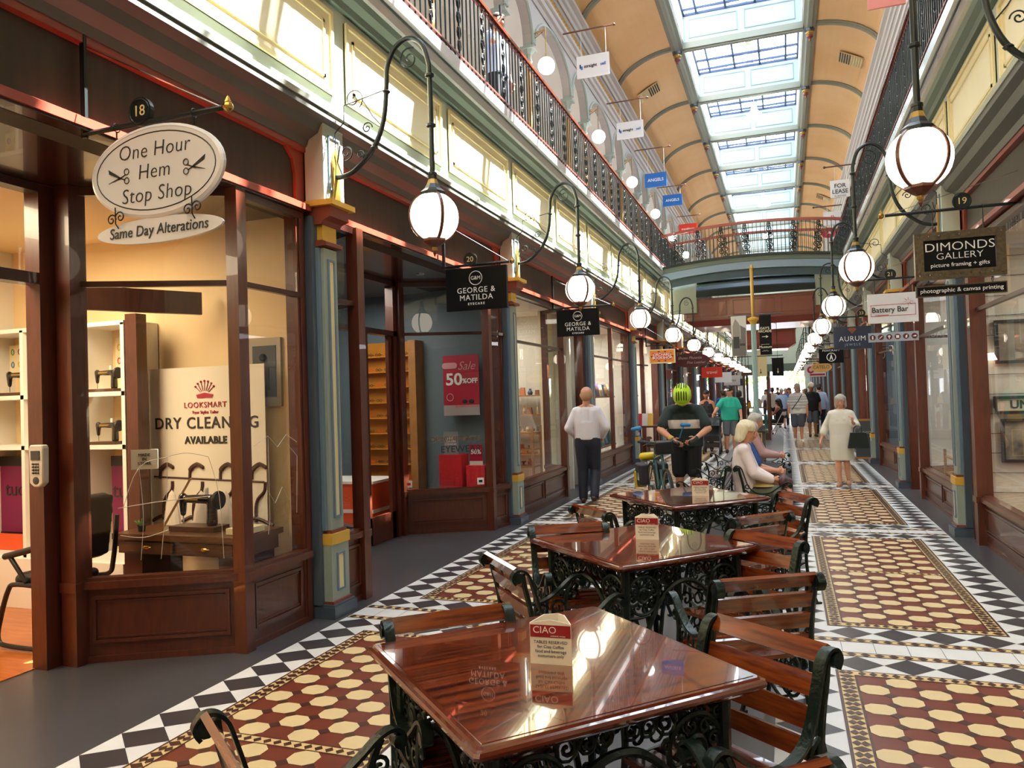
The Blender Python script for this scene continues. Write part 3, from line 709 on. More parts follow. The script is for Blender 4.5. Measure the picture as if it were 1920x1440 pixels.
# ---------------------------------------------------------------- balcony railings
def make_rail():
    t=T('balcony_railing','black iron balcony railing with a red handrail','railing')
    b=MB(); b.lathe([(1,0)],seg=3) if 0 else None
    b.prism([(-.035,.90),(.035,.90),(.04,.93),(.02,.955),(-.02,.955),(-.04,.93)],'y',0,P); b.build('handrail',mat('red_handrail','6E2C20',.2,coat=1),t)
    b=MB(); b.box(-.015,.015,0,P,.04,.06); b.box(-.012,.012,0,P,.86,.88); b.build('bottom_rail',M['redcap'],t)
    b=MB()
    n=36
    for i in range(n):
        if i%6 in (3,): continue
        y=P*(i+.5)/n; b.box(-.007,.007,y-.007,y+.007,0,.9)
    b.build('balusters',M['iron'],t)
    for i in range(3,n,6):
        y=P*(i+.5)/n; b=MB()
        for zc,r in ((.16,.032),(.30,.04),(.46,.045),(.62,.04),(.76,.032)):
            b.tube(ring((0,y,zc),r,'yz',8,ry=.06),.011,4,closed=True,caps=False)
            b.tube(spiral((0,y,zc),r*.7,'yz',1,0,1,6),.008,4)
        b.box(-.008,.008,y-.008,y+.008,0,.9); b.build('cast_panel',M['iron'],t)
    return t
RL=make_rail(); fr=True
for s,nm in ((-1,'left'),(1,'right')):
    for k in range(-1,12):
        if s<0 and k<0: continue
        loc=(XC+s*2.345,YK(k),5.15)
        lab='iron railing with red handrail on the %s gallery, %s bay from the camera'%(nm,ordn[k if s<0 else k+1])
        if fr: RL.location=loc; RL['label']=lab; fr=False
        else: dup(RL,loc,None,lab)
# ---------------------------------------------------------------- upper columns and pendants
def make_col():
    t=T('gallery_column','slender ochre column with a grey foliate capital','column')
    b=MB(); b.lathe([(.08,0),(.08,.12),(.05,.18),(.05,2.5),(.045,2.55)],seg=12); b.build('shaft',mat('ochre_column','C79A55',.5),t,smooth=True)
    b=MB(); b.lathe([(.05,2.5),(.07,2.53),(.05,2.58),(.065,2.66),(.12,2.74),(.09,2.74)],seg=8); b.box(-.13,.13,-.13,.13,2.74,2.78); b.box(-.07,.07,-.07,.07,2.78,2.86); b.build('capital',M['greygr'],t)
    return t
CL=make_col(); fc=True
for s,nm in ((-1,'left'),(1,'right')):
    for k in range(0 if s<0 else 2,11):
        for j,dy in enumerate((0,-1.48)):
            loc=(XC+s*3.41,YK(k)+dy,5.15)
            if fc: CL.location=loc; fc=False
            else: dup(CL,loc)
            c=CL if (k==0 and j==0 and s<0) else COL.objects[-1]
CL['group']='gallery columns'
n=0
for o in list(COL.objects):
    if o.parent is None and o.name.startswith('gallery_column'):
        o['group']='slender columns of the upper galleries'; o['label']='slender ochre column with grey capital carrying the upper gallery arches'
def make_pend():
    t=T('gallery_pendant','small white globe pendant','lamp')
    b=MB(); b.tube([(0,0,.62),(.28,0,.66)],.01,6); b.tube([(0,0,.50),(.28,0,.66)],.008,6); b.tube([(.28,0,.72),(.28,0,.15)],.009,6); b.tube(spiral((.12,0,.62),.05,'xz',1.3),.006,4); b.build('bracket',M['brass'],t)
    b=MB(); b.ball((.28,0,0),.155,20,12); b.build('globe',mat('small_opal_globe','FFFAF2',.4,emit=5),t,smooth=True); return t
PD=make_pend(); f1=True
for k in range(2,10):
    loc=(XC-3.38,YK(k)+.05,7.58); lab='small lit globe on a brass bracket, left upper gallery, %s from the camera'%ordn[k-2]
    if f1: PD.location=loc; PD['label']=lab; f1=False
    else: dup(PD,loc,None,lab)
# ---------------------------------------------------------------- bridge
t=T('balcony_bridge','arched footbridge joining the two galleries, grey edge and red handrails','bridge',(XC,22.2,5))
NB=28
def bz(u): return .16*(1-u*u)
def strip(b,y0,y1,z0,z1,w=2.29):
    for i in range(NB):
        u0,u1=-1+2*i/NB,-1+2*(i+1)/NB; xa,xb=XC+w*u0,XC+w*u1
        b.add([(xa,y0,z0+bz(u0)),(xb,y0,z0+bz(u1)),(xb,y1,z0+bz(u1)),(xa,y1,z0+bz(u0)),(xa,y0,z1+bz(u0)),(xb,y0,z1+bz(u1)),(xb,y1,z1+bz(u1)),(xa,y1,z1+bz(u0))],
          [(0,3,2,1),(4,5,6,7),(0,1,5,4),(1,2,6,5),(2,3,7,6),(3,0,4,7)])
b=MB(); strip(b,21.2,22.7,4.85,4.98); b.m=1; strip(b,21.14,22.76,4.98,5.04); b.m=2; strip(b,21.2,21.24,4.66,4.86); strip(b,22.66,22.7,4.66,4.86); b.build('deck',[M['corng'],M['iron'],M['bluegr']],t)
for yy in (21.2,22.68):
    b=MB(); strip(b,yy-.035,yy+.035,5.86,5.93); b.build('handrail',M['redrail'],t)
    b=MB()
    for i in range(45):
        u=-1+2*(i+.5)/45
        if i%6==3: continue
        x=XC+2.29*u; b.box(x-.007,x+.007,yy-.007,yy+.007,5.02+bz(u),5.87+bz(u))
    b.build('balusters',M['iron'],t)
    for i in range(3,45,6):
        u=-1+2*(i+.5)/45; x=XC+2.29*u; b=MB(); z=5.02+bz(u)
        for zc,r in ((.18,.05),(.34,.07),(.5,.08),(.66,.06),(.78,.04)): b.tube(ring((x,yy,z+zc),r,'xz',8,ry=.07),.012,4,closed=True,caps=False); b.tube(spiral((x,yy,z+zc),r*.7,'xz',1,0,1,6),.01,4)
        b.box(x-.01,x+.01,yy-.01,yy+.01,z,z+.86); b.build('cast_panel',M['iron'],t)
b=MB(); b.m=0; b.box(XC-2.34,XC-1.58,22.8,23.0,3.9,4.86); b.box(XC+1.66,XC+2.34,22.8,23.0,3.9,4.86); b.m=1
b.quad((XC-1.58,22.98,4.86),(XC+1.66,22.98,4.86),(XC+1.66,22.75,4.34),(XC-1.58,22.75,4.34))
b.build('trim_13',[M['frieze'],mat('mirror_panel','C9CFD6',.08,metal=1)],kind='structure',fix=False)
def redbox(y,w,z0,z1,dep,lab):  # red timber box across the arcade, not fixed to any ceiling
    t=T('timber_bulkhead',lab,'bulkhead',(XC,y,z0)); b=MB()
    xa,xb=XC-w,XC+w
    b.add([(xa,y,z0+.2),(xb,y,z0+.2),(xb,y,z1),(xa,y,z1),(xa+.3,y+.15,z0),(xb-.3,y+.15,z0),(xb-.3,y+dep,z0),(xa+.3,y+dep,z0),(xa,y+dep,z0+.2),(xb,y+dep,z0+.2),(xb,y+dep,z1),(xa,y+dep,z1)],
      [(0,1,2,3),(0,4,5,1),(4,7,6,5),(8,11,10,9),(7,8,9,6),(0,3,11,8),(1,9,10,2),(3,2,10,11),(0,8,7,4),(1,5,6,9)])
    b.build('body',mat('red_brown_bulkhead','7A2E22',.35,coat=.2),t)
    b=MB()
    n=3; L=(xb-xa)/n
    for i in range(n):
        a,c=xa+L*i+.08,xa+L*(i+1)-.08
        for f in ((a,c,z0+.28,z0+.31),(a,c,z1-.12,z1-.09),(a,a+.03,z0+.31,z1-.12),(c-.03,c,z0+.31,z1-.12)): b.box(f[0],f[1],y-.012,y,f[2],f[3])
    b.box(xa-.03,xb+.03,y-.04,y+dep,z1-.05,z1); b.box(xa-.01,xb+.01,y-.015,y+.01,z0+.17,z0+.22)
    b.build('panel_moulding',mat('red_brown_bulkhead_moulding','6A261C',.35),t)
redbox(23.0,1.98,3.5,4.32,2.4,'red brown panelled timber bulkhead below the arched footbridge')
redbox(33.5,1.25,3.3,4.1,1.8,'second red brown timber bulkhead, further down the arcade')
b=MB(); b.box(XC-2.34,XC+2.34,33.2,33.4,4.1,4.9); b.build('trim_14',M['frieze'],kind='structure')
# ---------------------------------------------------------------- furniture
def ribbon(b,pts,wd,th,ax='x',x0=0):
    """flat bar along a path in the yz plane, width along x"""
    n=len(pts); vs=[]
    for i,p in enumerate(pts):
        t=(pts[min(i+1,n-1)]-pts[max(i-1,0)]).normalized(); nn=V(0,-t.z,t.y)*th/2
        for sx,sg in ((-1,-1),(1,-1),(1,1),(-1,1)): vs.append(p+V(x0+sx*wd/2,0,0)+nn*sg)
    fs=[(i*4+j,i*4+(j+1)%4,i*4+4+(j+1)%4,i*4+4+j) for i in range(n-1) for j in range(4)]+[(3,2,1,0),tuple((n-1)*4+j for j in range(4))]
    b.add(vs,fs)
def side_frame(t,x,castm,sc=1):
    b=MB(); W=.03
    yz=lambda *a:[V(0,p[0],p[1]) for p in a]
    arm=spl(yz((-.285,.705),(-.30,.735),(-.28,.765),(-.245,.765),(-.215,.735),(-.19,.66),(-.16,.57),(-.11,.505),(-.03,.475),(.06,.49),(.14,.54),(.20,.585),(.245,.60),(.275,.585),(.28,.555),(.26,.54)),4)
    ribbon(b,arm,.036,.011,x0=x)
    def tb(pts,r=.009): b.tube([V(x,p.y,p.z) for p in pts],r,6)
    tb(spl(yz((-.245,.75),(-.235,.68),(-.215,.6),(-.2,.5),(-.195,.38),(-.2,.25),(-.235,.1),(-.27,0)),4),.013)
    tb(spl(yz((-.2,.52),(-.15,.48),(-.13,.36),(-.14,.22),(-.19,.12)),4),.009)
    tb(spl(yz((.21,.58),(.175,.5),(.17,.40),(.19,.25),(.19,.12),(.235,0)),4),.012)
    tb(yz((-.2,.38),(.17,.38)),.010)
    # rosette
    c=(x,.0,.26)
    b.tube(ring(c,.105,'yz',20),.008,6,closed=True,caps=False); b.tube(ring(c,.028,'yz',10),.012,6,closed=True,caps=False)
    for i in range(8):
        a=2*PI*i/8; cc=(x,.066*cos(a),.26+.066*sin(a)); b.tube(ring(cc,.024,'yz',8),.006,5,closed=True,caps=False)
    tb(spl(yz((-.105,.26),(-.16,.3),(-.197,.3)),3)); tb(spl(yz((.105,.26),(.15,.3),(.175,.3)),3))
    tb(spl(yz((-.2,.16),(-.1,.12),(0,.105),(.1,.12),(.19,.16)),4),.009)
    tb(spl(yz((-.235,.08),(-.12,.1),(0,.15),(0,.16)),3),.007); tb(spl(yz((.215,.08),(.12,.1),(0,.15)),3),.007)
    for c,r,a0,sg in (((x,.12,.44),.045,0,1),((x,.205,.50),.03,2,-1),((x,-.06,.425),.035,1,1),((x,.135,.345),.03,3,1),((x,-.135,.345),.03,0,-1)): b.tube(spiral(c,r,'yz',1.2,a0,sg,14),.007,5)
    for c,r in (((x,.03,.435),.03),((x,-.165,.55),.02),((x,-.17,.44),.022),((x,-.17,.18),.022),((x,.17,.2),.018)): b.tube(ring(c,r,'yz',10),.006,5,closed=True,caps=False)
    b.box(x-.012,x+.012,-.30,-.24,0,.015); b.box(x-.012,x+.012,.205,.265,0,.015)
    b.tube([(x-.022,-.272,.735),(x+.022,-.272,.735)],.024,10)
    b.tube([(x-.02,.262,.562),(x+.02,.262,.562)],.02,10)
    b.build('side_frame',castm,t,smooth=True)
def make_seat(name,L,castm,slatm,label=None,cat='chair',nf=2):
    t=T(name,label,cat); h=L/2
    def slat(nm,y,z,w,th,tilt):
        b=MB(); dy,dz=w/2*cos(tilt),w/2*sin(tilt); b.bar((-h+.012,y,z),(h-.012,y,z),w,th,up=(0,-sin(tilt),cos(tilt))); b.build(nm,slatm,t)
    slat('top_rail',-.262,.748,.062,.02,-1.05)
    slat('back_slat',-.228,.655,.068,.018,-1.28); slat('back_slat',-.205,.56,.068,.018,-1.35); slat('back_slat',-.19,.47,.06,.018,-1.4)
    for i in range(5): slat('seat_slat',-.13+i*.072,.392-.004*(i%4),.058,.018,0)
    for i in range(nf): side_frame(t,-h+L*i/(nf-1),castm)
    return t
CH=make_seat('slatted_chair',.46,M['castg'],M['slat'])
# (rail mid x, y, facing angle in degrees of the seat direction, label)
CHS=[(-1.21,2.60,-49,'slatted chair pushed in behind the far left side of the nearest table'),
 (-.085,2.66,-127+0,'cast iron chair with orange brown slats at the right of the nearest table'),
 (-1.258,1.466,52,'slatted chair in the bottom foreground, left of the nearest table, pulled out'),
 (-.112,1.62,132,'slatted chair at the bottom right edge of the photo, mostly out of frame'),
 (-1.33,3.50,40,'slatted chair pulled out at the near left of the middle table'),
 (-1.29,4.55,-62,'slatted chair tucked behind the far left corner of the middle table'),
 (-.10,3.42,120,'dark slatted chair, back to the camera, at the near right of the middle table'),
 (-.13,4.40,-128,'slatted chair with a light orange top rail at the far right of the middle table'),
 (-1.32,5.25,45,'slatted chair pulled out at the near left of the farthest table'),
 (-.17,5.12,136,'slatted chair, back to the camera, at the near right of the farthest table'),
 (.043,6.175,-150,'slatted chair at the far right of the farthest table, beside the right-hand mosaic strip')]
for i,(x,y,a,lab) in enumerate(CHS):
    A=math.radians(a); f=V(cos(A),sin(A),0); loc=V(x,y,0)+f*.262; rz=A-PI/2
    if i==0: CH.location=loc; CH.rotation_euler=(0,0,rz); CH['label']=lab
    else: dup(CH,loc,rz,lab)
def make_table():
    t=T('cafe_table','x','table'); Hh=.473
    # moulded top
    prof=[(Hh-.035,.72),(Hh-.02,.72),(Hh-.014,.714),(Hh-.004,.712),(Hh,.703),(Hh-.002,.694),(Hh-.012,.686),(Hh-.02,.678),(Hh-.03,.676)]
    vs=[];fs=[]
    for r,z in prof:
        c=.012
        for x,y in ((r-c,-r),(r,-r+c),(r,r-c),(r-c,r),(-r+c,r),(-r,r-c),(-r,-r+c),(-r+c,-r)): vs.append((x,y,z))
    for i in range(len(prof)-1):
        for k in range(8): fs.append((i*8+k,i*8+(k+1)%8,i*8+8+(k+1)%8,i*8+8+k))
    fs.append(tuple(range(7,-1,-1))); fs.append(tuple((len(prof)-1)*8+k for k in range(8)))
    b=MB(); b.add(vs,fs); top=b.build('tabletop',M['woode'],t)
    b=MB(); r=Hh-.034; b.box(-r,r,-r,r,.7195,.7215); b.build('veneer_panel',M['wood'],top)
    for k in range(4):
        m=Matrix.Rotation(k*PI/2,4,'Z'); b=MB(); b.tf=m; q=-.375
        P=lambda *a:[V(p[0],q,p[1]) for p in a]
        def tb(pts,r=.009,seg=6): b.tube(pts,r,seg)
        tb(P((-.375,.665),(.375,.665)),.012)
        tb(spl(P((-.335,0.02),(-.315,.12),(-.30,.2),(-.25,.33),(-.18,.46),(-.09,.545),(0,.57),(.09,.545),(.18,.46),(.25,.33),(.30,.2),(.315,.12),(.335,0.02)),4),.014)
        for sg in (-1,1):
            cx,cz=sg*.268,.525; c=(cx,q,cz)
            b.tube(ring(c,.098,'xz',22),.009,6,closed=True,caps=False); b.tube(ring(c,.034,'xz',12),.010,6,closed=True,caps=False)
            b.lathe([(.022,q-.008),(.022,q+.008)],(cx,0,cz),10,ax='y')
            for i in range(8):
                a=2*PI*i/8+.2; cc=(cx+.067*cos(a),q,cz+.067*sin(a)); b.tube(spiral(cc,.026,'xz',1.1,a,sg,10),.0065,5)
            for (u,w_,r_) in ((.335,.38,.035),(.325,.30,.03),(.338,.22,.02),(.35,.44,.02),(.165,.62,.035),(.10,.62,.028),(.165,.555,.018),(.045,.625,.03),(.35,.615,.02),(.345,.14,.015)):
                b.tube(spiral((sg*u,q,w_),r_,'xz',1.3,0 if sg>0 else PI,sg,12),.0065,5); b.tube(ring((sg*u,q,w_),r_,'xz',9),.005,4,closed=True,caps=False)
            # foliage plate (pierced casting behind the scrolls)
            tb(spl(P((sg*.365,.42),(sg*.3,.415),(sg*.24,.42)),3),.008); tb(spl(P((sg*.36,.26),(sg*.31,.25)),3),.007)
        b.build('cast_apron',M['castg'],t,smooth=True)
        b=MB(); b.tf=m; b.tube([(-.375,-.375,.68),(-.375,-.375,.40),(-.37,-.37,.15),(-.385,-.385,.03)],[.024,.02,.016,.02],8); b.lathe([(.03,0),(.03,.015),(.02,.03)],(-.385,-.385,0),10); b.build('leg',M['castg'],t,smooth=True)
    return t
TB=make_table(); TB['label']='nearest square cafe table with varnished wooden top on ornate cast iron legs'
TB.location=(-.74,2.355,0); TB.rotation_euler=(0,0,PI/4+.02)
dup(TB,(-.815,4.385,0),PI/4+.03,'middle one of the three square cafe tables in the centre line, varnished wooden top')
dup(TB,(-.79,6.43,0),PI/4-.04,'farthest of the three varnished cafe tables, just before the long benches')
def menu(x,y,rz,lab):
    t=T('table_card',lab,'menu card',(x,y,.7215),rz)
    w_,h_=.066,.128; R3=w_/math.sqrt(3)*2
    fr=-w_/math.sqrt(3)
    pts=[(-w_,fr),(w_,fr),(0,fr+w_*1.732)]
    b=MB()
    for i in range(3):
        (x0,y0_),(x1,y1_)=pts[i],pts[(i+1)%3]
        xm,ym=(x0+x1)/2,(y0_+y1_)/2; dz=.012
        d=V(x1-x0,y1_-y0_,0).normalized(); n=V(d.y,-d.x,0)*.0015
        f=[V(x0,y0_,0),V(x1,y1_,0),V(x1,y1_,h_),V(xm,ym,h_+dz),V(x0,y0_,h_)]
        b.add([p+n for p in f]+[p-n for p in f],[(0,1,2,3,4),(9,8,7,6,5)]+[(j,j+5,(j+1)%5+5,(j+1)%5) for j in range(5)])
    for v_ in range(len(b.v)): pass
    off=t.location.copy(); t.location=(0,0,0); body=b.build('card_body',M['card'],t)
    b=MB(); b.box(-w_*.985,w_*.985,fr-.003,fr-.0016,.085,.123); b.build('red_band',M['cardred'],t)
    text('CIAO',.03,(-.018,fr-.0035,.107),FX,FZ,M['card'],t,ext=.0003,sx=1.05)
    text('authentic recipes',.007,(.025,fr-.0035,.09),FX,FZ,M['card'],t,ext=.0002)
    text('TABLES RESERVED\nfor Ciao Coffee\nfood and beverage\ncustomers only',.0135,(0,fr-.003,.048),FX,FZ,M['ink'],t,ext=.0002,line=1.05)
    flush_text(); t.location=off
menu(-.725,2.345,0.06,'red and white triangular card reading CIAO on the nearest table')
menu(-.784,4.47,0.02,'red and white triangular CIAO card on the middle table')
menu(-.68,6.42,0,'red and white triangular CIAO card on the farthest table')
# long benches, back to back
LB=make_seat('long_bench',1.5,M['castg'],mat('grey_varnished_slat','8A7F78',.25,coat=.5),cat='bench',nf=2)
for i,(x,y,rz,lab) in enumerate(((-.87,9.2,PI/2,'long slatted bench facing left, back to back with the one two women sit on'),(-.25,9.2,-PI/2,'long slatted bench facing right under the seated white haired woman'),
    (-.87,11.65,PI/2,'long slatted bench facing left, behind the cyclist'),(-.25,11.65,-PI/2,'long slatted bench facing right, behind the seated people'))):
    if i==0: LB.location=(x,y,0); LB.rotation_euler=(0,0,rz); LB['label']=lab
    else: dup(LB,(x,y,0),rz,lab)
# ---------------------------------------------------------------- hanging signs
RODM=M['ironl']
def bracket(s,y,num,z=2.9,d0=2.53,d1=1.55,zt=3.45,lab=''):
    X=lambda d:XC+s*d
    t=T('sign_bracket',lab,'bracket',(X(d0),y,z)); b=MB(); b.tube([(X(d0),y,z),(X(d1),y,z)],.013,8); b.build('rod',RODM,t,smooth=True)
    b=MB(); b.ball((X(d1-.03),y,z),.025,8,6); b.lathe([(.006,0),(.018,.02),(.004,.05)],(X(d1-.03),y,z+.0),6,ax='z'); b.build('finial',M['brass'],t)
    b=MB(); b.bar((X(d0),y,z-.02),(X(d0),y,zt),.018,.03); b.build('wall_strap',RODM,t)
    b=MB(); b.tube([(X(d0-.02),y,zt-.06),(X(d1),y,z)],.003,5); b.build('stay_wire',M['chrome'],t)
    if num:
        xd=X((d0+d1)/2+.06) ; dk=T('x',None,None) if 0 else None
        b=MB(); b.lathe([(.001,y-.012),(.07,y-.012),(.07,y+.012),(.001,y+.012)],(xd,0,z+.055),24,ax='y'); dsk=b.build('number_disc',M['ironl'],t)
        b=MB(); b.tube(ring((xd,y-.013,z+.055),.06,'xz',24),.003,4,closed=True,caps=False); b.build('gilt_rim',M['iron'],dsk)
        text(num,.075,(xd,y-.014,z+.055),FX,FZ,mat('gilt_number','D8C48A',.4),dsk,name='number',ext=.001)
    return t
def board(name,lab,cat,x0,x1,z0,z1,y,m,th=.02,hang=2.9,hx=None):
    t=T(name,lab,cat,((x0+x1)/2,y,z0)); b=MB(); b.box(x0,x1,y-th,y+th,z0,z1); b.build('panel',m,t)
    for x in (hx or (x0+(x1-x0)*.15,x1-(x1-x0)*.15)):
        b=MB(); b.tube([(x,y,z1+.0),(x,y,hang-.021)],.005,6); b.tube(ring((x,y,hang),.021,'yz',10),.003,4,closed=True,caps=False); b.build('hanger',RODM,t)
    return t
def ell(b,cx,cz,rx,rz,y0,y1,n=48):
    b.prism([(cx+rx*cos(2*PI*i/n),cz+rz*sin(2*PI*i/n)) for i in range(n)],'y',y0,y1)
# 18 : hem shop oval
bracket(-1,2.9,'18',2.965,2.52,1.66,3.47,'black iron rod with gilt number 18 carrying the oval tailor sign')
t=T('oval_sign','white oval hanging sign reading One Hour Hem Stop Shop with scissors','sign',(-2.83,2.9,2.5))
b=MB(); ell(b,-2.832,2.717,.392,.212,2.885,2.915); b.build('panel',M['signw'],t)
b=MB(); b.tube(ring((-2.832,2.885,2.717),.365,'xz',48,ry=.188),.0032,4,closed=True,caps=False); b.build('inner_line',M['ink'],t)
b=MB(); b.tube(ring((-2.832,2.9,2.717),.392,'xz',48,ry=.212),.017,6,closed=True,caps=False); b.build('rim',M['signw'],t)
yy=2.883
for tx,x,z,sz in (('One Hour',-2.835,2.82,.105),('Hem',-2.835,2.715,.105),('Stop Shop',-2.825,2.605,.105)): text(tx,sz,(x,yy,z),FX,FZ,M['ink'],t,shear=.12,ext=.001,sx=.95,off=-.0015,sp=1.05)
for xc,sg in ((-3.045,-1),(-2.60,1)):
    b=MB()
    for e in (-1,1):
        b.prism([(xc,2.71),(xc+sg*.075,2.71+e*.035+.01),(xc+sg*.07,2.71+e*.022),(xc,2.70)],'y',yy-.001,yy+.001)
        b.tube(ring((xc-sg*.04,yy,2.71-e*.022),.015,'xz',12),.0025,4,closed=True,caps=False)
        b.tube([(xc,yy,2.705),(xc-sg*.03,yy,2.705-e*.012)],.003,4)
    b.build('scissors_emblem',M['ink'],t)
for x in (-3.08,-2.60): b=MB(); b.tube([(x,2.9,2.86),(x,2.9,2.943)],.004,5); b.tube(ring((x,2.9,2.965),.021,'yz',10),.003,4,closed=True,caps=False); b.build('hanger',RODM,t)
t=T('narrow_oval_sign','narrow white oval sign reading Same Day Alterations below the large oval','sign',(-2.83,2.9,2.4))
b=MB(); ell(b,-2.826,2.432,.385,.062,2.893,2.907); b.build('panel',M['signw'],t)
text('Same Day Alterations',.075,(-2.826,2.89,2.432),FX,FZ,M['ink'],t,shear=.12,ext=.001,sx=.92)
for x in (-3.07,-2.60):
    b=MB(); b.tube(spiral((x-.025,2.872,2.50),.03,'xz',1.4,0,1),.004,4); b.tube(spiral((x+.03,2.872,2.51),.03,'xz',1.4,PI,-1),.004,4); b.tube([(x,2.872,2.56),(x,2.872,2.48),(x,2.89,2.46)],.004,4); b.build('scroll_hook',RODM,t)
# 20 : optical
def gm(y,x0,x1,z0,z1,lab):
    t=board('optician_sign',lab,'sign',x0,x1,z0,z1,y,M['signb']); xc=(x0+x1)/2; f=y-.022
    b=MB(); b.tube(ring((xc,f,z1-.105),.068,'xz',32),.0035,4,closed=True,caps=False); b.build('ring_emblem',M['wht'],t)
    text('G&M',.052,(xc,f,z1-.105),FX,FZ,M['wht'],t,sx=.95); text('GEORGE &',.078,(xc,f,z1-.225),FX,FZ,M['wht'],t,sp=1.12); text('MATILDA',.078,(xc,f,z1-.298),FX,FZ,M['wht'],t,sp=1.12); text('EYECARE',.032,(xc,f,z1-.36),FX,FZ,M['wht'],t,sp=1.5,off=.0008)
bracket(-1,7.0,'20',2.90,2.42,1.72,3.4,'black iron rod with gilt number 20 carrying the first black optician sign')
gm(7.0,-3.165,-2.52,2.45,2.87,'black square sign reading GEORGE & MATILDA EYECARE, the nearer and larger of two')
bracket(-1,11.1,None,2.90,2.5,1.6,3.4,'black iron rod carrying the second black optician sign')
gm(11.1,-3.21,-2.56,2.47,2.87,'black square sign reading GEORGE & MATILDA EYECARE, the farther and smaller of two')
# others on the left
bracket(-1,19.3,None,2.78,2.5,1.8,3.3,'black iron rod carrying the orchard bookshop sign')
t=board('bookshop_sign','orange patterned sign reading ORCHARD BOOKSHOP','sign',-3.20,-2.55,2.33,2.68,19.3,mat('cream_sign','E8D9B0',.5),hang=2.78)
b=MB(); b.box(-3.17,-2.58,19.275,19.279,2.355,2.655); b.build('orange_ground',mat('sign_orange','E88A2A',.5),t)
b=MB(); b.box(-3.07,-2.68,19.27,19.276,2.42,2.59); b.build('red_ground',mat('sign_tomato','C8402A',.5),t)
text('ORCHARD\nBOOKSHOP',.095,(-2.875,19.268,2.505),FX,FZ,M['wht'],t,off=.001,sx=.95,line=.85)
for i in range(10):
    a=2*PI*i/10; b=MB(); ell(b,-2.875+.255*cos(a),2.505+.122*sin(a),.03,.014,19.268,19.275,10); b.build('blue_leaf',M['navy'],t)
bracket(-1,23.5,None,2.84,2.5,1.45,3.3,'black iron rod carrying the maroon oval sign')
t=T('maroon_oval_sign','maroon oval hanging sign with pale script lettering','sign',(-2.66,23.5,2.35)); b=MB(); ell(b,-2.64,2.55,.55,.22,23.48,23.52); b.build('panel',M['mar'],t)
text("Shoes Phoenix",.12,(-2.68,23.476,2.62),FX,FZ,mat('pale_pink','D9B8B8',.5),t,shear=.4); text("Fine Leather",.11,(-2.5,23.476,2.48),FX,FZ,mat('pale_pink','D9B8B8',.5),t,shear=.4)
b=MB(); b.tube([(-2.9,23.5,2.72),(-2.9,23.5,2.826)],.006,5); b.build('hanger',RODM,t); b=MB(); b.tube([(-2.35,23.5,2.71),(-2.35,23.5,2.826)],.006,5); b.build('hanger',RODM,t)
for y,x0,x1,z0,z1,m,lab,tx,tm in ((27.6,-2.75,-2.05,2.08,2.45,'sred','orange red hanging sign among the row on the left','travel',M['wht']),(31.7,-2.65,-2.0,1.95,2.35,'signw','white hanging sign with a dark swirl on the left','',M['ink']),(35.8,-2.6,-1.9,1.85,2.3,'signw','pale hanging sign, the farther of two white ones on the left','notes',M['navy']),(40.0,-2.5,-1.8,1.85,2.2,'navy','small dark hanging sign far down the left row','',M['wht'])):
    bracket(-1,y,None,z1+.35,2.5,1.2,3.2,'iron rod above the '+lab)
    t=board('hanging_sign',lab,'sign',x0,x1,z0,z1,y,M[m],hang=z1+.35)
    if tx: text(tx,.16,((x0+x1)/2,y-.024,(z0+z1)/2),FX,FZ,tm,t)
    elif y<33:
        b=MB(); b.tube(spiral((x0+.2,y-.025,z1-.12),.08,'xz',1,0,1),.02,4); b.build('swirl_emblem',M['ink'],t)
# right
bracket(1,7.0,'19',2.98,2.6,1.60,3.3,'black iron rod with gilt number 19 carrying the picture framer sign')
t=board('gallery_sign','black DIMONDS GALLERY sign in a wide studded antique frame','sign',1.10,1.61,2.47,2.75,7.0,M['signb'],th=.012,hang=2.98)
b=MB(); fm=mat('antique_frame','5A4F3C',.4,var=.4,scale=40,metal=.4,bump=.5)
for f in ((1.035,1.68,2.735,2.80),(1.035,1.68,2.42,2.485),(1.035,1.10,2.485,2.735),(1.615,1.68,2.485,2.735)): b.box(f[0],f[1],6.97,7.03,f[2],f[3])
b.build('frame',fm,t)
for i in range(9):
    for z in (2.768,2.452):
        b=MB(); b.ball((1.065+i*.073,6.968,z),.008,6,5); b.build('stud',M['chrome'],t)
text('DIMONDS',.098,(1.358,6.985,2.675),FX,FZ,M['wht'],t,sx=1.12,off=-.001); text('GALLERY',.075,(1.358,6.985,2.60),FX,FZ,M['wht'],t,sx=1.1,off=-.001); text('picture framing + gifts',.045,(1.358,6.985,2.53),FX,FZ,M['wht'],t,sx=1.05)
t=board('printing_sign','narrow black sign reading photographic & canvas printing','sign',1.035,1.68,2.28,2.37,7.0,fm,th=.015,hang=2.394)
b=MB(); b.box(1.045,1.67,6.978,6.984,2.29,2.36); b.build('face',M['signb'],t); text('photographic & canvas printing',.047,(1.358,6.975,2.325),FX,FZ,M['wht'],t)
bracket(1,11.1,'21',2.98,2.5,1.62,3.3,'black iron rod with gilt number 21 carrying the battery shop sign')
t=board('battery_sign','white sign reading Battery Bar with a red outline and starburst','sign',1.067,1.66,2.40,2.785,11.1,M['signw'],hang=2.98)
b=MB(); f=11.076
for q in ((1.10,1.63,2.49,2.495),(1.10,1.63,2.635,2.64),(1.10,1.105,2.49,2.64),(1.625,1.63,2.49,2.64)): b.box(q[0],q[1],f,f+.004,q[2],q[3])
b.build('red_outline',M['crim'],t)
text('Battery Bar',.098,(1.325,f,2.57),FX,FZ,M['ink'],t,sx=.95,off=.001); text('all about batteries',.022,(1.23,f,2.505),FX,FZ,M['crim'],t)
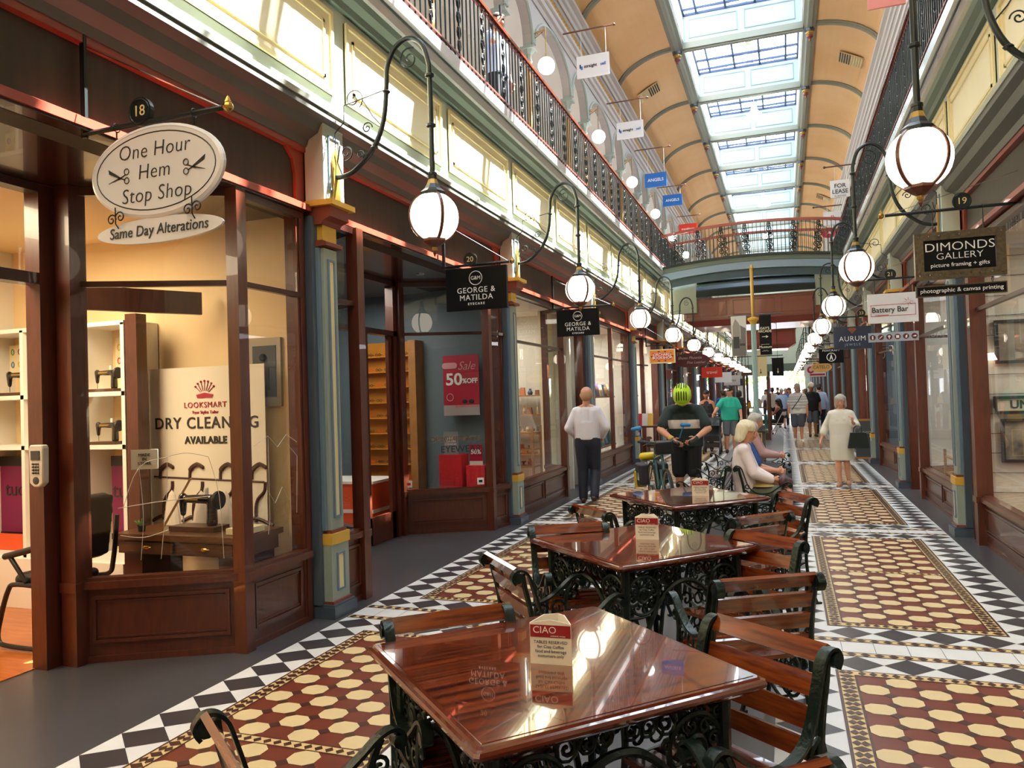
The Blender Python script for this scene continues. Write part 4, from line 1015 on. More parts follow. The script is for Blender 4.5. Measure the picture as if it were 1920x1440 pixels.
for i in range(8):
    a=2*PI*i/8
    b=MB(); b.prism([(1.545+.02*cos(a)-.003,2.665+.02*sin(a)),(1.545+.065*cos(a),2.665+.065*sin(a)),(1.545+.02*cos(a)+.003,2.665+.02*sin(a)+.004)],'y',f-.002,f+.002); b.build('starburst_ray',M['crim'],t)
t=board('icon_strip','grey blue strip with six maroon product icons below the battery sign','sign',1.06,1.655,2.155,2.275,11.1,mat('strip_grey','9CAAB8',.5),th=.008,hang=2.373)
for i in range(6):
    b=MB(); x=1.11+i*.099; b.lathe([(.001,11.086),(.036,11.086),(.036,11.09),(.001,11.09)],(x,0,2.215),16,ax='y'); ic=b.build('icon_disc',M['mar'],t)
    b=MB(); z=2.215; f=11.0845
    if i==0: b.box(x-.008,x+.008,f,f+.002,z-.025,z+.02)
    elif i==1: b.prism([(x-.022,z-.014),(x-.014,z-.02),(x+.022,z+.012),(x+.014,z+.018)],'y',f,f+.002)
    elif i==2: b.lathe([(.001,f),(.016,f),(.016,f+.002),(.001,f+.002)],(x,0,z+.006),12,ax='y'); b.box(x-.006,x+.006,f,f+.002,z-.024,z)
    elif i==3: b.box(x-.018,x+.018,f,f+.002,z-.018,z+.018)
    elif i==4: b.prism([(x-.01,z-.02),(x+.012,z-.02),(x+.016,z+.022),(x-.004,z+.01)],'y',f,f+.002)
    else: b.prism([(x-.024,z-.004),(x+.01,z+.012),(x+.024,z),(x+.01,z-.012)],'y',f,f+.002)
    b.build('icon_shape',M['wht'],ic)
bracket(1,15.2,'23',2.86,2.5,1.62,3.3,'black iron rod with gilt number 23 carrying the navy jeweller sign')
t=board('jeweller_sign','navy hanging sign reading AURUM JEWELS with a bronze gem','sign',.868,1.50,2.27,2.68,15.2,M['navy'],hang=2.86); f=15.176
text('AURUM',.13,(1.184,f,2.455),FX,FZ,M['wht'],t,sx=.95,sp=1.1,off=-.001); text('JEWELS',.062,(1.184,f,2.35),FX,FZ,mat('grey_lettering','9AA6B4',.5),t,sp=1.4)
b=MB(); b.prism([(1.184-.075,2.63),(1.184-.05,2.655),(1.184+.05,2.655),(1.184+.075,2.63),(1.184,2.55)],'y',f-.002,f+.002); b.build('gem_emblem',mat('bronze','8A5238',.4,metal=.5),t)
bracket(1,19.4,None,2.62,2.5,1.5,3.3,'black iron rod carrying the black pen shop sign')
t=board('pen_shop_sign','black hanging sign reading PENCRAFT with a round white nib emblem','sign',.776,1.31,2.16,2.50,19.4,M['signb'],hang=2.62); f=19.376
text('PENCRAFT',.066,(1.043,f,2.455),FX,FZ,M['wht'],t,sp=1.25)
b=MB(); b.tube(ring((1.043,f,2.30),.095,'xz',28),.008,4,closed=True,caps=False); b.build('round_emblem',M['wht'],t); b=MB(); b.prism([(1.043,2.38),(1.07,2.29),(1.083,2.225),(1.055,2.25),(1.043,2.3),(1.03,2.25),(1.0,2.225),(1.015,2.29)],'y',f-.002,f+.002); b.build('nib_emblem',M['wht'],t)
bracket(1,23.5,None,2.42,2.5,1.4,3.3,'black iron rod carrying the tan oval sign')
t=T('tan_oval_sign','tan timber oval sign with dark lettering','sign',(.99,23.5,2.1)); b=MB(); ell(b,.99,2.175,.28,.14,23.48,23.52); b.build('panel',mat('tan_sign','C9A060',.5),t); text('CATELO',.13,(.99,23.476,2.18),FX,FZ,M['mahogd'],t,sx=.9); b=MB(); b.tube([(.99,23.5,2.3),(.99,23.5,2.406)],.006,5); b.build('hanger',RODM,t)
bracket(1,27.6,None,2.5,2.5,1.3,3.2,'black iron rod carrying the white and magenta sign')
t=board('magenta_logo_sign','white hanging sign with a magenta ring and bar, behind the tan oval','sign',.62,1.30,1.98,2.40,27.6,M['signw'],hang=2.5); b=MB(); b.tube(ring((.83,27.57,2.22),.09,'xz',20),.03,4,closed=True,caps=False); b.build('ring_emblem',M['crim'],t); b=MB(); b.box(.8,1.27,27.57,27.575,2.02,2.08); b.build('bar_emblem',M['crim'],t)
# ---------------------------------------------------------------- upper signs
def uns(y,z,x0,x1,z0,z1,m,lab,tx='',tm=None,sz=.1,side=-1,root=3.35,tip=None):
    t=T('upper_hanging_sign',lab,'sign',((x0+x1)/2,y,z0)); b=MB(); b.box(x0,x1,y-.02,y+.02,z0,z1); b.build('panel',m,t)
    b=MB(); xr=XC+side*root; xt=(tip if tip is not None else x1+.12) ; b.tube([(xr,y,z),(xt,y,z)],.016,6); b.ball((xt,y,z),.03,8,6); b.build('rod',M['strap'],t)
    for x in (x0+.1,x1-.06): b=MB(); b.tube([(x,y,z1),(x,y,z)],.005,4); b.build('hanger',M['white'],t)
    if tx: text(tx,sz,((x0+x1)/2,y-.024,(z0+z1)/2),FX,FZ,tm,t,off=.0015)
    return t
bluel=mat('logo_blue','3C6CB8',.5)
for y,z,x0,x1,z0,z1,lab in ((14.97,8.96,-3.74,-3.075,7.99,8.43,'white upper sign reading straightsell, nearer of two'),(19.0,8.96,-3.77,-3.10,8.0,8.42,'white upper sign reading straightsell, farther of two')):
    t=uns(y,z,x0,x1,z0,z1,M['signw'],lab); f=y-.024
    text('straight',.088,(x0+.285,f,(z0+z1)/2),FX,FZ,M['ink'],t,off=.002); text('sell',.088,(x1-.12,f,(z0+z1)/2),FX,FZ,bluel,t,off=.002)
    b=MB(); b.box(x0+.06,x0+.09,f,f+.003,(z0+z1)/2-.03,(z0+z1)/2+.05); b.build('logo_mark',M['ink'],t); b=MB(); b.box(x0+.085,x0+.125,f-.002,f+.002,(z0+z1)/2-.06,(z0+z1)/2+.01); b.build('logo_mark',bluel,t)
uns(22.9,8.92,-3.74,-3.10,7.75,8.17,M['sbl'],'blue upper sign reading ANGELS, nearer of two','ANGELS',M['wht'],.13)
uns(27.3,8.9,-3.85,-3.18,8.2,8.60,M['sbl'],'blue upper sign reading ANGELS, farther of two','ANGELS',M['wht'],.13)
uns(32.4,8.95,-3.95,-3.2,8.2,8.62,M['sred'],'orange red upper sign above the left end of the bridge','travelstore',M['wht'],.12)
t=uns(18.0,6.4,1.08,1.472,5.71,6.085,M['signw'],'white FOR LEASE sign hanging by the right gallery','FOR\nLEASE',M['ink'],.125,1,2.38,tip=.98)
text('Ph. 8223 5522',.04,(1.276,17.976,5.74),FX,FZ,M['ink'],t)
t=uns(22.3,6.5,1.14,1.58,5.98,6.34,M['signw'],'white sign with a red monogram below the FOR LEASE sign','db',M['red'],.2,1,2.38,tip=.9)
t=T('red_oval_sign','red oval upper sign hanging behind the bridge rail','sign',(1.6,27.3,6.6)); b=MB(); ell(b,1.55,6.72,.25,.17,27.28,27.32,28); b.build('panel',M['crim'],t); text('A',.22,(1.55,27.27,6.72),FX,FZ,M['wht'],t); b=MB(); b.tube([(1.55,27.3,6.88),(1.55,27.3,7.2),(1.7,27.3,7.2)],.01,5); b.build('rod',M['strap'],t)
t=uns(12.0,6.92,1.26,1.74,6.78,7.3,mat('pale_pink_sign','D88A84',.6),'pink hanging sign cut by the top edge of the photo','',None,.1,1,2.38,tip=1.2) if 0 else None
t=T('pink_sign','pale pink upper sign cut off by the top edge of the photo','sign',(1.5,13.0,7.35)); b=MB(); b.box(1.42,1.95,12.98,13.02,7.42,7.9); b.build('panel',mat('pale_pink_sign','D88A84',.6),t); b=MB(); b.tube([(1.7,13,7.9),(1.7,13,8.6),(2.55,13,8.6)],.012,5); b.build('rod',M['strap'],t)
# vents, high-bay lamps
def vent(s,k,lab):
    y=YK(k)+P/2; X=lambda d:XC+s*d
    t=T('ceiling_vent',lab,'vent',(X(2.7),y,10.85)); A=V(X(3.15),y,10.68); B=V(X(2.55),y,11.0); b=MB(); n=10
    u=(B-A)/n; w_=.3; nn=V(-s*(B-A).z,0,abs((B-A).x)).normalized()*(-1)
    nn=V(-s*.45,0,-.9).normalized()
    b.bar(A+nn*.01,B+nn*.01,.66,.02,up=nn); b.build('louvre_frame',M['cream'],t)
    for i in range(n):
        b=MB(); p=A+u*(i+.5)+nn*.03; b.bar(p+V(0,-w_,0),p+V(0,w_,0),.045,.012,up=(nn+u.normalized()*.6)); b.build('louvre',mat('vent_dark','3A3428',.6) if i>4 else M['cream'],t)
vent(-1,4,'square louvred vent in the left vault, the largest'); vent(1,4,'square louvred vent in the right vault, nearest'); vent(1,8,'square louvred vent in the right vault, farther one')
def hb(y,z,lab):
    x=XC+.15
    t=T('pendant_lamp',lab,'lamp',(x,y,z)); b=MB(); b.lathe([(.05,.5),(.09,.45),(.1,.3),(.14,.25)],(x,y,z-.1),12); b.tube([(x,y,z+.35),(x,y,10.992)],.012,6); b.build('ballast_housing',mat('pale_lamp_metal','B8C4D0',.4),t)
    b=MB(); b.lathe([(.1,.26),(.22,.15),(.30,.02),(.30,0),(.001,-.02)],(x,y,z-.1),20); b.build('lit_diffuser',mat('highbay_glow','F4FAFF',.4,emit=7),t,smooth=True)
hb(YK(5),10.35,'lit high bay lamp hanging below a skylight beam, nearest of three'); hb(YK(8),10.4,'lit high bay lamp hanging below a skylight beam, middle of three'); hb(YK(10),10.45,'lit high bay lamp below a skylight beam, farthest of three')
# ---------------------------------------------------------------- centre pole with banners, kiosk
px,py=-.60,17.3
t=T('banner_pole','pale blue fluted column with a gilt ringed base on a panelled iron pedestal','column',(px,py,0))
b=MB(); b.m=0; b.box(px-.16,px+.16,py-.16,py+.16,0,.82); b.m=1
for f in ((-.1,.1,.15,.17),(-.1,.1,.65,.67),(-.1,-.08,.17,.65),(.08,.1,.17,.65)): b.box(px+f[0],px+f[1],py-.17,py-.155,f[2],f[3])
b.build('pedestal',[M['greyd'],M['yel']],t)
b=MB(); b.box(px-.22,px+.22,py-.22,py+.22,.70,.73); b.build('shelf_plate',M['chrome'],t)
b=MB(); b.lathe([(.13,.82),(.13,.86),(.11,.88),(.13,.92),(.1,.95)],(px,py,0),16); b.build('gilt_base',M['yel'],t,smooth=True)
b=MB(); b.lathe([(.085,.95),(.08,1.02),(.06,1.05)],(px,py,0),16); b.build('red_collar',M['redcap'],t)
b=MB(); n=24; vs=[];fs=[]
for z,r in ((1.0,.062),(3.0,.055)):
    for k in range(n): a=2*PI*k/n; rr=r*(1 if k%2 else .86); vs.append((px+rr*cos(a),py+rr*sin(a),z))
fs=[(k,(k+1)%n,n+(k+1)%n,n+k) for k in range(n)]; b.add(vs,fs); b.build('fluted_shaft',mat('pale_blue_column','8FA9A6',.4),t)
b=MB(); b.lathe([(.055,3.0),(.08,3.06),(.12,3.1),(.12,3.14),(.05,3.16)],(px,py,0),10); b.build('capital',M['yel'],t)
b=MB(); b.lathe([(.035,3.16),(.035,4.2),(.05,4.22),(.03,4.28),(.001,4.3)],(px,py,0),10); b.build('upper_shaft',M['gold'],t)
b=MB(); b.tube([(-1.12,py,3.21),(-.02,py,3.21)],.012,6); b.build('top_rod',RODM,t); b=MB(); b.tube([(-1.12,py,2.31),(-.02,py,2.31)],.012,6); b.build('bottom_rod',RODM,t)
t=T('photo_banner','grey banner with an old photograph of a domed corner building','banner',(-.9,py,2.3)); b=MB(); b.box(-1.065,-.745,py-.035,py-.03,2.33,3.2); b.build('cloth',mat('photo_banner_sky','C9C6BE',.7),t)
f=py-.038; gd=mat('photo_grey','6A6660',.7); gk=mat('photo_dark','3A3836',.7)
b=MB(); b.prism([(-1.05,2.33),(-.76,2.33),(-.76,2.93),(-.84,2.97),(-.87,3.0),(-.87,2.7),(-1.05,2.7)],'y',f,f+.003); b.build('printed_street',gd,t)
b=MB(); b.prism([(-1.03,2.70),(-1.03,2.98),(-1.01,3.05),(-.98,3.12),(-.97,3.16),(-.96,3.12),(-.91,3.05),(-.88,2.98),(-.88,2.70)],'y',f-.003,f); b.build('printed_dome',mat('photo_mid','8A857E',.7),t)
b=MB(); b.box(-1.02,-.9,f-.004,f-.001,2.5,2.75); b.build('printed_doorway',gk,t)
b=MB(); 
b.box(-.89,-.78,f-.004,f-.001,2.55,2.6); b.build('printed_kerb',gk,t)
t=T('direction_banner',"black banner reading GAY'S ARCADE and Museum with an arrow",'banner',(-.37,py,2.3)); b=MB(); b.box(-.475,-.235,py-.035,py-.03,2.33,3.19); b.build('cloth',M['signb'],t); f=py-.038; cl=mat('cream_lettering','E8E2C0',.5)
text("GAY'S\nARCADE",.072,(-.37,f,2.87),FX,FZ,cl,t,line=.9,off=.001); text('ADELAIDE ARCADE',.02,(-.37,f,2.555),FX,FZ,cl,t); text('Museum',.078,(-.37,f,2.50),FX,FZ,cl,t,shear=.2); text('located near\npay-entry to arcade',.018,(-.37,f,2.42),FX,FZ,cl,t)
b=MB(); b.box(-.43,-.34,f,f+.003,2.715,2.727); b.prism([(-.35,2.69),(-.30,2.721),(-.35,2.752),(-.34,2.721)],'y',f,f+.003); b.build('arrow',cl,t)
for x0,x1,y,z0,z1,m,lm,lab in ((-.34,-.02,23.5,1.98,2.50,'signb',cl,'smaller black banner with a white down arrow behind the first'),(-.83,-.48,23.5,1.98,2.75,'cream',M['ink'],'cream banner with a small down arrow beside the pale blue column')):
    t=T('hanging_banner',lab,'banner',((x0+x1)/2,y,z0)); b=MB(); b.box(x0,x1,y-.004,y,z0,z1); b.build('cloth',M[m],t); xc=(x0+x1)/2
    b=MB(); b.box(xc-.008,xc+.008,y-.009,y-.005,z0+.12,z0+.22); b.prism([(xc-.03,z0+.13),(xc+.03,z0+.13),(xc,z0+.07)],'y',y-.009,y-.005); b.build('arrow',lm,t)
    b=MB(); b.tube([(x0-.02,y,z1),(x1+.02,y,z1)],.01,5); b.tube([(xc,y,z1),(xc,y,3.5)],.005,4); b.build('rod',RODM,t)
# glazed kiosk
t=T('glazed_kiosk','red brown timber framed glass kiosk in the middle of the arcade','kiosk',(-.85,26.4,0)); xa,xb,ya,yb=-1.27,-.47,25.4,27.6
b=MB(); b.box(xa,xb,ya,yb,0,.22); b.build('base',M['mahog'],t); b=MB(); b.box(xa-.03,xb+.03,ya-.03,yb+.03,2.06,2.16); b.build('roof_frame',M['mahog'],t)
for x in (xa+.04,xb-.04):
    for y in (ya+.04,yb-.04): b=MB(); b.box(x-.04,x+.04,y-.04,y+.04,.22,2.06); b.build('corner_post',M['mahog'],t)
for q in (((xa+.08,ya+.04),(xb-.08,ya+.04)),((xa+.04,ya+.08),(xa+.04,yb-.08)),((xb-.04,ya+.08),(xb-.04,yb-.08))):
    (u0,v0),(u1,v1)=q; b=MB(); b.quad((u0,v0,.22),(u1,v1,.22),(u1,v1,2.06),(u0,v0,2.06)); b.build('glass_pane',M['glass'],t,fix=False)
b=MB(); b.box(xa+.1,xb-.1,ya+.3,yb-.3,1.0,1.03); b.build('shelf',M['oak'],t)
colsk=[('E0B020','yellow'),('20808A','teal'),('C02030','red'),('30343C','black'),('D8D0C0','cream'),('4060A0','blue')]
for i in range(12):
    h,cn=colsk[(i*5)%6]; x=xa+.16+(i%4)*.16; z=1.032 if i<8 else .222; hh=.18+.05*(i%3)+(.3 if z<1 else 0)
    o=MB().prism([(x-.05,z),(x+.05,z),(x+.04,z+hh*.8),(x+.02,z+hh),(x-.02,z+hh),(x-.04,z+hh*.8)],'y',ya+.4+.25*(i//4),ya+.5+.25*(i//4)).build('display_bag',mat('bag_'+cn,h,.5))
    tag(o,'small coloured goods displayed behind the glass of the middle kiosk','goods','goods inside the glazed kiosk')
flush_text()
# ---------------------------------------------------------------- people
def remesh(o,vox,sm=4):
    m=o.modifiers.new('remesh','REMESH'); m.mode='VOXEL'; m.voxel_size=vox; m.use_smooth_shade=True
    if sm: s=o.modifiers.new('smooth','SMOOTH'); s.factor=.5; s.iterations=sm
    return o
BASE=dict(pel=(0,0,.525),che=(0,.0,.745),nek=(0,-.005,.835),hed=(0,.012,.925),
 shL=(-.094,0,.788),shR=(.094,0,.788),elL=(-.14,-.01,.635),elR=(.14,-.01,.635),wrL=(-.15,.03,.485),wrR=(.15,.03,.485),
 hiL=(-.05,0,.50),hiR=(.05,0,.50),knL=(-.055,.015,.275),knR=(.055,.015,.275),anL=(-.055,0,.04),anR=(.055,0,.04))
def person(label,loc,rz,Ht,pose={},skin=None,hair=None,hairstyle='short',top=None,sleeve='short',bottom=None,legs='trousers',shoes='blackm',
           bulk=1.0,fem=False,face=True,vox=.012,tuck=False,hgrip={},hdir=0,extra=None):
    J={k:Vector(v)*Ht for k,v in BASE.items()}
    for k,v in pose.items(): J[k]=Vector(v)*Ht
    S=Ht; skin=skin or M['skin']
    t=T('person',label,'person',(0,0,0),0)
    B=bulk
    hd=J['hed']; nk=J['nek']; up=(hd-nk).normalized()
    fd=Vector((sin(hdir),cos(hdir),0)); fd=(fd-up*fd.dot(up)*1.0).normalized(); sd=fd.cross(up).normalized()
    lean=(J['nek']-J['pel']).normalized(); side=V(1,0,0); 
    Q=S*1.1
    def H(p): return hd+sd*p[0]*Q+fd*p[1]*Q+up*p[2]*Q
    # ---- body
    b=MB()
    # head
    b.cap(H((0,-.008,.022)),H((0,.004,-.004)),.046*Q,.043*Q); b.cap(H((-.004,.008,.0)),H((0,.018,-.042)),.038*Q,.022*Q); b.cap(H((0,-.018,.012)),H((0,-.012,.0)),.044*Q,.038*Q)
    b.cap(H((0,.044,.006)),H((0,.054,-.012)),.006*Q,.0085*Q); b.cap(H((-.018,.036,.018)),H((.018,.036,.018)),.008*Q,.008*Q)
    b.cap(H((-.010,.040,-.030)),H((.010,.040,-.030)),.0065*Q,.0065*Q)
    for e in (-1,1): b.cap(H((e*.045,-.004,.006)),H((e*.045,-.006,-.010)),.010*Q,.007*Q)
    b.cap(nk-up*.02*S,H((0,-.008,-.03)),.031*Q*(.85 if fem else 1),.030*Q*(.85 if fem else 1))
    tw=.048 if fem else .052
    for e in (-1,1):
        b.cap(J['pel']+side*e*.045*S*B,J['che']+side*e*.05*S*B-V(0,0,.05*S),.055*S*B,.058*S*B)
        b.cap(J['che']+side*e*.05*S*B-V(0,0,.05*S),J['che']+side*e*.055*S+V(0,0,.03*S),.058*S*B,.05*S)
    b.cap(J['pel'],J['che']-V(0,0,.05*S),.058*S*B,.062*S*B); b.cap(J['che']-V(0,0,.05*S),J['che']+V(0,0,.04*S),.062*S*B,.05*S)
    b.cap(J['shL'],nk,.034*S,.03*S); b.cap(J['shR'],nk,.034*S,.03*S)
    for e in 'LR':
        k=(.88 if fem else 1)*(.5+.5*B)
        b.cap(J['sh'+e],J['el'+e],.033*S*k,.025*S*k); b.cap(J['el'+e],J['wr'+e],.026*S*k,.016*S*k)
        b.cap(J['hi'+e],J['kn'+e],.054*S*(.5+.5*B),.034*S); b.cap(J['kn'+e],J['an'+e],.034*S,.021*S); 
        cm=J['kn'+e].lerp(J['an'+e],.3); bk=V(0,-.008*S,0); b.cap(cm+bk,J['kn'+e].lerp(J['an'+e],.45)+bk,.034*S,.03*S)
        # foot
        fdir=V((.15 if e=='R' else -.15),1,0).normalized(); a=J['an'+e]
        b.cap(a-V(0,0,.012*S)-fdir*.012*S,a+fdir*.075*S-V(0,0,.022*S),.022*S,.016*S)
        # hand : palm, four unequal fingers, a thumb from its side
        w_=J['wr'+e]; ad=(w_-J['el'+e]).normalized(); g=hgrip.get(e)
        hd_=Vector(g[0]).normalized() if g else ad; curl=g[1] if g else .35
        sg=-1 if e=='L' else 1
        pn=Vector(g[2]).normalized() if g and len(g)>2 else (V(-sg,0,0)-hd_*V(-sg,0,0).dot(hd_)).normalized()   # palm normal
        wd=hd_.cross(pn).normalized()
        pe=w_+hd_*.048*S
        b.cap(w_+wd*.008*S,pe+wd*.014*S,.0125*S,.011*S,8); b.cap(w_-wd*.008*S,pe-wd*.014*S,.0125*S,.011*S,8)
        for i,(o_,ln) in enumerate(((-.019,.026),(-.0065,.030),(.0065,.028),(.019,.021))):
            p0=pe+wd*o_*S; d1=(hd_*cos(curl)+pn*sin(curl)); d2=(hd_*cos(curl*2.4)+pn*sin(curl*2.4))
            p1=p0+d1*ln*S; p2=p1+d2*ln*.85*S; b.cap(p0,p1,.0058*S,.0052*S,6); b.cap(p1,p2,.0052*S,.0044*S,6)
        tw_=1 if (wd.y>0) else -1
        p0=w_+hd_*.016*S+wd*tw_*.018*S; p1=p0+(hd_*.7+wd*tw_*.6+pn*.3).normalized()*.026*S; p2=p1+(hd_*.8+wd*tw_*.1+pn*.5).normalized()*.02*S
        b.cap(p0,p1,.0068*S,.006*S,6); b.cap(p1,p2,.006*S,.005*S,6)
    body=b.build('body',skin,t); remesh(body,min(vox,.0075) if vox<.012 else vox,2)
    # ---- face marks
    if face:
        for e in (-1,1):
            m=MB(); m.ball(H((e*.0175,.0395,.006)),.0046*Q,8,6); m.build('eye',M['white'],t); m=MB(); m.ball(H((e*.0175,.0432,.006)),.0023*Q,8,6); m.build('iris',M['ink'],t)
            m=MB(); m.cap(H((e*.010,.0455,.0175)),H((e*.026,.040,.0185)),.0022*Q,.0015*Q,6); m.build('eyebrow',hair or M['ink'],t)
        m=MB(); m.cap(H((-.012,.0455,-.0305)),H((.012,.0455,-.0305)),.0026*Q,.0026*Q,6); m.build('lips',mat('lips','9A5448',.5),t)
    # ---- hair
    if hair and hairstyle!='none':
        b=MB()
        b.cap(H((0,-.014,.030)),H((0,.004,.030)),.047*Q,.044*Q); b.cap(H((0,-.026,.0)),H((0,-.016,.02)),.042*Q,.046*Q)
        if hairstyle=='short': b.cap(H((0,-.022,-.02)),H((0,-.022,0)),.034*Q,.042*Q)
        if hairstyle=='fringe_short': b.cap(H((0,-.022,-.01)),H((0,-.022,0)),.038*Q,.042*Q); b.cap(H((-.02,.028,.045)),H((.02,.028,.045)),.014*Q,.014*Q)
        if hairstyle in('bob','long'):
            L=-.05 if hairstyle=='bob' else -.10
            for e in (-1,1):
                b.cap(H((e*.030,-.010,.032)),H((e*.042,-.014,L*.8)),.026*Q,.017*Q); b.cap(H((e*.022,-.026,.02)),H((e*.036,-.028,L)),.034*Q,.022*Q); b.cap(H((e*.034,-.002,.03)),H((e*.041,-.004,-.01)),.020*Q,.012*Q)
            b.cap(H((0,-.032,.02)),H((0,-.036,L)),.036*Q,.026*Q); b.cap(H((-.022,.022,.048)),H((.0,.018,.056)),.016*Q,.016*Q); b.cap(H((.03,.012,.040)),H((.0,.018,.056)),.016*Q,.016*Q)
        if hairstyle=='bun': b.ball(H((0,-.05,.045)),.026*Q); b.cap(H((0,-.022,-.01)),H((0,-.022,0)),.036*Q,.042*Q)
        hb_=b.build('hair',hair,t); remesh(hb_,.009,2)
    # ---- top
    def sleeveparts(b,add,kind):
        for e in 'LR':
            k=(.88 if fem else 1)*(.5+.5*B); sh,el,wr=J['sh'+e],J['el'+e],J['wr'+e]
            if kind=='short': b.cap(sh,sh.lerp(el,.72),(.034*k+add)*S,(.034*k+add)*S)
            if kind in('long','rolled'): b.cap(sh,el,(.034*k+add)*S,(.03*k+add)*S); b.cap(el,el.lerp(wr,.93 if kind=='long' else .25),(.03*k+add)*S,(.021*k+add)*S)
            if kind=='mid': b.cap(sh,el,(.034*k+add)*S,(.032*k+add)*S); b.cap(el,el.lerp(wr,.4),(.032*k+add)*S,(.034*k+add)*S)
            if kind!='none': b.cap(sh,nk-V(0,0,.012*S),(.035+add)*S,(.028+add*.5)*S)
    if top:
        b=MB(); add=.007
        lo=J['pel']+(J['che']-J['pel'])*(.10 if tuck else (-.02 if legs!='dress' else 0)); add=.007 if tuck else .012
        for e in (-1,1):
            b.cap(lo+side*e*.047*S*B,J['che']+side*e*.05*S*B-V(0,0,.05*S),(.056*B+add)*S,(.060*B+add)*S)
            b.cap(J['che']+side*e*.05*S*B-V(0,0,.05*S),J['che']+side*e*.055*S+V(0,0,.03*S),(.060*B+add)*S,(.05+(add if sleeve!='none' else 0))*S)
        b.cap(lo,J['che']-V(0,0,.05*S),(.060*B+add)*S,(.065*B+add)*S); b.cap(J['che']-V(0,0,.05*S),J['che']+V(0,0,.04*S),(.065*B+add)*S,(.052+(add if sleeve!='none' else 0))*S)
        z0=lo.z-.03*S if not tuck else lo.z; px_,py_=J['pel'].x,J['pel'].y; cx_,cy_=J['che'].x,J['che'].y
        if abs(cy_-py_)<.3*S and J['che'].z-lo.z>.1*S:
            rx,ry=(.106*B+add)*S,(.066*B+add)*S; n_=24; vs=[]; zt=J['che'].z-.05*S
            for t_ in (0,.5,1):
                zz=z0+(zt-z0)*t_; x_=px_+(cx_-px_)*t_; y_=py_+(cy_-py_)*t_
                for k_ in range(n_): vs.append((x_+rx*cos(2*PI*k_/n_),y_+ry*sin(2*PI*k_/n_),zz))
            b.add(vs,[tuple(range(n_-1,-1,-1)),tuple(2*n_+k_ for k_ in range(n_))]+[(i_*n_+k_,i_*n_+(k_+1)%n_,(i_+1)*n_+(k_+1)%n_,(i_+1)*n_+k_) for i_ in range(2) for k_ in range(n_)])
        if sleeve!='none': b.cap(J['che']+V(0,0,.02*S),nk-up*.012*S,.055*S,.034*S)
        if fem:
            for e in (-1,1): b.ball(J['che']+V(e*.032*S,.040*S,-.012*S),.036*S)
        elif B>1.1: b.cap(J['pel']+V(0,.05*S,.07*S),J['che']+V(0,.04*S,-.06*S),.055*S*B,.05*S)
        sleeveparts(b,add*.8,sleeve)
        if legs=='dress':
            sk=J['pel']; hem=min(J['knL'].z,J['knR'].z)-.0*S
            n_=28; vs=[]; zz=[sk.z+.06*S,sk.z,sk.z-.08*S,hem+.05*S,hem+.01*S]; rr_=[.105,.118,.12,.112,.110]
            for z_,r_ in zip(zz,rr_):
                for k_ in range(n_): vs.append((sk.x+r_*B*S*cos(2*PI*k_/n_)*(1+.015*sin(5*2*PI*k_/n_)),sk.y+r_*.72*B*S*sin(2*PI*k_/n_)*(1+.03*sin(7*2*PI*k_/n_)),z_))
            b.add(vs,[tuple(range(n_)),tuple(4*n_+n_-1-k_ for k_ in range(n_))]+[(i_*n_+k_,i_*n_+(k_+1)%n_,(i_+1)*n_+(k_+1)%n_,(i_+1)*n_+k_) for i_ in range(4) for k_ in range(n_)])
        tp=b.build('dress' if legs=='dress' else 'shirt',top,t); remesh(tp,.010,14 if legs=='dress' else 8)
    # ---- bottom
    if bottom and legs!='dress':
        b=MB(); add=.010 if tuck else .006
        b.cap(J['pel']+V(0,0,.02*S),J['pel']-V(0,0,.01*S),(.062*B+add)*S,(.058*B+add)*S)
        for e in 'LR':
            sg=-1 if e=='L' else 1
            b.cap(J['pel']+side*sg*.045*S*B+V(0,0,.02*S),J['hi'+e],(.058*B+add)*S,(.056*B+add)*S)
            kn,an,hi=J['kn'+e],J['an'+e],J['hi'+e]
            if legs=='trousers': b.cap(hi,kn,(.056*(.5+.5*B)+add)*S,(.036+add)*S); b.cap(kn,kn.lerp(an,.97),(.036+add)*S,(.028+add)*S)
            elif legs=='shorts': b.cap(hi,hi.lerp(kn,.88),(.056*(.5+.5*B)+add)*S,(.05+add)*S)
            elif legs=='skirt': b.cap(hi,hi.lerp(kn,.7),(.06+add)*S,(.056+add)*S); 
        if legs=='skirt': b.cap(J['hiL'].lerp(J['knL'],.3),J['hiR'].lerp(J['knR'],.3),.06*S,.06*S)
        bt=b.build('skirt' if legs=='skirt' else ('shorts' if legs=='shorts' else 'trousers'),bottom,t); remesh(bt,.010,2)
        if legs=='trousers' and False: pass
    for e in 'LR':
        fdir=V((.15 if e=='R' else -.15),1,0).normalized(); a=J['an'+e]; b=MB()
        b.cap(a-V(0,0,.014*S)-fdir*.016*S,a+fdir*.08*S-V(0,0,.022*S),.027*S,.021*S); b.cap(a+fdir*.02*S-V(0,0,.01*S),a+fdir*.05*S-V(0,0,.015*S),.026*S,.022*S)
        sh=b.build('shoe',M[shoes] if isinstance(shoes,str) else shoes,t); remesh(sh,.010,1)
    if extra: extra(t,J,H,S)
    t.location=loc; t.rotation_euler=(0,0,rz)
    return t
def cap_hat(col,brim):
    def f(t,J,H,S):
        b=MB(); b.cap(H((0,-.012,.036)),H((0,.006,.036)),.057*S,.054*S); o=b.build('cap',col,t)
        b=MB(); u=(H((0,0,1))-H((0,0,0))).normalized(); 
        b.cap(H((-.022,.05,.034)),H((.022,.05,.034)),.012*S,.012*S); b.cap(H((-.018,.078,.028)),H((.018,.078,.028)),.009*S,.009*S); b.cap(H((0,.05,.033)),H((0,.08,.028)),.012*S,.009*S); o2=b.build('cap_brim',brim,o); remesh(o2,.008,1)
    return f
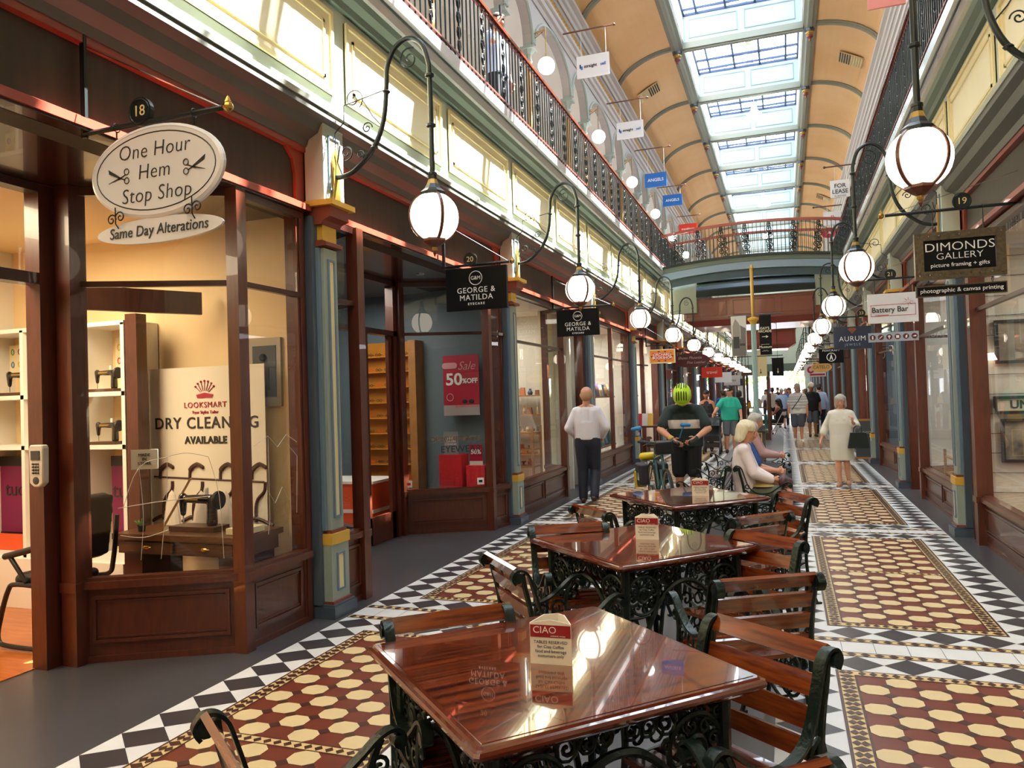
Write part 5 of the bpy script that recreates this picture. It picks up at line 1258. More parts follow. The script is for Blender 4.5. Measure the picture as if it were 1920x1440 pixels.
def glasses(t,J,H,S):
    for e in (-1,1):
        b=MB(); b.tube([H((e*.0185+.0125*cos(a*PI/5),.0475,.005+.009*sin(a*PI/5))) for a in range(10)],.0009*S,4,closed=True,caps=False); b.build('spectacle_rim',M['ink'],t)
        b=MB(); b.tube([H((e*.033,.047,.006)),H((e*.046,.0,.006))],.001*S,4); b.build('spectacle_arm',M['ink'],t)
hgrey=mat('grey_hair','B5AEA4',.7,var=.2,scale=60,stretch=(1,1,.3)); hblond=mat('white_blond_hair','E0D6B8',.7,var=.15,scale=60,stretch=(1,1,.3)); hdark=mat('dark_hair','1E1815',.6); hbrown=mat('brown_hair','5A4030',.6); hred=mat('short_ginger_hair','B08868',.8)
shw=mat('white_shirt','DCD8E0',.7,bump=.2,scale=14); navyt=mat('navy_trousers','151A2C',.7)
# man in the white shirt, seen from behind, walking away
person('balding man in a white shirt and navy trousers walking away beside the windows',(-2.76,10.95,0),.08,1.70,
 pose=dict(knL=(-.05,.01,.275),anL=(-.05,-.02,.04),knR=(.055,.03,.275),anR=(.06,-.10,.065),elL=(-.165,-.02,.645),wrL=(-.115,.09,.56),elR=(.165,-.02,.645),wrR=(.115,.09,.56)),
 hair=hred,hairstyle='none',top=shw,tuck=True,sleeve='long',bottom=navyt,shoes=mat('brown_shoe','3A2218',.35),vox=.008,bulk=1.0,
 extra=lambda t,J,H,S:(MB().cap(H((0,-.022,-.012)),H((0,-.018,.008)),.0475*S,.049*S).build('cropped_hair',hred,t,smooth=True),MB().lathe([(.036,-.03),(.040,-.01),(.038,.02),(.033,.022)],(J['nek'].x,J['nek'].y,J['nek'].z),16).build('collar',shw,t,smooth=True),
   MB().lathe([(.108,-.012),(.112,0),(.108,.012)],(J['pel'].x,J['pel'].y,J['pel'].z+.045*S),24,sy=.62).build('belt',M['blackm'],t)))
# cyclist
cyct=bandmat('dark_green_polo','22302F','D8CFCB',[(1.10,1.215)],.20); 
def cyc(t,J,H,S):
    hm=mat('lime_helmet','B8E020',.3)
    b=MB(); u=(H((0,0,1))-H((0,0,0))).normalized(); c=H((0,-.006,.03)); f=(H((0,1,0))-H((0,0,0))).normalized(); s_=(H((1,0,0))-H((0,0,0))).normalized()
    vs=[];fs=[];n=20;r=8
    for i in range(r+1):
        a=PI/2*i/r*1.05
        for k in range(n):
            q=2*PI*k/n; rr=cos(a); x,y,z=.067*rr*cos(q),.09*rr*sin(q),.073*sin(a); vs.append(c+s_*x*S+f*y*S+u*z*S)
    for i in range(r):
        for k in range(n): fs.append((i*n+k,i*n+(k+1)%n,(i+1)*n+(k+1)%n,(i+1)*n+k))
    b.add(vs,fs); b.add([c+s_*.067*S*cos(2*PI*k/n)+f*.09*S*sin(2*PI*k/n)-u*.014*S for k in range(n)],[tuple(range(n))])
    h=b.build('helmet',hm,t,smooth=True,fix=False)
    m=h.modifiers.new('thick','SOLIDIFY'); m.thickness=.008*S
    for k in range(-2,3):
        for (a0,a1) in ((.15,.60),(.72,1.1)):
            pts=[]
            for i in range(7):
                a=a0+(a1-a0)*i/6; q=k*.30; x=.062*sin(q)*1.0*(.55+.45*cos(a-0.4)); 
                # vents running front to back over the dome
                th=PI*(.10+.80*((a-.1)/1.25)); y=.094*cos(th); z=.077*sin(th)*math.sqrt(max(.05,1-(x/.072)**2)); pts.append(c+s_*x*S+f*y*S+u*z*S)
            v_=MB(); v_.tube(pts,[.001]+[.0042*S]*5+[.001],5); v_.build('helmet_vent',M['blackm'],h)
    for e in 'LR':
        w_=J['wr'+e]; b=MB(); b.cap(w_.lerp(J['el'+e],.02),w_+(w_-J['el'+e]).normalized()*.06*S,.02*S,.023*S); b.build('glove',M['blackm'],t,smooth=True)
    w_=J['wrR'].lerp(J['elR'],.10); b=MB(); b.cap(w_,J['wrR'].lerp(J['elR'],.17),.0225*S,.023*S); b.build('wristband',M['yel'],t,smooth=True)
person('cyclist in a lime helmet and dark striped polo bending over his bicycle',(-1.27,10.35,0),PI+.05,1.74,
 pose=dict(che=(0,.06,.725),nek=(0,.13,.815),hed=(0,.195,.865),shL=(-.106,.09,.765),shR=(.106,.09,.765),elL=(-.175,.14,.63),wrL=(-.09,.26,.565),elR=(.175,.14,.63),wrR=(.07,.28,.555),hiL=(-.055,0,.5),hiR=(.055,0,.5)),
 hair=hgrey,hairstyle='short',top=cyct,sleeve='short',bottom=mat('black_shorts','121316',.8),legs='shorts',vox=.008,bulk=1.12,extra=cyc)
# woman in the white dress
linen=mat('white_linen','D9D6C8',.8,bump=.25,scale=10)
def wbag(t,J,H,S):
    glasses(t,J,H,S)
person('woman in a white linen dress and glasses walking towards the camera, carrying a dark handbag',(.82,13.25,0),PI-.12,1.46,
 pose=dict(knL=(-.04,.01,.275),anL=(-.05,-.07,.05),knR=(.04,.03,.275),anR=(.035,.03,.035),elL=(-.155,.0,.66),wrL=(-.12,.115,.70),elR=(.165,-.03,.65),wrR=(.21,.02,.50)),
 hair=hgrey,hairstyle='bob',top=linen,sleeve='mid',legs='dress',shoes=mat('tan_shoe','A87A5C',.5),fem=True,vox=.008,bulk=1.05,hgrip={'L':((0,.2,1),.7)},extra=wbag)
t=T('handbag','black handbag hanging from the forearm of the woman in the white dress','handbag',(1.10,13.05,.62)); b=MB(); b.prism([(.95,.62),(1.26,.62),(1.22,.86),(.99,.86)],'y',13.0,13.1); b.build('bag_body',mat('black_leather','15201F',.3),t)
for yy in (13.02,13.08): b=MB(); b.tube([(1.04,yy,.86),(1.05,yy,.94),(1.08,yy,.965),(1.12,yy,.965),(1.15,yy,.94),(1.16,yy,.86)],.006,6); b.build('handle',M['blackm'],t)
t.location.x-=.06
# seated woman with white blond hair, facing right
sitp=lambda dy=0:dict(pel=(0,-.02,.29),che=(0,-.04,.505),nek=(0,-.035,.60),hed=(0,-.01,.69),shL=(-.09,-.03,.572),shR=(.09,-.03,.572),hiL=(-.05,.0,.28),hiR=(.05,.0,.28),knL=(-.055,.235,.285),knR=(.055,.235,.285),anL=(-.05,.22,.04),anR=(.05,.24,.04))
p=sitp(); p.update(elL=(-.12,.03,.42),wrL=(-.05,.14,.37),elR=(.12,.03,.42),wrR=(.05,.14,.37))
person('seated woman with long white blond hair and glasses on the long bench',(-.40,8.72,.0),-PI/2,1.62,pose=p,hair=hblond,hairstyle='bob',top=mat('pale_blouse','DCCFD0',.8,bump=.2,scale=12),sleeve='long',bottom=mat('olive_skirt','4E5240',.8),legs='skirt',fem=True,vox=.008,hdir=.0,bulk=1.0,extra=glasses,shoes=mat('tan_shoe','A87A5C',.5))
t=T('sun_hat','straw hat held in the lap of the seated blond woman','hat',(-.26,8.7,.6)); b=MB(); b.lathe([(.001,.62),(.06,.625),(.075,.6),(.08,.54),(.15,.52),(.155,.51),(.08,.52),(.07,.58),(.001,.6)],(-.27,8.68,.03),20); b.build('straw_crown_and_brim',mat('straw','B09A62',.8,var=.2,scale=40),t)
t=T('lap_bag','maroon patterned bag on the knees of the seated blond woman','bag',(-.09,8.7,.55)); b=MB(); b.cap((-.05,8.62,.585),(-.05,8.84,.60),.055,.05); b.cap((.0,8.68,.57),(.0,8.8,.57),.045,.045); o=b.build('bag_body',mat('maroon_pattern','5A2030',.6,h2='1A1216',scale=25),t); remesh(o,.01,2)
p=sitp(); p.update(elL=(-.12,.04,.42),wrL=(-.03,.16,.40),elR=(.12,.04,.42),wrR=(.03,.17,.40))
person('seated person in a blue top just behind the white blond woman',(-.39,9.35,.0),-PI/2,1.58,pose=p,hair=hgrey,hairstyle='short',top=mat('blue_top','2A4C8A',.8),bottom=mat('grey_trousers','50545C',.8),vox=.012,bulk=1.1)
p=sitp(); p.update(elL=(-.12,.04,.42),wrL=(-.03,.16,.40),elR=(.12,.04,.42),wrR=(.03,.17,.40))
person('grey haired person in pink seated at the far end of the long benches',(-.40,11.4,.0),-PI/2,1.62,pose=p,hair=hgrey,hairstyle='bob',top=mat('dusty_pink_top','B08A88',.8),sleeve='long',bottom=mat('grey_trousers','50545C',.8),vox=.014,fem=True)
# couple with stroller and child
person('man in a teal T-shirt and grey shorts with a cap, beside the stroller',(-1.36,20.3,0),PI+.15,1.70,
 pose=dict(elL=(-.15,.03,.64),wrL=(-.16,.09,.50),elR=(.19,.10,.67),wrR=(.25,.22,.60)),hair=hdark,top=mat('teal_tshirt','22A890',.8,var=.12,scale=9),bottom=mat('grey_shorts','5A6068',.8),legs='shorts',shoes='blackm',vox=.012,bulk=1.1,hdir=.7,extra=cap_hat(M['blackm'],M['signw']))
person('dark haired woman in a black tank top holding the stroller',(-1.98,20.9,0),PI-.1,1.62,
 pose=dict(elL=(-.15,.03,.64),wrL=(-.12,.16,.56),elR=(.14,.03,.64),wrR=(.10,.16,.56)),hair=hdark,hairstyle='bun',skin=M['skint'],top=mat('black_tank','1A1B20',.8),sleeve='none',bottom=mat('black_trousers','15161A',.8),fem=True,vox=.012)
t=T('stroller','black folding stroller pushed by the couple','stroller',(-1.78,20.1,0)); x=-1.80;y=20.0
b=MB(); b.prism([(y-.05,.32),(y+.25,.30),(y+.42,.70),(y+.34,.78),(y+.1,.45),(y-.08,.42)],'x',x-.19,x+.19); b.build('seat_shell',M['blackm'],t)
b=MB(); 
for i in range(6):
    a0,a1=.2+i*.33,.2+(i+1)*.33; q=lambda a:(y+.20-.28*cos(a)*.9,.66+.26*sin(a)); (ya,za),(yb,zb)=q(a0),q(a1); b.add([(x-.2,ya,za),(x+.2,ya,za),(x+.2,yb,zb),(x-.2,yb,zb)],[(0,1,2,3)])
o=b.build('canopy',M['blackm'],t,fix=False); m=o.modifiers.new('thick','SOLIDIFY'); m.thickness=.01
for e in (-1,1):
    b=MB(); b.tube([(x+e*.2,y-.15,.10),(x+e*.2,y+.1,.4),(x+e*.2,y+.45,.95),(x+e*.2,y+.5,.99)],.012,6); b.build('push_bar',M['greyd'],t)
    b=MB(); b.tube([(x+e*.2,y+.42,.12),(x+e*.2,y+.1,.5)],.012,6); b.build('rear_strut',M['greyd'],t)
    for yy in (y-.17,y+.42):
        b=MB(); b.lathe([(.02,-.018),(.085,-.018),(.09,0),(.085,.018),(.02,.018)],(x+e*.2,yy,.09),14,ax='x'); b.v=[(v[0] if abs(v[0])>.3 else v[0],v[1],v[2]) for v in b.v]; b.build('wheel',M['rubber'],t)
b=MB(); b.tube([(x-.2,y+.5,.99),(x+.2,y+.5,.99)],.016,6); b.build('handle_bar',M['blackm'],t); b=MB(); b.box(x-.17,x+.17,y-.05,y+.3,.16,.28); b.build('basket',M['blackm'],t)
person('small child in a white top standing between the stroller and the man in teal',(-1.50,20.75,0),2.4,.95,hair=hdark,top=mat('white_tshirt','D8D8D8',.8),bottom=mat('cream_shorts','C8B8A0',.8),legs='shorts',shoes=M['white'],vox=.012,face=False)
# striped polo man, black polo man
def strap_(t,J,H,S):
    b=MB(); pts=[J['shL']+V(.02,.05,.03)*S,J['che']+V(-.01,.095,-.04)*S,J['pel']+V(.10,.092,.03)*S]; b.bar(pts[0],pts[1],.02,.008,up=(0,1,0)); b.bar(pts[1],pts[2],.02,.008,up=(0,1,0)); b.build('bag_strap',M['blackm'],t)
    b=MB(); b.cap(H((0,.03,-.045)),H((0,.036,-.028)),.026*S,.024*S); o=b.build('beard',hgrey,t); remesh(o,.008,1)
person('grey bearded man in a white and grey striped polo with a black shoulder strap',(.33,24.3,0),PI,1.74,pose=dict(knL=(-.05,.03,.275),anL=(-.05,.05,.04),anR=(.055,-.06,.05)),hair=hgrey,top=bandmat('striped_polo','DADAD8','6E7890',[(z_,z_+.014) for z_ in (1.0,1.09,1.18,1.27,1.34)]+[(z_+.03,z_+.036) for z_ in (1.0,1.09,1.18,1.27)]),bottom=mat('blue_grey_shorts','4A5260',.8),legs='shorts',shoes=M['white'],vox=.012,bulk=1.15,extra=strap_)
person('man in a black polo, grey shorts and a cream cap, beside the striped polo man',(.80,27.0,0),PI+.1,1.76,pose=dict(knR=(.05,.03,.275),anR=(.05,.05,.04)),hair=hdark,skin=M['skint'],top=mat('black_polo','15161A',.8),bottom=mat('grey_shorts','5A6068',.8),legs='shorts',vox=.013,bulk=1.05,extra=cap_hat(mat('cream_cap','D8CEB8',.7),mat('cream_cap','D8CEB8',.7)))
person('person in a light blue shirt walking partly behind the man in the black polo',(1.10,28.6,0),0,1.74,hair=hdark,top=mat('light_blue_shirt','A9BCE0',.8),sleeve='long',bottom=navyt,vox=.015,face=False)
# cafe table people behind the kiosk
p=sitp(); p.update(elL=(-.12,.06,.44),wrL=(-.06,.17,.52),elR=(.13,.06,.44),wrR=(.06,.17,.50))
person('woman in a black dress with long dark hair sitting on a white folding chair',(-.26,27.9,0),PI/2-.3,1.66,pose=p,hair=hdark,hairstyle='long',skin=M['skint'],top=mat('black_dress','121216',.8),sleeve='none',bottom=mat('black_dress','121216',.8),legs='skirt',fem=True,vox=.014,face=False)
p=sitp(); p.update(elL=(-.12,.06,.44),wrL=(-.05,.17,.42),elR=(.13,.06,.44),wrR=(.05,.17,.42))
person('person in a grey cap and white top sitting opposite the woman in black',(-.98,28.9,0),-PI/2+.3,1.58,pose=p,hair=hbrown,top=mat('white_tshirt','D8D8D8',.8),bottom=navyt,vox=.015,face=False,extra=cap_hat(mat('grey_cap','8A8680',.8),mat('grey_cap','8A8680',.8)))
def folding(loc,rz,lab):
    t=T('folding_chair',lab,'chair',(0,0,0)); wm=M['white']; b=MB(); b.box(-.2,.2,-.18,.2,.415,.435); b.build('seat',wm,t)
    for e in (-1,1):
        b=MB(); b.tube([(e*.2,.24,0),(e*.2,-.2,.82)],.014,6); b.build('long_leg',wm,t); b=MB(); b.tube([(e*.18,-.26,0),(e*.18,.1,.43)],.013,6); b.build('short_leg',wm,t)
    b=MB(); b.box(-.2,.2,-.2,-.18,.70,.82); b.build('back_slat',wm,t); b=MB(); b.box(-.19,.19,.17,.185,.15,.17); b.build('cross_bar',wm,t)
    t.location=loc; t.rotation_euler=(0,0,rz)
folding((-.24,27.9,0),PI/2-.3,'white folding chair under the woman in black'); folding((-1.02,28.9,0),-PI/2+.3,'white folding chair under the person in the grey cap')
t=T('small_cafe_table','small white cafe table between the folding chairs','table',(-.62,28.5,0)); b=MB(); b.lathe([(.28,.68),(.29,.70),(.28,.72)],(-.62,28.5,0),24); b.build('tabletop',M['white'],t); b=MB(); b.lathe([(.2,0),(.2,.02),(.03,.05),(.03,.68)],(-.62,28.5,0),14); b.build('pedestal',M['chrome'],t)
# passers-by further away
rng=random.Random(3); PC=[('1A1C22','black'),('8FA6CC','pale blue'),('3060B0','blue'),('C8B8B0','beige'),('A03038','red'),('30484A','dark green'),('D8D8D8','white'),('6A5A70','mauve'),('C08A40','ochre')]
for i,(x,y,rz,hc) in enumerate(((-1.62,29.5,0,'bob'),(-.15,33,PI,'short'),(.15,35,PI,'long'),(-.55,36,0,'short'),(.5,37.5,PI,'bob'),(.9,38.5,0,'short'),(-.9,40,PI,'long'),(.0,41.5,PI,'short'),(.65,43,PI,'bob'),(-.4,45,PI,'short'),(1.0,47,PI,'long'),(-2.0,26.8,.3,'short'))):
    c=PC[i%9]; P=['black dress','pale blue shirt','blue top','beige shirt','red top','dark green top','white top','mauve top','ochre top'][i%9]
    if i>=9: P=['loose '+q_ for q_ in ('black coat','pale blue blouse','blue jumper')][i-9]
    where={0:'near the left shopfronts left of the kiosk',11:'close to the left shopfronts behind the couple'}.get(i,'in the distant crowd')
    person('person in a %s walking %s'%(P,where),(x,y,0),rz,1.6+.03*(i%5),hair=[hdark,hgrey,hbrown][i%3],hairstyle=hc,top=mat('cloth_'+c[1].replace(' ','_'),c[0],.8),bottom=navyt,legs='shorts' if i%3==1 else 'trousers',vox=.02,face=False,fem=i%2==0,pose=dict(anR=(.055,-.08,.06),anL=(-.055,.05,.04)))
# gallery people
def phone(t,J,H,S):
    b=MB(); p=J['wrR']+V(0,.02*S,.04*S); b.box(p.x-.012*S,p.x+.012*S,p.y-.006*S,p.y+.006*S,p.z-.0*S,p.z+.08*S); b.build('phone_in_hand',M['blackm'],t)
person('person with dark hair and sunglasses on the left gallery holding a phone to the ear',(-3.55,9.75,5.14),-PI/2-.2,1.70,pose=dict(elR=(.16,.06,.70),wrR=(.06,.06,.90)),hair=hdark,top=mat('light_blue_shirt','A9BCE0',.8),bottom=navyt,vox=.012,extra=phone)
p=sitp(); person('dark haired person seated behind the left gallery railing, upper edge of the photo',(-4.2,7.9,5.14),-PI/2,1.6,pose=p,hair=hdark,top=mat('cloth_red','A03038',.8),bottom=navyt,vox=.016,face=False)
t=T('gallery_chair','dark chair under the person seated on the left gallery','chair',(-4.2,7.9,5.14)); b=MB(); b.box(-4.42,-4.0,7.68,8.12,5.52,5.56); b.build('seat',M['greyd'],t)
for x in (-4.4,-4.02):
    for y in (7.7,8.1): b=MB(); b.tube([(x,y,5.14),(x,y,5.52)],.012,6); b.build('leg',M['greyd'],t)
b=MB(); b.box(-4.44,-4.41,7.68,8.12,5.7,6.0); b.tube([(-4.425,7.7,5.5),(-4.425,7.7,5.9)],.01,5); b.build('backrest',M['greyd'],t)
# ---------------------------------------------------------------- bicycle
def bike(loc,rz,lean):
    t=T('bicycle','grey touring bicycle with yellow and black panniers held by the cyclist','bicycle')
    R_=.315; fw_,rw=V(0,.52,R_),V(0,-.50,R_)
    for nm_,c in (('front_wheel',fw_),('rear_wheel',rw)):
        b=MB(); b.tube(ring(c,R_-.018,'yz',40),.018,8,closed=True,caps=False); w_=b.build(nm_,M['rubber'],t,smooth=True)
        b=MB(); b.tube(ring(c,R_-.042,'yz',40),.009,6,closed=True,caps=False); b.build('rim',mat('tan_sidewall','B09A60',.4,metal=.3),w_)
        b=MB(); b.lathe([(.018,-.03),(.018,.03)],(0,c.y,c.z),10,ax='x'); b.build('hub',M['chrome'],w_)
        b=MB()
        for i in range(20):
            a=2*PI*i/20; b.tube([c+V(.01*(1 if i%2 else -1),.015*cos(a+1),.015*sin(a+1)),c+V(0,(R_-.045)*cos(a),(R_-.045)*sin(a))],.0014,3)
        o=b.build('spokes',M['chrome'],w_)
    fr=M['teal']; bb=V(0,-.08,.28); sp=V(0,-.20,.74); ht=V(0,.30,.78); hb_=V(0,.335,.64)
    for a,c in ((bb,sp),(bb,hb_),(V(0,-.19,.70),ht),): 
        b=MB(); b.tube([a,c],.016,10); b.build('frame_tube',fr,t,smooth=True)
    b=MB(); b.tube([hb_-V(0,-.01,.04),ht+V(0,-.01,.03)],.019,10); b.build('head_tube',fr,t,smooth=True)
    for e in (-1,1):
        b=MB(); b.tube([bb+V(e*.02,0,0),rw+V(e*.05,0,0)],.010,8); b.tube([V(e*.015,-.19,.70),rw+V(e*.05,0,0)],.008,8); b.build('rear_stay',fr,t,smooth=True)
        b=MB(); b.tube([hb_+V(e*.04,0,-.04),fw_+V(e*.05,0,0)],[.015,.010],8); b.build('fork_blade',fr,t,smooth=True)
    b=MB(); b.tube([ht,ht+V(0,-.02,.12),ht+V(0,.06,.17)],.013,8); b.build('stem',M['blackm'],t,smooth=True)
    b=MB(); hbz=ht+V(0,.06,.17); b.tube([hbz+V(-.27,-.10,.02),hbz+V(-.1,0,0),hbz+V(.1,0,0),hbz+V(.27,-.10,.02)],.012,8); b.build('handlebar',M['blackm'],t,smooth=True)
    for e in (-1,1):
        b=MB(); b.cap(hbz+V(e*.20,-.07,.015),hbz+V(e*.28,-.10,.02),.018,.018); b.build('grip',M['blackm'],t,smooth=True)
        b=MB(); b.tube([hbz+V(e*.16,-.02,0),hbz+V(e*.26,.04,-.03)],.005,5); b.build('brake_lever',M['chrome'],t)
        b=MB(); b.tube([hbz+V(e*.24,-.08,.02),hbz+V(e*.27,-.02,.14),hbz+V(e*.30,-.01,.19)],.007,6); b.build('mirror_stalk',mat('bright_blue','1E78B8',.4),t)
        b=MB(); b.cap(hbz+V(e*.27,0,.20),hbz+V(e*.36,-.01,.19),.026,.022); b.build('blue_mirror',mat('bright_blue','1E78B8',.4),t,smooth=True)
    b=MB(); b.tube([sp,sp+V(0,-.02,.12)],.012,8); b.build('seat_post',M['chrome'],t); b=MB(); b.cap((0,-.30,.88),(0,-.08,.885),.055,.02); b.cap((-.05,-.3,.88),(.05,-.3,.88),.035,.035); o=b.build('saddle',M['blackm'],t); remesh(o,.01,2)
    b=MB(); b.tube([V(-.05,-.22,.66),V(-.05,-.72,.66),V(.05,-.72,.66),V(.05,-.22,.66)],.006,6); b.tube([V(.05,-.55,.66),rw+V(.06,0,0)],.005,5); b.tube([V(-.05,-.55,.66),rw+V(-.06,0,0)],.005,5); b.build('rear_rack',M['blackm'],t)
    for e in (-1,1):
        b=MB(); b.prism([(-.68,.28),(-.34,.34),(-.32,.62),(-.70,.62)],'x',e*.07,e*.20); p_=b.build('pannier',mat('pannier_grey','2E2A34',.6),t); md=p_.modifiers.new('bev','BEVEL'); md.width=.03; md.segments=3
        b=MB(); b.prism([(-.71,.27),(-.60,.28),(-.60,.50),(-.71,.50)],'x',e*.065,e*.215); b.build('yellow_pocket',M['yel'] if 0 else mat('bright_yellow','D8B818',.5),p_)
        b=MB(); b.prism([(-.5,.4),(-.4,.4),(-.45,.5)],'x',e*.199,e*.204); b.build('reflective_triangle',M['signw'],p_)
    b=MB(); b.cap((-.11,-.5,.71),(.11,-.5,.71),.055,.055); b.build('yellow_roll',mat('bright_yellow','D8B818',.5),t,smooth=True)
    b=MB(); b.prism([(hbz.y+.01,hbz.z-.16),(hbz.y+.14,hbz.z-.14),(hbz.y+.15,hbz.z+.02),(hbz.y+.01,hbz.z+.03)],'x',-.11,.11); o=b.build('handlebar_bag',M['blackm'],t); md=o.modifiers.new('bev','BEVEL'); md.width=.025; md.segments=3
    b=MB(); b.lathe([(.001,-.01),(.085,-.01),(.085,.01),(.001,.01)],(.07,bb.y,bb.z),20,ax='x'); b.tube([bb+V(.09,0,0),bb+V(.09,.08,-.12)],.01,6); b.tube([bb+V(-.09,0,0),bb+V(-.09,-.08,.12)],.01,6); b.build('crankset',M['greyd'],t)
    for e in (-1,1): b=MB(); b.box(e*.09,e*.17,bb.y+(.05 if e>0 else -.11),bb.y+(.11 if e>0 else -.05),bb.z-.13*e-.01,bb.z-.13*e+.01); b.build('pedal',M['blackm'],t)
    t.location=loc; t.rotation_euler=(0,lean,rz)
bike((-1.58,10.1,0),PI+.35,.04)
# ---------------------------------------------------------------- hem shop interior
def simple(name,lab,cat,m,*boxes,group=None,fn=None):
    b=MB()
    for q in boxes: b.box(*q)
    if fn: fn(b)
    return tag(b.build(name,m),lab,cat,group)
wy=4.84
t=T('cube_shelving','white cube shelving on the back wall of the tailor shop','shelving',(-5.8,4.7,0))
b=MB(); b.box(-6.5,-4.755,4.45,4.84,.0,.40); b.build('plinth',M['white'],t)
for x in (-6.5,-5.84,-5.48,-5.23,-4.773): b=MB(); b.box(x-.018,x+.018,4.5,4.84,.4,2.24); b.build('upright',M['white'],t)
for z in (.41,1.284,1.695,2.24): b=MB(); b.box(-6.5,-4.756,4.5,4.84,z-.017,z+.017); b.build('shelf',M['white'],t)
b=MB(); b.box(-5.84,-4.756,4.82,4.84,.4,2.24); b.build('back_panel',M['cwall'],t)
def machine(lab,loc,rz=0,s=1,grp=None):
    t=T('sewing_machine',lab,'sewing machine'); k=M['blackm']
    if grp: t['group']=grp
    b=MB(); b.box(-.17*s,.17*s,-.07*s,.07*s,0,.03*s); b.build('bed',mat('dark_wood_base','4A2A18',.4),t)
    b=MB(); b.cap((.10*s,0,.05*s),(.10*s,0,.17*s),.035*s,.03*s); b.cap((.10*s,0,.19*s),(-.11*s,0,.19*s),.032*s,.024*s); b.cap((-.12*s,0,.20*s),(-.12*s,0,.10*s),.028*s,.018*s); o=b.build('arm',mat('black_enamel','0E0E10',.15,coat=.8),t); remesh(o,.008,2)
    b=MB(); b.tube([(-.12*s,0,.1*s),(-.12*s,0,.035*s)],.004*s,5); b.build('needle_bar',M['chrome'],t)
    b=MB(); b.lathe([(.015*s,.14*s),(.055*s,.14*s),(.058*s,.15*s),(.055*s,.16*s),(.015*s,.16*s)],(0,0,.185*s),18,ax='x'); b.build('hand_wheel',k,t)
    b=MB(); b.lathe([(.014*s,.22*s),(.014*s,.25*s),(.012*s,.26*s)],(.06*s,0,0),10); b.build('thread_spool',M['white'],t)
    b=MB(); b.box(-.08*s,.05*s,-.0275*s,-.024*s,.185*s,.20*s); b.build('gilt_lettering_strip',M['gold'],t)
    t.location=loc; t.rotation_euler=(0,0,rz); return t
machine('old black sewing machine on the upper shelf seen through the angled window',(-5.0,4.56,1.713),0,.78)
machine('old black sewing machine on the middle shelf seen through the angled window',(-5.0,4.56,1.302),0,.78)
machine('old black sewing machine on the upper shelf at the left edge of the photo',(-6.05,4.66,1.713),.2,.92)
for x0,x1,z0,z1,lab in ((-6.45,-5.87,1.92,2.16,'poster of colourful little faces at the left edge of the tailor shop'),(-5.16,-4.80,1.90,2.16,'poster of colourful little faces above the upper sewing machine')):
    t=T('face_poster',lab,'poster',((x0+x1)/2,4.8,z0)); b=MB(); b.box(x0,x1,4.80,4.815,z0,z1); b.build('paper',mat('poster_cream','EADFB8',.6),t); r_=random.Random(5)
    for i in range(14):
        h=['D03838','3878B8','E0B020','58A048','803878'][i%5]; x=x0+.04+(i%7)*(x1-x0-.08)/6; z=z0+.07+(i//7)*.11
        b=MB(); b.tube(ring((x,4.798,z),.016,'xz',10,ry=.024),.005,4,closed=True,caps=False); b.build('printed_face',mat('print_'+h,h,.6),t)
for x0,x1,lab in ((-6.45,-5.87,'magenta printed board in the lower shelf at the left edge'),(-5.12,-4.80,'magenta printed board behind the angled window')):
    t=T('magenta_board',lab,'board',((x0+x1)/2,4.75,.45)); b=MB(); b.box(x0,x1,4.70,4.72,.55,1.12); b.build('panel',M['pink'],t); b=MB(); b.box(x0,x1,4.695,4.725,.48,.56); b.build('dark_border',M['blackm'],t); b=MB(); b.box(x0,x1,4.695,4.725,1.12,1.2); b.build('dark_border',M['blackm'],t)
    text('tuck',.17,((x0+x1)/2,4.697,.92),FX,FZ,M['ink'],t)
t=T('orange_mat','orange and green board standing low in the shelf','board',(-6.2,4.72,.34)); b=MB(); b.box(-6.46,-5.87,4.60,4.63,.43,.56); b.build('panel',M['orange'],t)
# banner
X0,X1=-4.87,-3.72; by=4.72
t=T('dry_cleaning_banner','white window banner reading LOOKSMART DRY CLEANING AVAILABLE with drawn coat hangers','banner',(-4.3,by,.55))
b=MB(); b.box(-4.74,-3.64,by,by+.006,.55,1.88); b.build('cloth',mat('banner_white','E9E1CF',.7),t); f=by-.003
text('LOOKSMART',.062,(-4.19,f,1.585),FX,FZ,M['crim'],t,sp=1.15); text('Your Stylist Tailor',.034,(-4.19,f,1.53),FX,FZ,M['crim'],t)
text('DRY CLEANING',.125,(-4.19,f,1.445),FX,FZ,M['ink'],t,sp=1.14,off=.0015); text('AVAILABLE',.075,(-4.19,f,1.315),FX,FZ,M['ink'],t,sp=1.1,off=.003)
b=MB(); b.prism([(-4.26,1.64),(-4.12,1.64),(-4.11,1.665),(-4.19,1.68),(-4.27,1.665)],'y',f-.002,f); b.build('crown_base',M['crim'],t)
for i in range(7):
    a=math.radians(150-20*i); b=MB(); p0=V(-4.19+.045*cos(a),f,1.675+.02*sin(a)); p1=V(-4.19+.10*cos(a),f,1.675+.085*sin(a)+.01); b.tube([p0,p1],.003,4); b.ball(p1,.009,6,5); b.build('crown_pin',M['crim'],t)
hm=mat('hanger_brown','4A2A22',.6)
for i in range(4):
    x=-4.62+i*.27+(.02*i); b=MB(); b.tube(spl([(x-.02,f,1.02),(x-.01,f,1.09),(x+.05,f,1.13),(x+.12,f,1.10)],5),[.012]*5+[.02]*6+[.016]*4+[.002],5); b.build('printed_hook',hm,t)
    b=MB(); b.tube(spl([(x+.10,f,1.0),(x+.09,f,.93),(x+.03,f,.87),(x+.01,f,.80),(x+.01,f,.70)],5),.014,5); b.tube(spl([(x-.10,f,.69),(x+.01,f,.73),(x+.16,f,.68)],5),.014,5); b.build('printed_hanger',hm,t)
b=MB(); b.tube([(-4.70,f,1.035),(-3.66,f,1.0)],.007,5); b.build('printed_rail',hm,t)
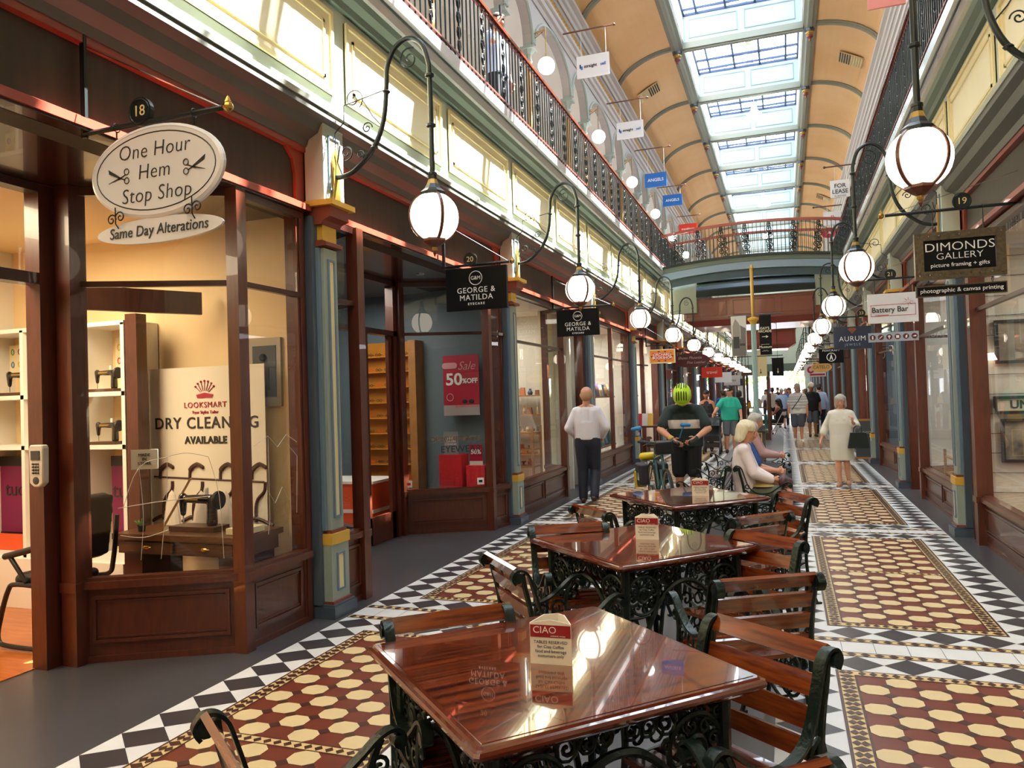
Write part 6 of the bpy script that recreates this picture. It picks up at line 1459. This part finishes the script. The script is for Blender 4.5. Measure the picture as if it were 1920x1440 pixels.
t=T('framed_picture','grey framed picture with black hanging clothes on the cream wall of the tailor shop','picture',(-3.6,4.86,1.5)); b=MB(); b.box(-3.86,-3.57,4.825,4.848,1.56,2.08); b.build('frame',mat('pale_frame','A89C88',.5),t); b=MB(); b.box(-3.82,-3.61,4.82,4.826,1.63,2.02); b.build('print',M['greyd'],t); b=MB(); b.box(-3.76,-3.67,4.812,4.82,1.68,1.85); b.ball((-3.72,4.815,1.93),.03,8,6); b.build('printed_figure',M['blackm'],t)
# inner door frame
t=T('inner_door_frame','brown timber door frame standing inside the tailor shop behind the glass','door frame',(-4.93,4.6,0)); b=MB(); b.box(-4.74,-4.63,4.50,4.60,0,2.3); b.build('post',M['mahog'],t); b=MB(); b.bar((-4.62,3.98,2.36),(-4.19,4.70,2.36),.05,.17); b.build('lintel',M['mahog'],t)
# desk and things on it
t=T('sewing_desk','old wooden sewing desk with drawers inside the angled window','desk',(-4.0,4.3,0)); b=MB(); b.box(-4.50,-3.40,4.12,4.58,.66,.70); b.box(-4.47,-3.43,4.15,4.56,.56,.66); b.build('top',mat('old_walnut','5E3A20',.35,var=.3,scale=5),t)
for x in (-4.44,-3.62): b=MB(); b.box(x,x+.16,4.17,4.55,.0,.56); b.build('pedestal',M['mahogd'],t)
for i in range(2):
    b=MB(); b.box(-4.42+i*.5,-3.98+i*.5,4.138,4.15,.575,.645); d_=b.build('drawer',mat('old_walnut','5E3A20',.35),t); b=MB(); b.ball((-4.2+i*.5,4.13,.61),.02,8,6,(2,.6,.7)); b.build('drawer_pull',M['brass'],d_)
machine('black and gold sewing machine on the old desk in the angled window',(-3.93,4.34,.702),0,1.15)
t=T('potted_succulent','tiny potted succulent at the left end of the sewing desk','plant',(-4.36,4.25,.70)); b=MB(); b.lathe([(.022,.702),(.03,.745),(.026,.74)],(-4.33,4.22,0),12); b.build('pot',M['blackm'],t)
b=MB()
for i in range(12): a=i*2.4; b.tube([(-4.33,4.22,.74),(-4.36+.028*cos(a),4.22+.028*sin(a),.765+.012*(i%3))],[.008,.002],5)
b.build('leaves',mat('leaf_green','5C7A38',.5),t)
b=MB(); b.bar((-4.22,4.3,.71),(-4.05,4.4,1.06),.03,.012); tag(b.build('wooden_ruler',M['oak']),'slanting wooden ruler leaning over the sewing desk','ruler')
for i,(x,z) in enumerate(((-4.32,.0),(-4.05,.0),(-3.83,.0))):
    b=MB(); b.lathe([(.085,.702),(.07,.80),(.03,.93),(.002,.96)],(x,4.50,0),12,sy=.25); tag(b.build('paper_fan',mat('paper_white','DDD2C4',.8)),'white folded paper cone standing at the back of the sewing desk','paper','white paper cones behind the sewing machine')
b=MB(); b.box(-3.58,-3.42,4.2,4.4,.705,.745); tag(b.build('pin_tray',mat('tray_cream','D8C8A0',.6)),'small cream tray of pins at the right end of the sewing desk','tray')
# office chair
t=T('visitor_chair','black cantilever chair with armrests inside the tailor shop doorway','chair',(-4.72,3.95,0))
def cch(b): pass
x0=-4.98
for e,y in ((0,3.64),(1,4.02)):
    b=MB(); b.tube(spl([(-4.40,y,.03),(-4.85,y,.03),(-4.98,y,.06),(-4.96,y,.2),(-4.88,y,.40),(-4.8,y,.44),(-4.45,y,.44),(-4.38,y,.55),(-4.34,y,.85)],5),.016,8); b.build('tube_frame',M['blackm'],t,smooth=True)
    b=MB(); b.cap((-4.90,y,.62),(-4.55,y,.70),.022,.022); b.cap((-4.86,y,.62),(-4.72,y,.46),.016,.014); b.build('armrest',M['blackm'],t,smooth=True)
b=MB(); b.cap((-4.84,3.71,.46),(-4.84,3.96,.46),.045,.045); b.cap((-4.5,3.71,.46),(-4.5,3.96,.46),.04,.04); b.box(-4.84,-4.5,3.66,4.0,.43,.49); o=b.build('seat_pad',M['blackm'],t); remesh(o,.015,3)
b=MB(); b.cap((-4.40,3.76,.62),(-4.40,3.92,.62),.04,.04); b.cap((-4.33,3.77,.98),(-4.33,3.90,.98),.04,.04); b.add([(-4.42,3.70,.6),(-4.42,3.97,.6),(-4.35,3.96,1.0),(-4.35,3.71,1.0),(-4.36,3.70,.6),(-4.36,3.97,.6),(-4.29,3.96,1.0),(-4.29,3.71,1.0)],[(0,1,2,3),(7,6,5,4),(0,4,5,1),(1,5,6,2),(2,6,7,3),(3,7,4,0)]); o=b.build('back_pad',M['blackm'],t); remesh(o,.012,3)
# intercom on the jamb
t=T('intercom','grey and white keypad intercom on the brown post of the tailor shop door','intercom',(-4.2,3.42,1.25)); xi=-4.22
b=MB(); b.prism([(-4.325,1.14),(-4.29,1.115),(-4.25,1.115),(-4.215,1.14),(-4.21,1.35),(-4.22,1.37),(-4.32,1.37),(-4.33,1.35)],'y',3.37,3.415); o=b.build('housing',mat('pale_grey_plastic','C9C6C0',.35),t); md=o.modifiers.new('bev','BEVEL'); md.width=.006
b=MB(); b.box(-4.305,-4.235,3.365,3.372,1.28,1.335); b.build('screen',M['greyd'],t)
for i in range(12): b=MB(); x=-4.30+.02*(i%3)+.01; z=1.255-.018*(i//3); b.box(x-.006,x+.006,3.364,3.372,z-.005,z+.005); b.build('key',M['greyd'],t)
b=MB(); b.ball((-4.27,3.372,1.155),.025,10,8,(1.2,.25,1)); b.build('speaker_patch',M['greyd'],t)
t=T('small_window_sign','small cream card sign stuck inside the angled window','sign',(-3.95,3.9,1.2)); dv=V(-.888,-.46,0); p0=V(-3.93,3.98,1.30); b=MB(); u_=dv; b.quad(p0-V(0,0,.13),p0+u_*.17-V(0,0,.13),p0+u_*.17,p0); o=b.build('card',M['card'],t,fix=False); md=o.modifiers.new('thick','SOLIDIFY'); md.thickness=.003
text('MADE\nIN\nSTORE',.028,tuple(p0+u_*.085-V(0,0,.065)+V(.46,-.888,0)*.006),-u_,FZ,M['ink'],t)
# chalk drawings on the glass (two dress outlines)
chalk=mat('chalk_line','C8C4B8',.8)
gp=lambda u,z:V(-3.30,4.03,0)+V(-.888,-.46,0)*u+V(.46,-.888,0)*.006+V(0,0,z)
t=T('window_drawing','white line drawing of a shirt and tape measure on the angled window glass','drawing',(-3.8,3.8,.6))
for pts in ([(.2,1.25),(.33,1.28),(.45,1.26),(.62,1.20),(.72,.95)],[(.2,1.25),(.14,1.0),(.12,.6)],[(.45,1.26),(.46,1.0),(.5,.62)],[(.62,1.2),(.60,.9),(.62,.62)],[(.75,.95),(.5,.98),(.2,1.0)],[(.74,.78),(.6,.76),(.45,.8)]):
    b=MB(); b.tube(spl([gp(u,z) for u,z in pts],4),.0022,4); b.build('chalk_line',chalk,t)
t=T('window_drawing','white line drawing of a zigzag and ruler on the narrow facade pane','drawing',(-3.29,4.4,.9))
gq=lambda y,z:V(-3.298,y,z)
for pts in ([(4.15,1.3),(4.3,1.36),(4.4,1.28),(4.5,1.36),(4.62,1.3)],[(4.2,.9),(4.28,1.0),(4.36,.9),(4.44,1.0),(4.52,.9)],[(4.3,1.36),(4.3,.8),(4.28,.7)],[(4.5,1.3),(4.62,1.2),(4.6,.8)]):
    b=MB(); b.tube([gq(y,z) for y,z in pts],.002,4); b.build('chalk_line',chalk,t)
# ---------------------------------------------------------------- optical shop interior
t=T('spectacle_shelving','honey coloured shelving with rows of spectacles seen through the optician door','shelving',(-4.95,8.9,0)); b=MB(); b.box(-5.35,-4.55,8.93,8.99,.1,2.35); b.build('back_panel',M['yshelf'],t)
for i in range(10):
    z=.35+.2*i; b=MB(); b.box(-5.35,-4.55,8.80,8.93,z,z+.015); b.build('shelf',M['yshelf'],t)
    for j in range(6):
        x=-5.28+.13*j; b=MB()
        for e in (-1,1): b.tube(ring((x+e*.022,8.85,z+.040),.018,'xz',8),.003,4,closed=True,caps=False)
        b.tube([(x-.006,8.85,z+.038),(x+.006,8.85,z+.038)],.003,4); b.box(x-.045,x+.045,8.85,8.9,z+.038,z+.042); tag(b.build('spectacles',M['blackm'] if (i+j)%3 else M['orange']),'pair of spectacles displayed on the honey coloured optician shelves','spectacles','spectacles on the optician shelving')
b=MB(); b.box(-4.53,-4.43,8.75,8.99,.1,2.35); b.build('end_panel',M['oak'],t)
t=T('orange_counter','orange and white counter inside the optician door','counter',(-4.75,7.9,0)); b=MB(); b.box(-5.3,-4.55,7.8,8.4,0,.62); b.build('body',M['orange'],t); b=MB(); b.box(-5.32,-4.53,7.78,8.42,.62,.65); b.box(-5.31,-4.54,7.79,8.41,.28,.32); b.build('white_edge',M['white'],t)
t=T('sale_poster','crimson poster reading Sale 50 % OFF with sunglasses hanging in the optician window','poster',(-3.85,8.85,1.37)); f=8.845; b=MB(); b.box(-4.09,-3.60,8.85,8.857,1.37,2.13); b.build('paper',M['crim'],t)
b=MB(); b.box(-4.09,-3.60,f,f+.004,1.37,1.50); b.build('grey_foot',mat('poster_grey','A8A0A0',.6),t); b=MB(); b.cap((-4.06,f,2.0),(-3.93,f,2.0),.04,.04); b.v=[(v[0],f+.002 if v[1]>f else f-.001,v[2]) for v in b.v]; b.build('pink_tab',mat('tab_pink','D89AA0',.6),t)
text('Sale',.15,(-3.77,f,1.99),FX,FZ,mat('tab_pink','D89AA0',.6),t,shear=.4); text('50',.21,(-3.94,f,1.82),FX,FZ,M['wht'],t,off=.005,sx=1.1); text('%OFF',.085,(-3.72,f,1.80),FX,FZ,M['wht'],t,off=.003)
for cx in (-3.80,-3.71): b=MB(); b.ball((cx,f,1.545),.036,12,8,(1,.1,.75)); b.build('printed_lens',M['ink'],t)
b=MB(); b.box(-3.93,-3.62,f-.002,f+.002,1.47,1.50); b.build('printed_ledge',mat('printed_pink_ledge','C08080',.6),t); b=MB(); b.tube(ring((-4.0,f,1.6),.045,'xz',16),.003,4,closed=True,caps=False); b.build('ring_emblem',M['wht'],t)
for x0,x1,z1,lab in ((-4.02,-3.72,.90,'taller of two bright red display blocks in the optician window'),(-3.66,-3.42,.77,'shorter of two bright red display blocks in the optician window')):
    simple('red_display_block',lab,'display block',mat('red_cloth','D0202A',.8,bump=.1,scale=40),(x0,x1,8.5-.0,8.5+.22,.0,z1))
t=T('acrylic_notice','grey translucent notice card standing on the taller red block','notice',(-3.88,8.55,.90)); b=MB(); b.box(-3.97,-3.78,8.55,8.556,.90,1.18); b.build('card',mat('grey_card','8A8C92',.4),t)
text('NEW\nSEASON\nEYEWEAR',.035,(-3.875,8.545,1.06),FX,FZ,M['wht'],t)
t=T('small_sale_card','small crimson 50 % off card standing on the shorter red block','notice',(-3.54,8.55,.77)); b=MB(); b.box(-3.63,-3.46,8.55,8.556,.77,1.02); b.build('card',M['crim'],t); text('50%',.08,(-3.545,8.545,.93),FX,FZ,M['wht'],t,off=.002); b=MB(); b.box(-3.63,-3.46,8.546,8.55,.77,.82); b.build('grey_foot',M['wwall'],t)
gdir=(V(-3.35,8.52,0)-V(-4.29,8.04,0)).normalized(); gn=V(gdir.y,-gdir.x,0)
t=T('window_lettering','gold and dark lettering OPTOMETRY EYEWEAR on the optician window glass','lettering',(-3.8,8.2,1.0)); c=V(-3.72,8.33,0)+gn*.01
text('OPTOMETRISTS',.085,(c.x,c.y,1.10),gdir,FZ,M['brass'],t,ext=.0005); text('EYEWEAR',.11,(c.x+.06,c.y+.03,.98),gdir,FZ,mat('dark_letters','22262C',.5),t,ext=.0005)
for u,m_ in ((.08,'red'),(.93,'navy')):
    p=V(-4.29,8.04,0)+gdir*u+gn*.008; t=T('payment_sticker','white payment sticker with a %s mark, %s bottom corner of the optician window'%(m_,'left' if u<.5 else 'right'),'sticker',tuple(p)); b=MB(); q=[p+gdir*a+V(0,0,z) for a,z in ((-.04,.55),(.04,.55),(.04,.63),(-.04,.63))]; b.quad(*q); o=b.build('white_square',M['white'],t,fix=False); md=o.modifiers.new('thick','SOLIDIFY'); md.thickness=.002
    b=MB(); q=[p+gn*.003+gdir*a+V(0,0,z) for a,z in ((-.022,.575),(.022,.575),(.022,.605),(-.022,.605))]; b.quad(*q); o=b.build('coloured_mark',M[m_],t,fix=False)
# ---------------------------------------------------------------- displays in other bays
def shelfunit(x0,x1,y0,y1,zs,lab,m='oak',bx=True):
    t=T('display_shelving',lab,'shelving',((x0+x1)/2,(y0+y1)/2,0))
    for x in (x0,x1): 
        for y in (y0,y1): b=MB(); b.box(x-.015,x+.015,y-.015,y+.015,0,max(zs)+.1); b.build('upright',M[m],t)
    for z in zs: b=MB(); b.box(x0,x1,y0,y1,z-.01,z+.01); b.build('shelf',M[m],t)
    return t
PAL=['C8B48A','8A5A38','E0DCD0','B8402C','3E5A78','D8B040','4A6A48','704838','90A8B0','C87850']
def goods(x0,x1,y0,y1,zs,n,name,lab,cat,grp,seed,hmax=.16):
    r=random.Random(seed)
    for z in zs:
        for i in range(n):
            x=x0+(x1-x0)*(i+.5)/n; y=r.uniform(y0,y1); h=PAL[r.randrange(10)]; s=r.uniform(.5,1)*hmax; w_=r.uniform(.02,.05)
            b=MB(); kd=r.randrange(3)
            if kd==0: b.lathe([(w_*.7,z),(w_,z+s*.4),(w_*.4,z+s*.8),(w_*.5,z+s)],(x,y,0),10)
            elif kd==1: b.prism([(x-w_,z),(x+w_,z),(x+w_*.8,z+s),(x-w_*.8,z+s)],'y',y-.03,y+.03)
            else: b.lathe([(w_*.5,z),(w_*.2,z+s*.3),(w_,z+s*.6),(w_*.9,z+s*.7)],(x,y,0),10)
            tag(b.build(name,mat('goods_'+h,h,.45)),lab,cat,grp)
ZJ=(.62,.95,1.28,1.6)
shelfunit(-4.5,-3.75,12.1,12.45,ZJ,'oak shelving with small giftware in the bay two window')
goods(-4.4,-3.85,12.18,12.38,[z+.012 for z in ZJ],4,'giftware','small piece of giftware on the oak shelves of the second left window','giftware','giftware on the oak shelves',11)
shelfunit(-4.0,-3.5,10.6,11.0,(.55,.8,1.05),'low oak display stand near the glass of the second left window')
goods(-3.92,-3.58,10.7,10.9,(.562,.812,1.062),3,'ornament','small ornament on the low oak stand by the glass','ornament','ornaments on the low oak stand',12,.12)
def books(x,y0,y1,z,n,seed,side=-1,lab='',grp=''):
    r=random.Random(seed); st=(y1-y0)/n
    for i in range(n):
        h=['2A5A7A','C8A03C','8A2C34','E0DCD0','2F6A58','5A4A7A','C86A3A','1E2228','D8B8A8','4A88B0'][r.randrange(10)]; hh=r.uniform(.2,.34); y=y0+st*(i+.5); w_=st*.42
        t=T('book','book shown face out %s'%lab,'book',(x,y,z)); t['group']=grp
        b=MB(); b.add([(x,y-w_,z),(x,y+w_,z),(x+side*.05,y+w_,z+hh),(x+side*.05,y-w_,z+hh),(x+side*.03,y-w_,z),(x+side*.03,y+w_,z),(x+side*.08,y+w_,z+hh),(x+side*.08,y-w_,z+hh)],[(0,1,2,3),(7,6,5,4),(0,4,5,1),(1,5,6,2),(2,6,7,3),(3,7,4,0)]); b.build('cover',mat('cover_'+h,h,.4),t)
        h2=PAL[r.randrange(10)]; b=MB(); q=side*-.003; b.quad((x+q+side*.01,y-w_*.6,z+hh*.2),(x+q+side*.01,y+w_*.6,z+hh*.2),(x+q+side*.04,y+w_*.6,z+hh*.8),(x+q+side*.04,y-w_*.6,z+hh*.8)); b.build('cover_picture',mat('goods_'+h2,h2,.45),t,fix=False)
for zz,sd in ((.50,1),(1.55,2)):
    simple('window_ledge','white ledge of books in the bookshop window, %s'%('lower one' if zz<1 else 'upper one'),'ledge',M['oak'],(-3.95,-3.60,13.5,16.9,zz-.03,zz))
    books(-3.66,13.6,16.8,zz,9,sd,-1,'in the double bookshop window','books in the double bookshop window')
simple('window_ledge','oak ledge of books in the angled bookshop window beside the display table','ledge',M['oak'],(-4.3,-3.8,18.0,20.9,1.52,1.55)); books(-3.86,18.1,20.6,1.55,7,5,-1,'on the ledge of the farther bookshop bay','books in the farther bookshop bay')
t=T('book_table','small dark table of magazines outside the bookshop','table',(-3.05,17.75,0)); b=MB(); b.box(-3.28,-2.82,17.5,18.0,.80,.84); b.build('tabletop',M['mahogd'],t)
for x in (-3.25,-2.85):
    for y in (17.53,17.97): b=MB(); b.box(x-.02,x+.02,y-.02,y+.02,0,.80); b.build('leg',M['mahogd'],t)
for i,(x,c) in enumerate(((-3.2,'C02838'),(-3.08,'D8D0C8'),(-2.95,'D0A030'))):
    b=MB(); b.add([(x-.06,17.6,.84),(x+.06,17.6,.84),(x+.06,17.68,1.12),(x-.06,17.68,1.12),(x-.06,17.64,.84),(x+.06,17.64,.84),(x+.06,17.7,1.12),(x-.06,17.7,1.12)],[(0,1,2,3),(7,6,5,4),(0,4,5,1),(1,5,6,2),(2,6,7,3),(3,7,4,0)]); tag(b.build('magazine',mat('mag_'+c,c,.4)),['red','pale','yellow'][i]+' magazine standing on the small dark table outside the bookshop','magazine')
# right : gallery interior
rw=8.98
for i in range(14):
    b=MB(); b.box(1.92,4.4,rw-.006,rw,.25+i*.2,.256+i*.2); b.build('trim_15',M['ink'],kind='structure')
def frame(x0,x1,z0,z1,lab,pic,inner=None):
    t=T('picture_frame',lab,'picture',((x0+x1)/2,rw,z0)); b=MB(); w_=.03
    for q in ((x0,x1,z0,z0+w_),(x0,x1,z1-w_,z1),(x0,x0+w_,z0+w_,z1-w_),(x1-w_,x1,z0+w_,z1-w_)): b.box(q[0],q[1],rw-.05,rw-.006,q[2],q[3])
    b.build('frame',M['blackm'],t); b=MB(); b.box(x0+w_,x1-w_,rw-.02,rw-.01,z0+w_,z1-w_); b.build('print',pic,t); return t
frame(2.02,2.75,1.76,2.20,'large black framed print in the gallery window, upper',mat('print_grey','B8AFA0',.5,h2='6A6258',scale=3))
t=frame(1.985,2.75,1.25,1.43,'long black framed word sign in the gallery window between two prints',mat('sign_ivory','D8D0BC',.5)); text('UNIQUE',.115,(2.13,rw-.025,1.34),FX,FZ,M['ink'],t,off=.003,align='LEFT')
frame(2.04,2.9,.76,1.20,'large black framed print in the gallery window, lower',mat('print_sepia','B0A898',.5,h2='3A3834',scale=4))
t=T('wall_lamp','small lit wall lamp beside the upper print in the gallery','lamp',(2.25,rw-.1,1.95)); b=MB(); b.lathe([(.04,0),(.07,-.07)],(1.96,rw-.06,1.87),12); b.build('lit_shade',M['glob'],t); b=MB(); b.box(1.955,1.965,rw-.06,rw,1.87,1.88); b.build('bracket_arm',M['brass'],t)
# right second window: counter and shelving
shelfunit(2.6,3.4,12.6,12.95,(.5,.9,1.3,1.7),'pale shelving of goods in the second right window','white'); goods(2.65,3.35,12.65,12.9,(.512,.912,1.312,1.712),5,'packaged_item','small packaged item on the pale shelves of the second right window','packet','packets on the pale shelving',21)
shelfunit(1.95,2.35,9.6,11.4,(.42,.62),'low display stand along the second right window','oak'); goods(2.0,2.3,9.7,11.3,(.632,),6,'trinket','small trinket on the low stand in the second right window','trinket','trinkets on the low stand',22,.14)
shelfunit(2.4,3.0,15.8,16.2,(.6,1.0,1.4),'pale shelving in the third right window','white'); goods(2.45,2.95,15.85,16.15,(.612,1.012,1.412),4,'display_item','small item on the pale shelves of the third right window','goods','goods in the third right window',23)
t=T('chalkboard','blackboard with an orange timber top leaning near the right shopfronts','board',(1.6,18.2,0)); b=MB(); b.box(1.40,1.78,18.15,18.18,.05,.84); b.build('board_face',M['greyd'],t); b=MB(); b.box(1.38,1.80,18.14,18.19,.84,.88); b.box(1.38,1.80,18.14,18.19,.02,.06); b.build('timber_rail',M['orange'] if 0 else M['oak'],t)
for x in (1.42,1.76): b=MB(); b.bar((x,18.2,0),(x,18.17,.85),.03,.03); b.build('leg',M['oak'],t)
text('open',.12,(1.59,18.145,.6),FX,FZ,M['greygr'],t)
t=T('potted_fern','bright green potted plant in the third right window','plant',(2.2,15.1,.0)); b=MB(); b.lathe([(.1,0),(.14,.3),(.13,.3)],(2.2,15.1,.45),12); b.lathe([(.05,0),(.05,.45)],(2.2,15.1,0),8); b.build('pot',M['white'],t); b=MB(); r=random.Random(9)
for i in range(120):
    a,e,L=r.uniform(0,2*PI),r.uniform(.2,1.4),r.uniform(.12,.3); p=V(2.2,15.1,.8)+V(cos(a)*cos(e),sin(a)*cos(e),sin(e)*1.4)*L; d=V(cos(a),sin(a),.4)*.05; s_=V(-sin(a),cos(a),0)*.022; b.quad(p-s_,p+d*.5-s_*1.6,p+d,p+d*.5+s_*1.6)
b.build('foliage',mat('bright_leaf','7AC030',.5),t,fix=False)
# outside the far end
b=MB(); r=random.Random(4)
for j,(x,y,lab) in enumerate(((-2.6,72,'green street tree outside the far left of the arcade exit'),(1.2,76,'green street tree outside the far right of the arcade exit'))):
    t=T('street_tree',lab,'tree',(x,y,0)); b=MB(); b.tube([(x,y,0),(x+.05,y,1.6),(x,y,2.6)],[.12,.09,.06],8); b.build('trunk',M['mahogd'],t)
    b=MB()
    for i in range(900):
        u=V(r.gauss(0,1),r.gauss(0,1),r.gauss(0,1)); u=u.normalized()*r.uniform(.5,1.5); p=V(x,y,3.0)+u; a=V(r.uniform(-1,1),r.uniform(-1,1),r.uniform(-1,1))*.14; c_=V(r.uniform(-1,1),r.uniform(-1,1),r.uniform(-1,1))*.14; b.quad(p,p+a,p+a+c_,p+c_)
    b.build('foliage',mat('street_leaf','6A9A3A',.6,h2='9CC050',scale=2),t,fix=False)
t=T('red_awning','red street awning outside the arcade exit','awning',(-.6,68,2.0)); b=MB(); b.add([(-1.8,68,1.75),(.4,68,1.75),(.4,69.5,2.3),(-1.8,69.5,2.3)],[(0,1,2,3)]); o=b.build('canopy',M['red'],t,fix=False); md=o.modifiers.new('thick','SOLIDIFY'); md.thickness=.03
for x in (-1.75,.35): b=MB(); b.tube([(x,68.1,0),(x,68.1,1.8)],.03,6); b.build('post',M['white'],t)
b=MB(); b.box(XC-30,XC+30,YB+25,YB+60,-.2,0); b.box(XC-30,XC-8,YB+1,YB+25,-.2,0); b.box(XC+8,XC+30,YB+1,YB+25,-.2,0); b.build('floor',mat('street_paving','A8A49C',.8),kind='structure')
flush_text()
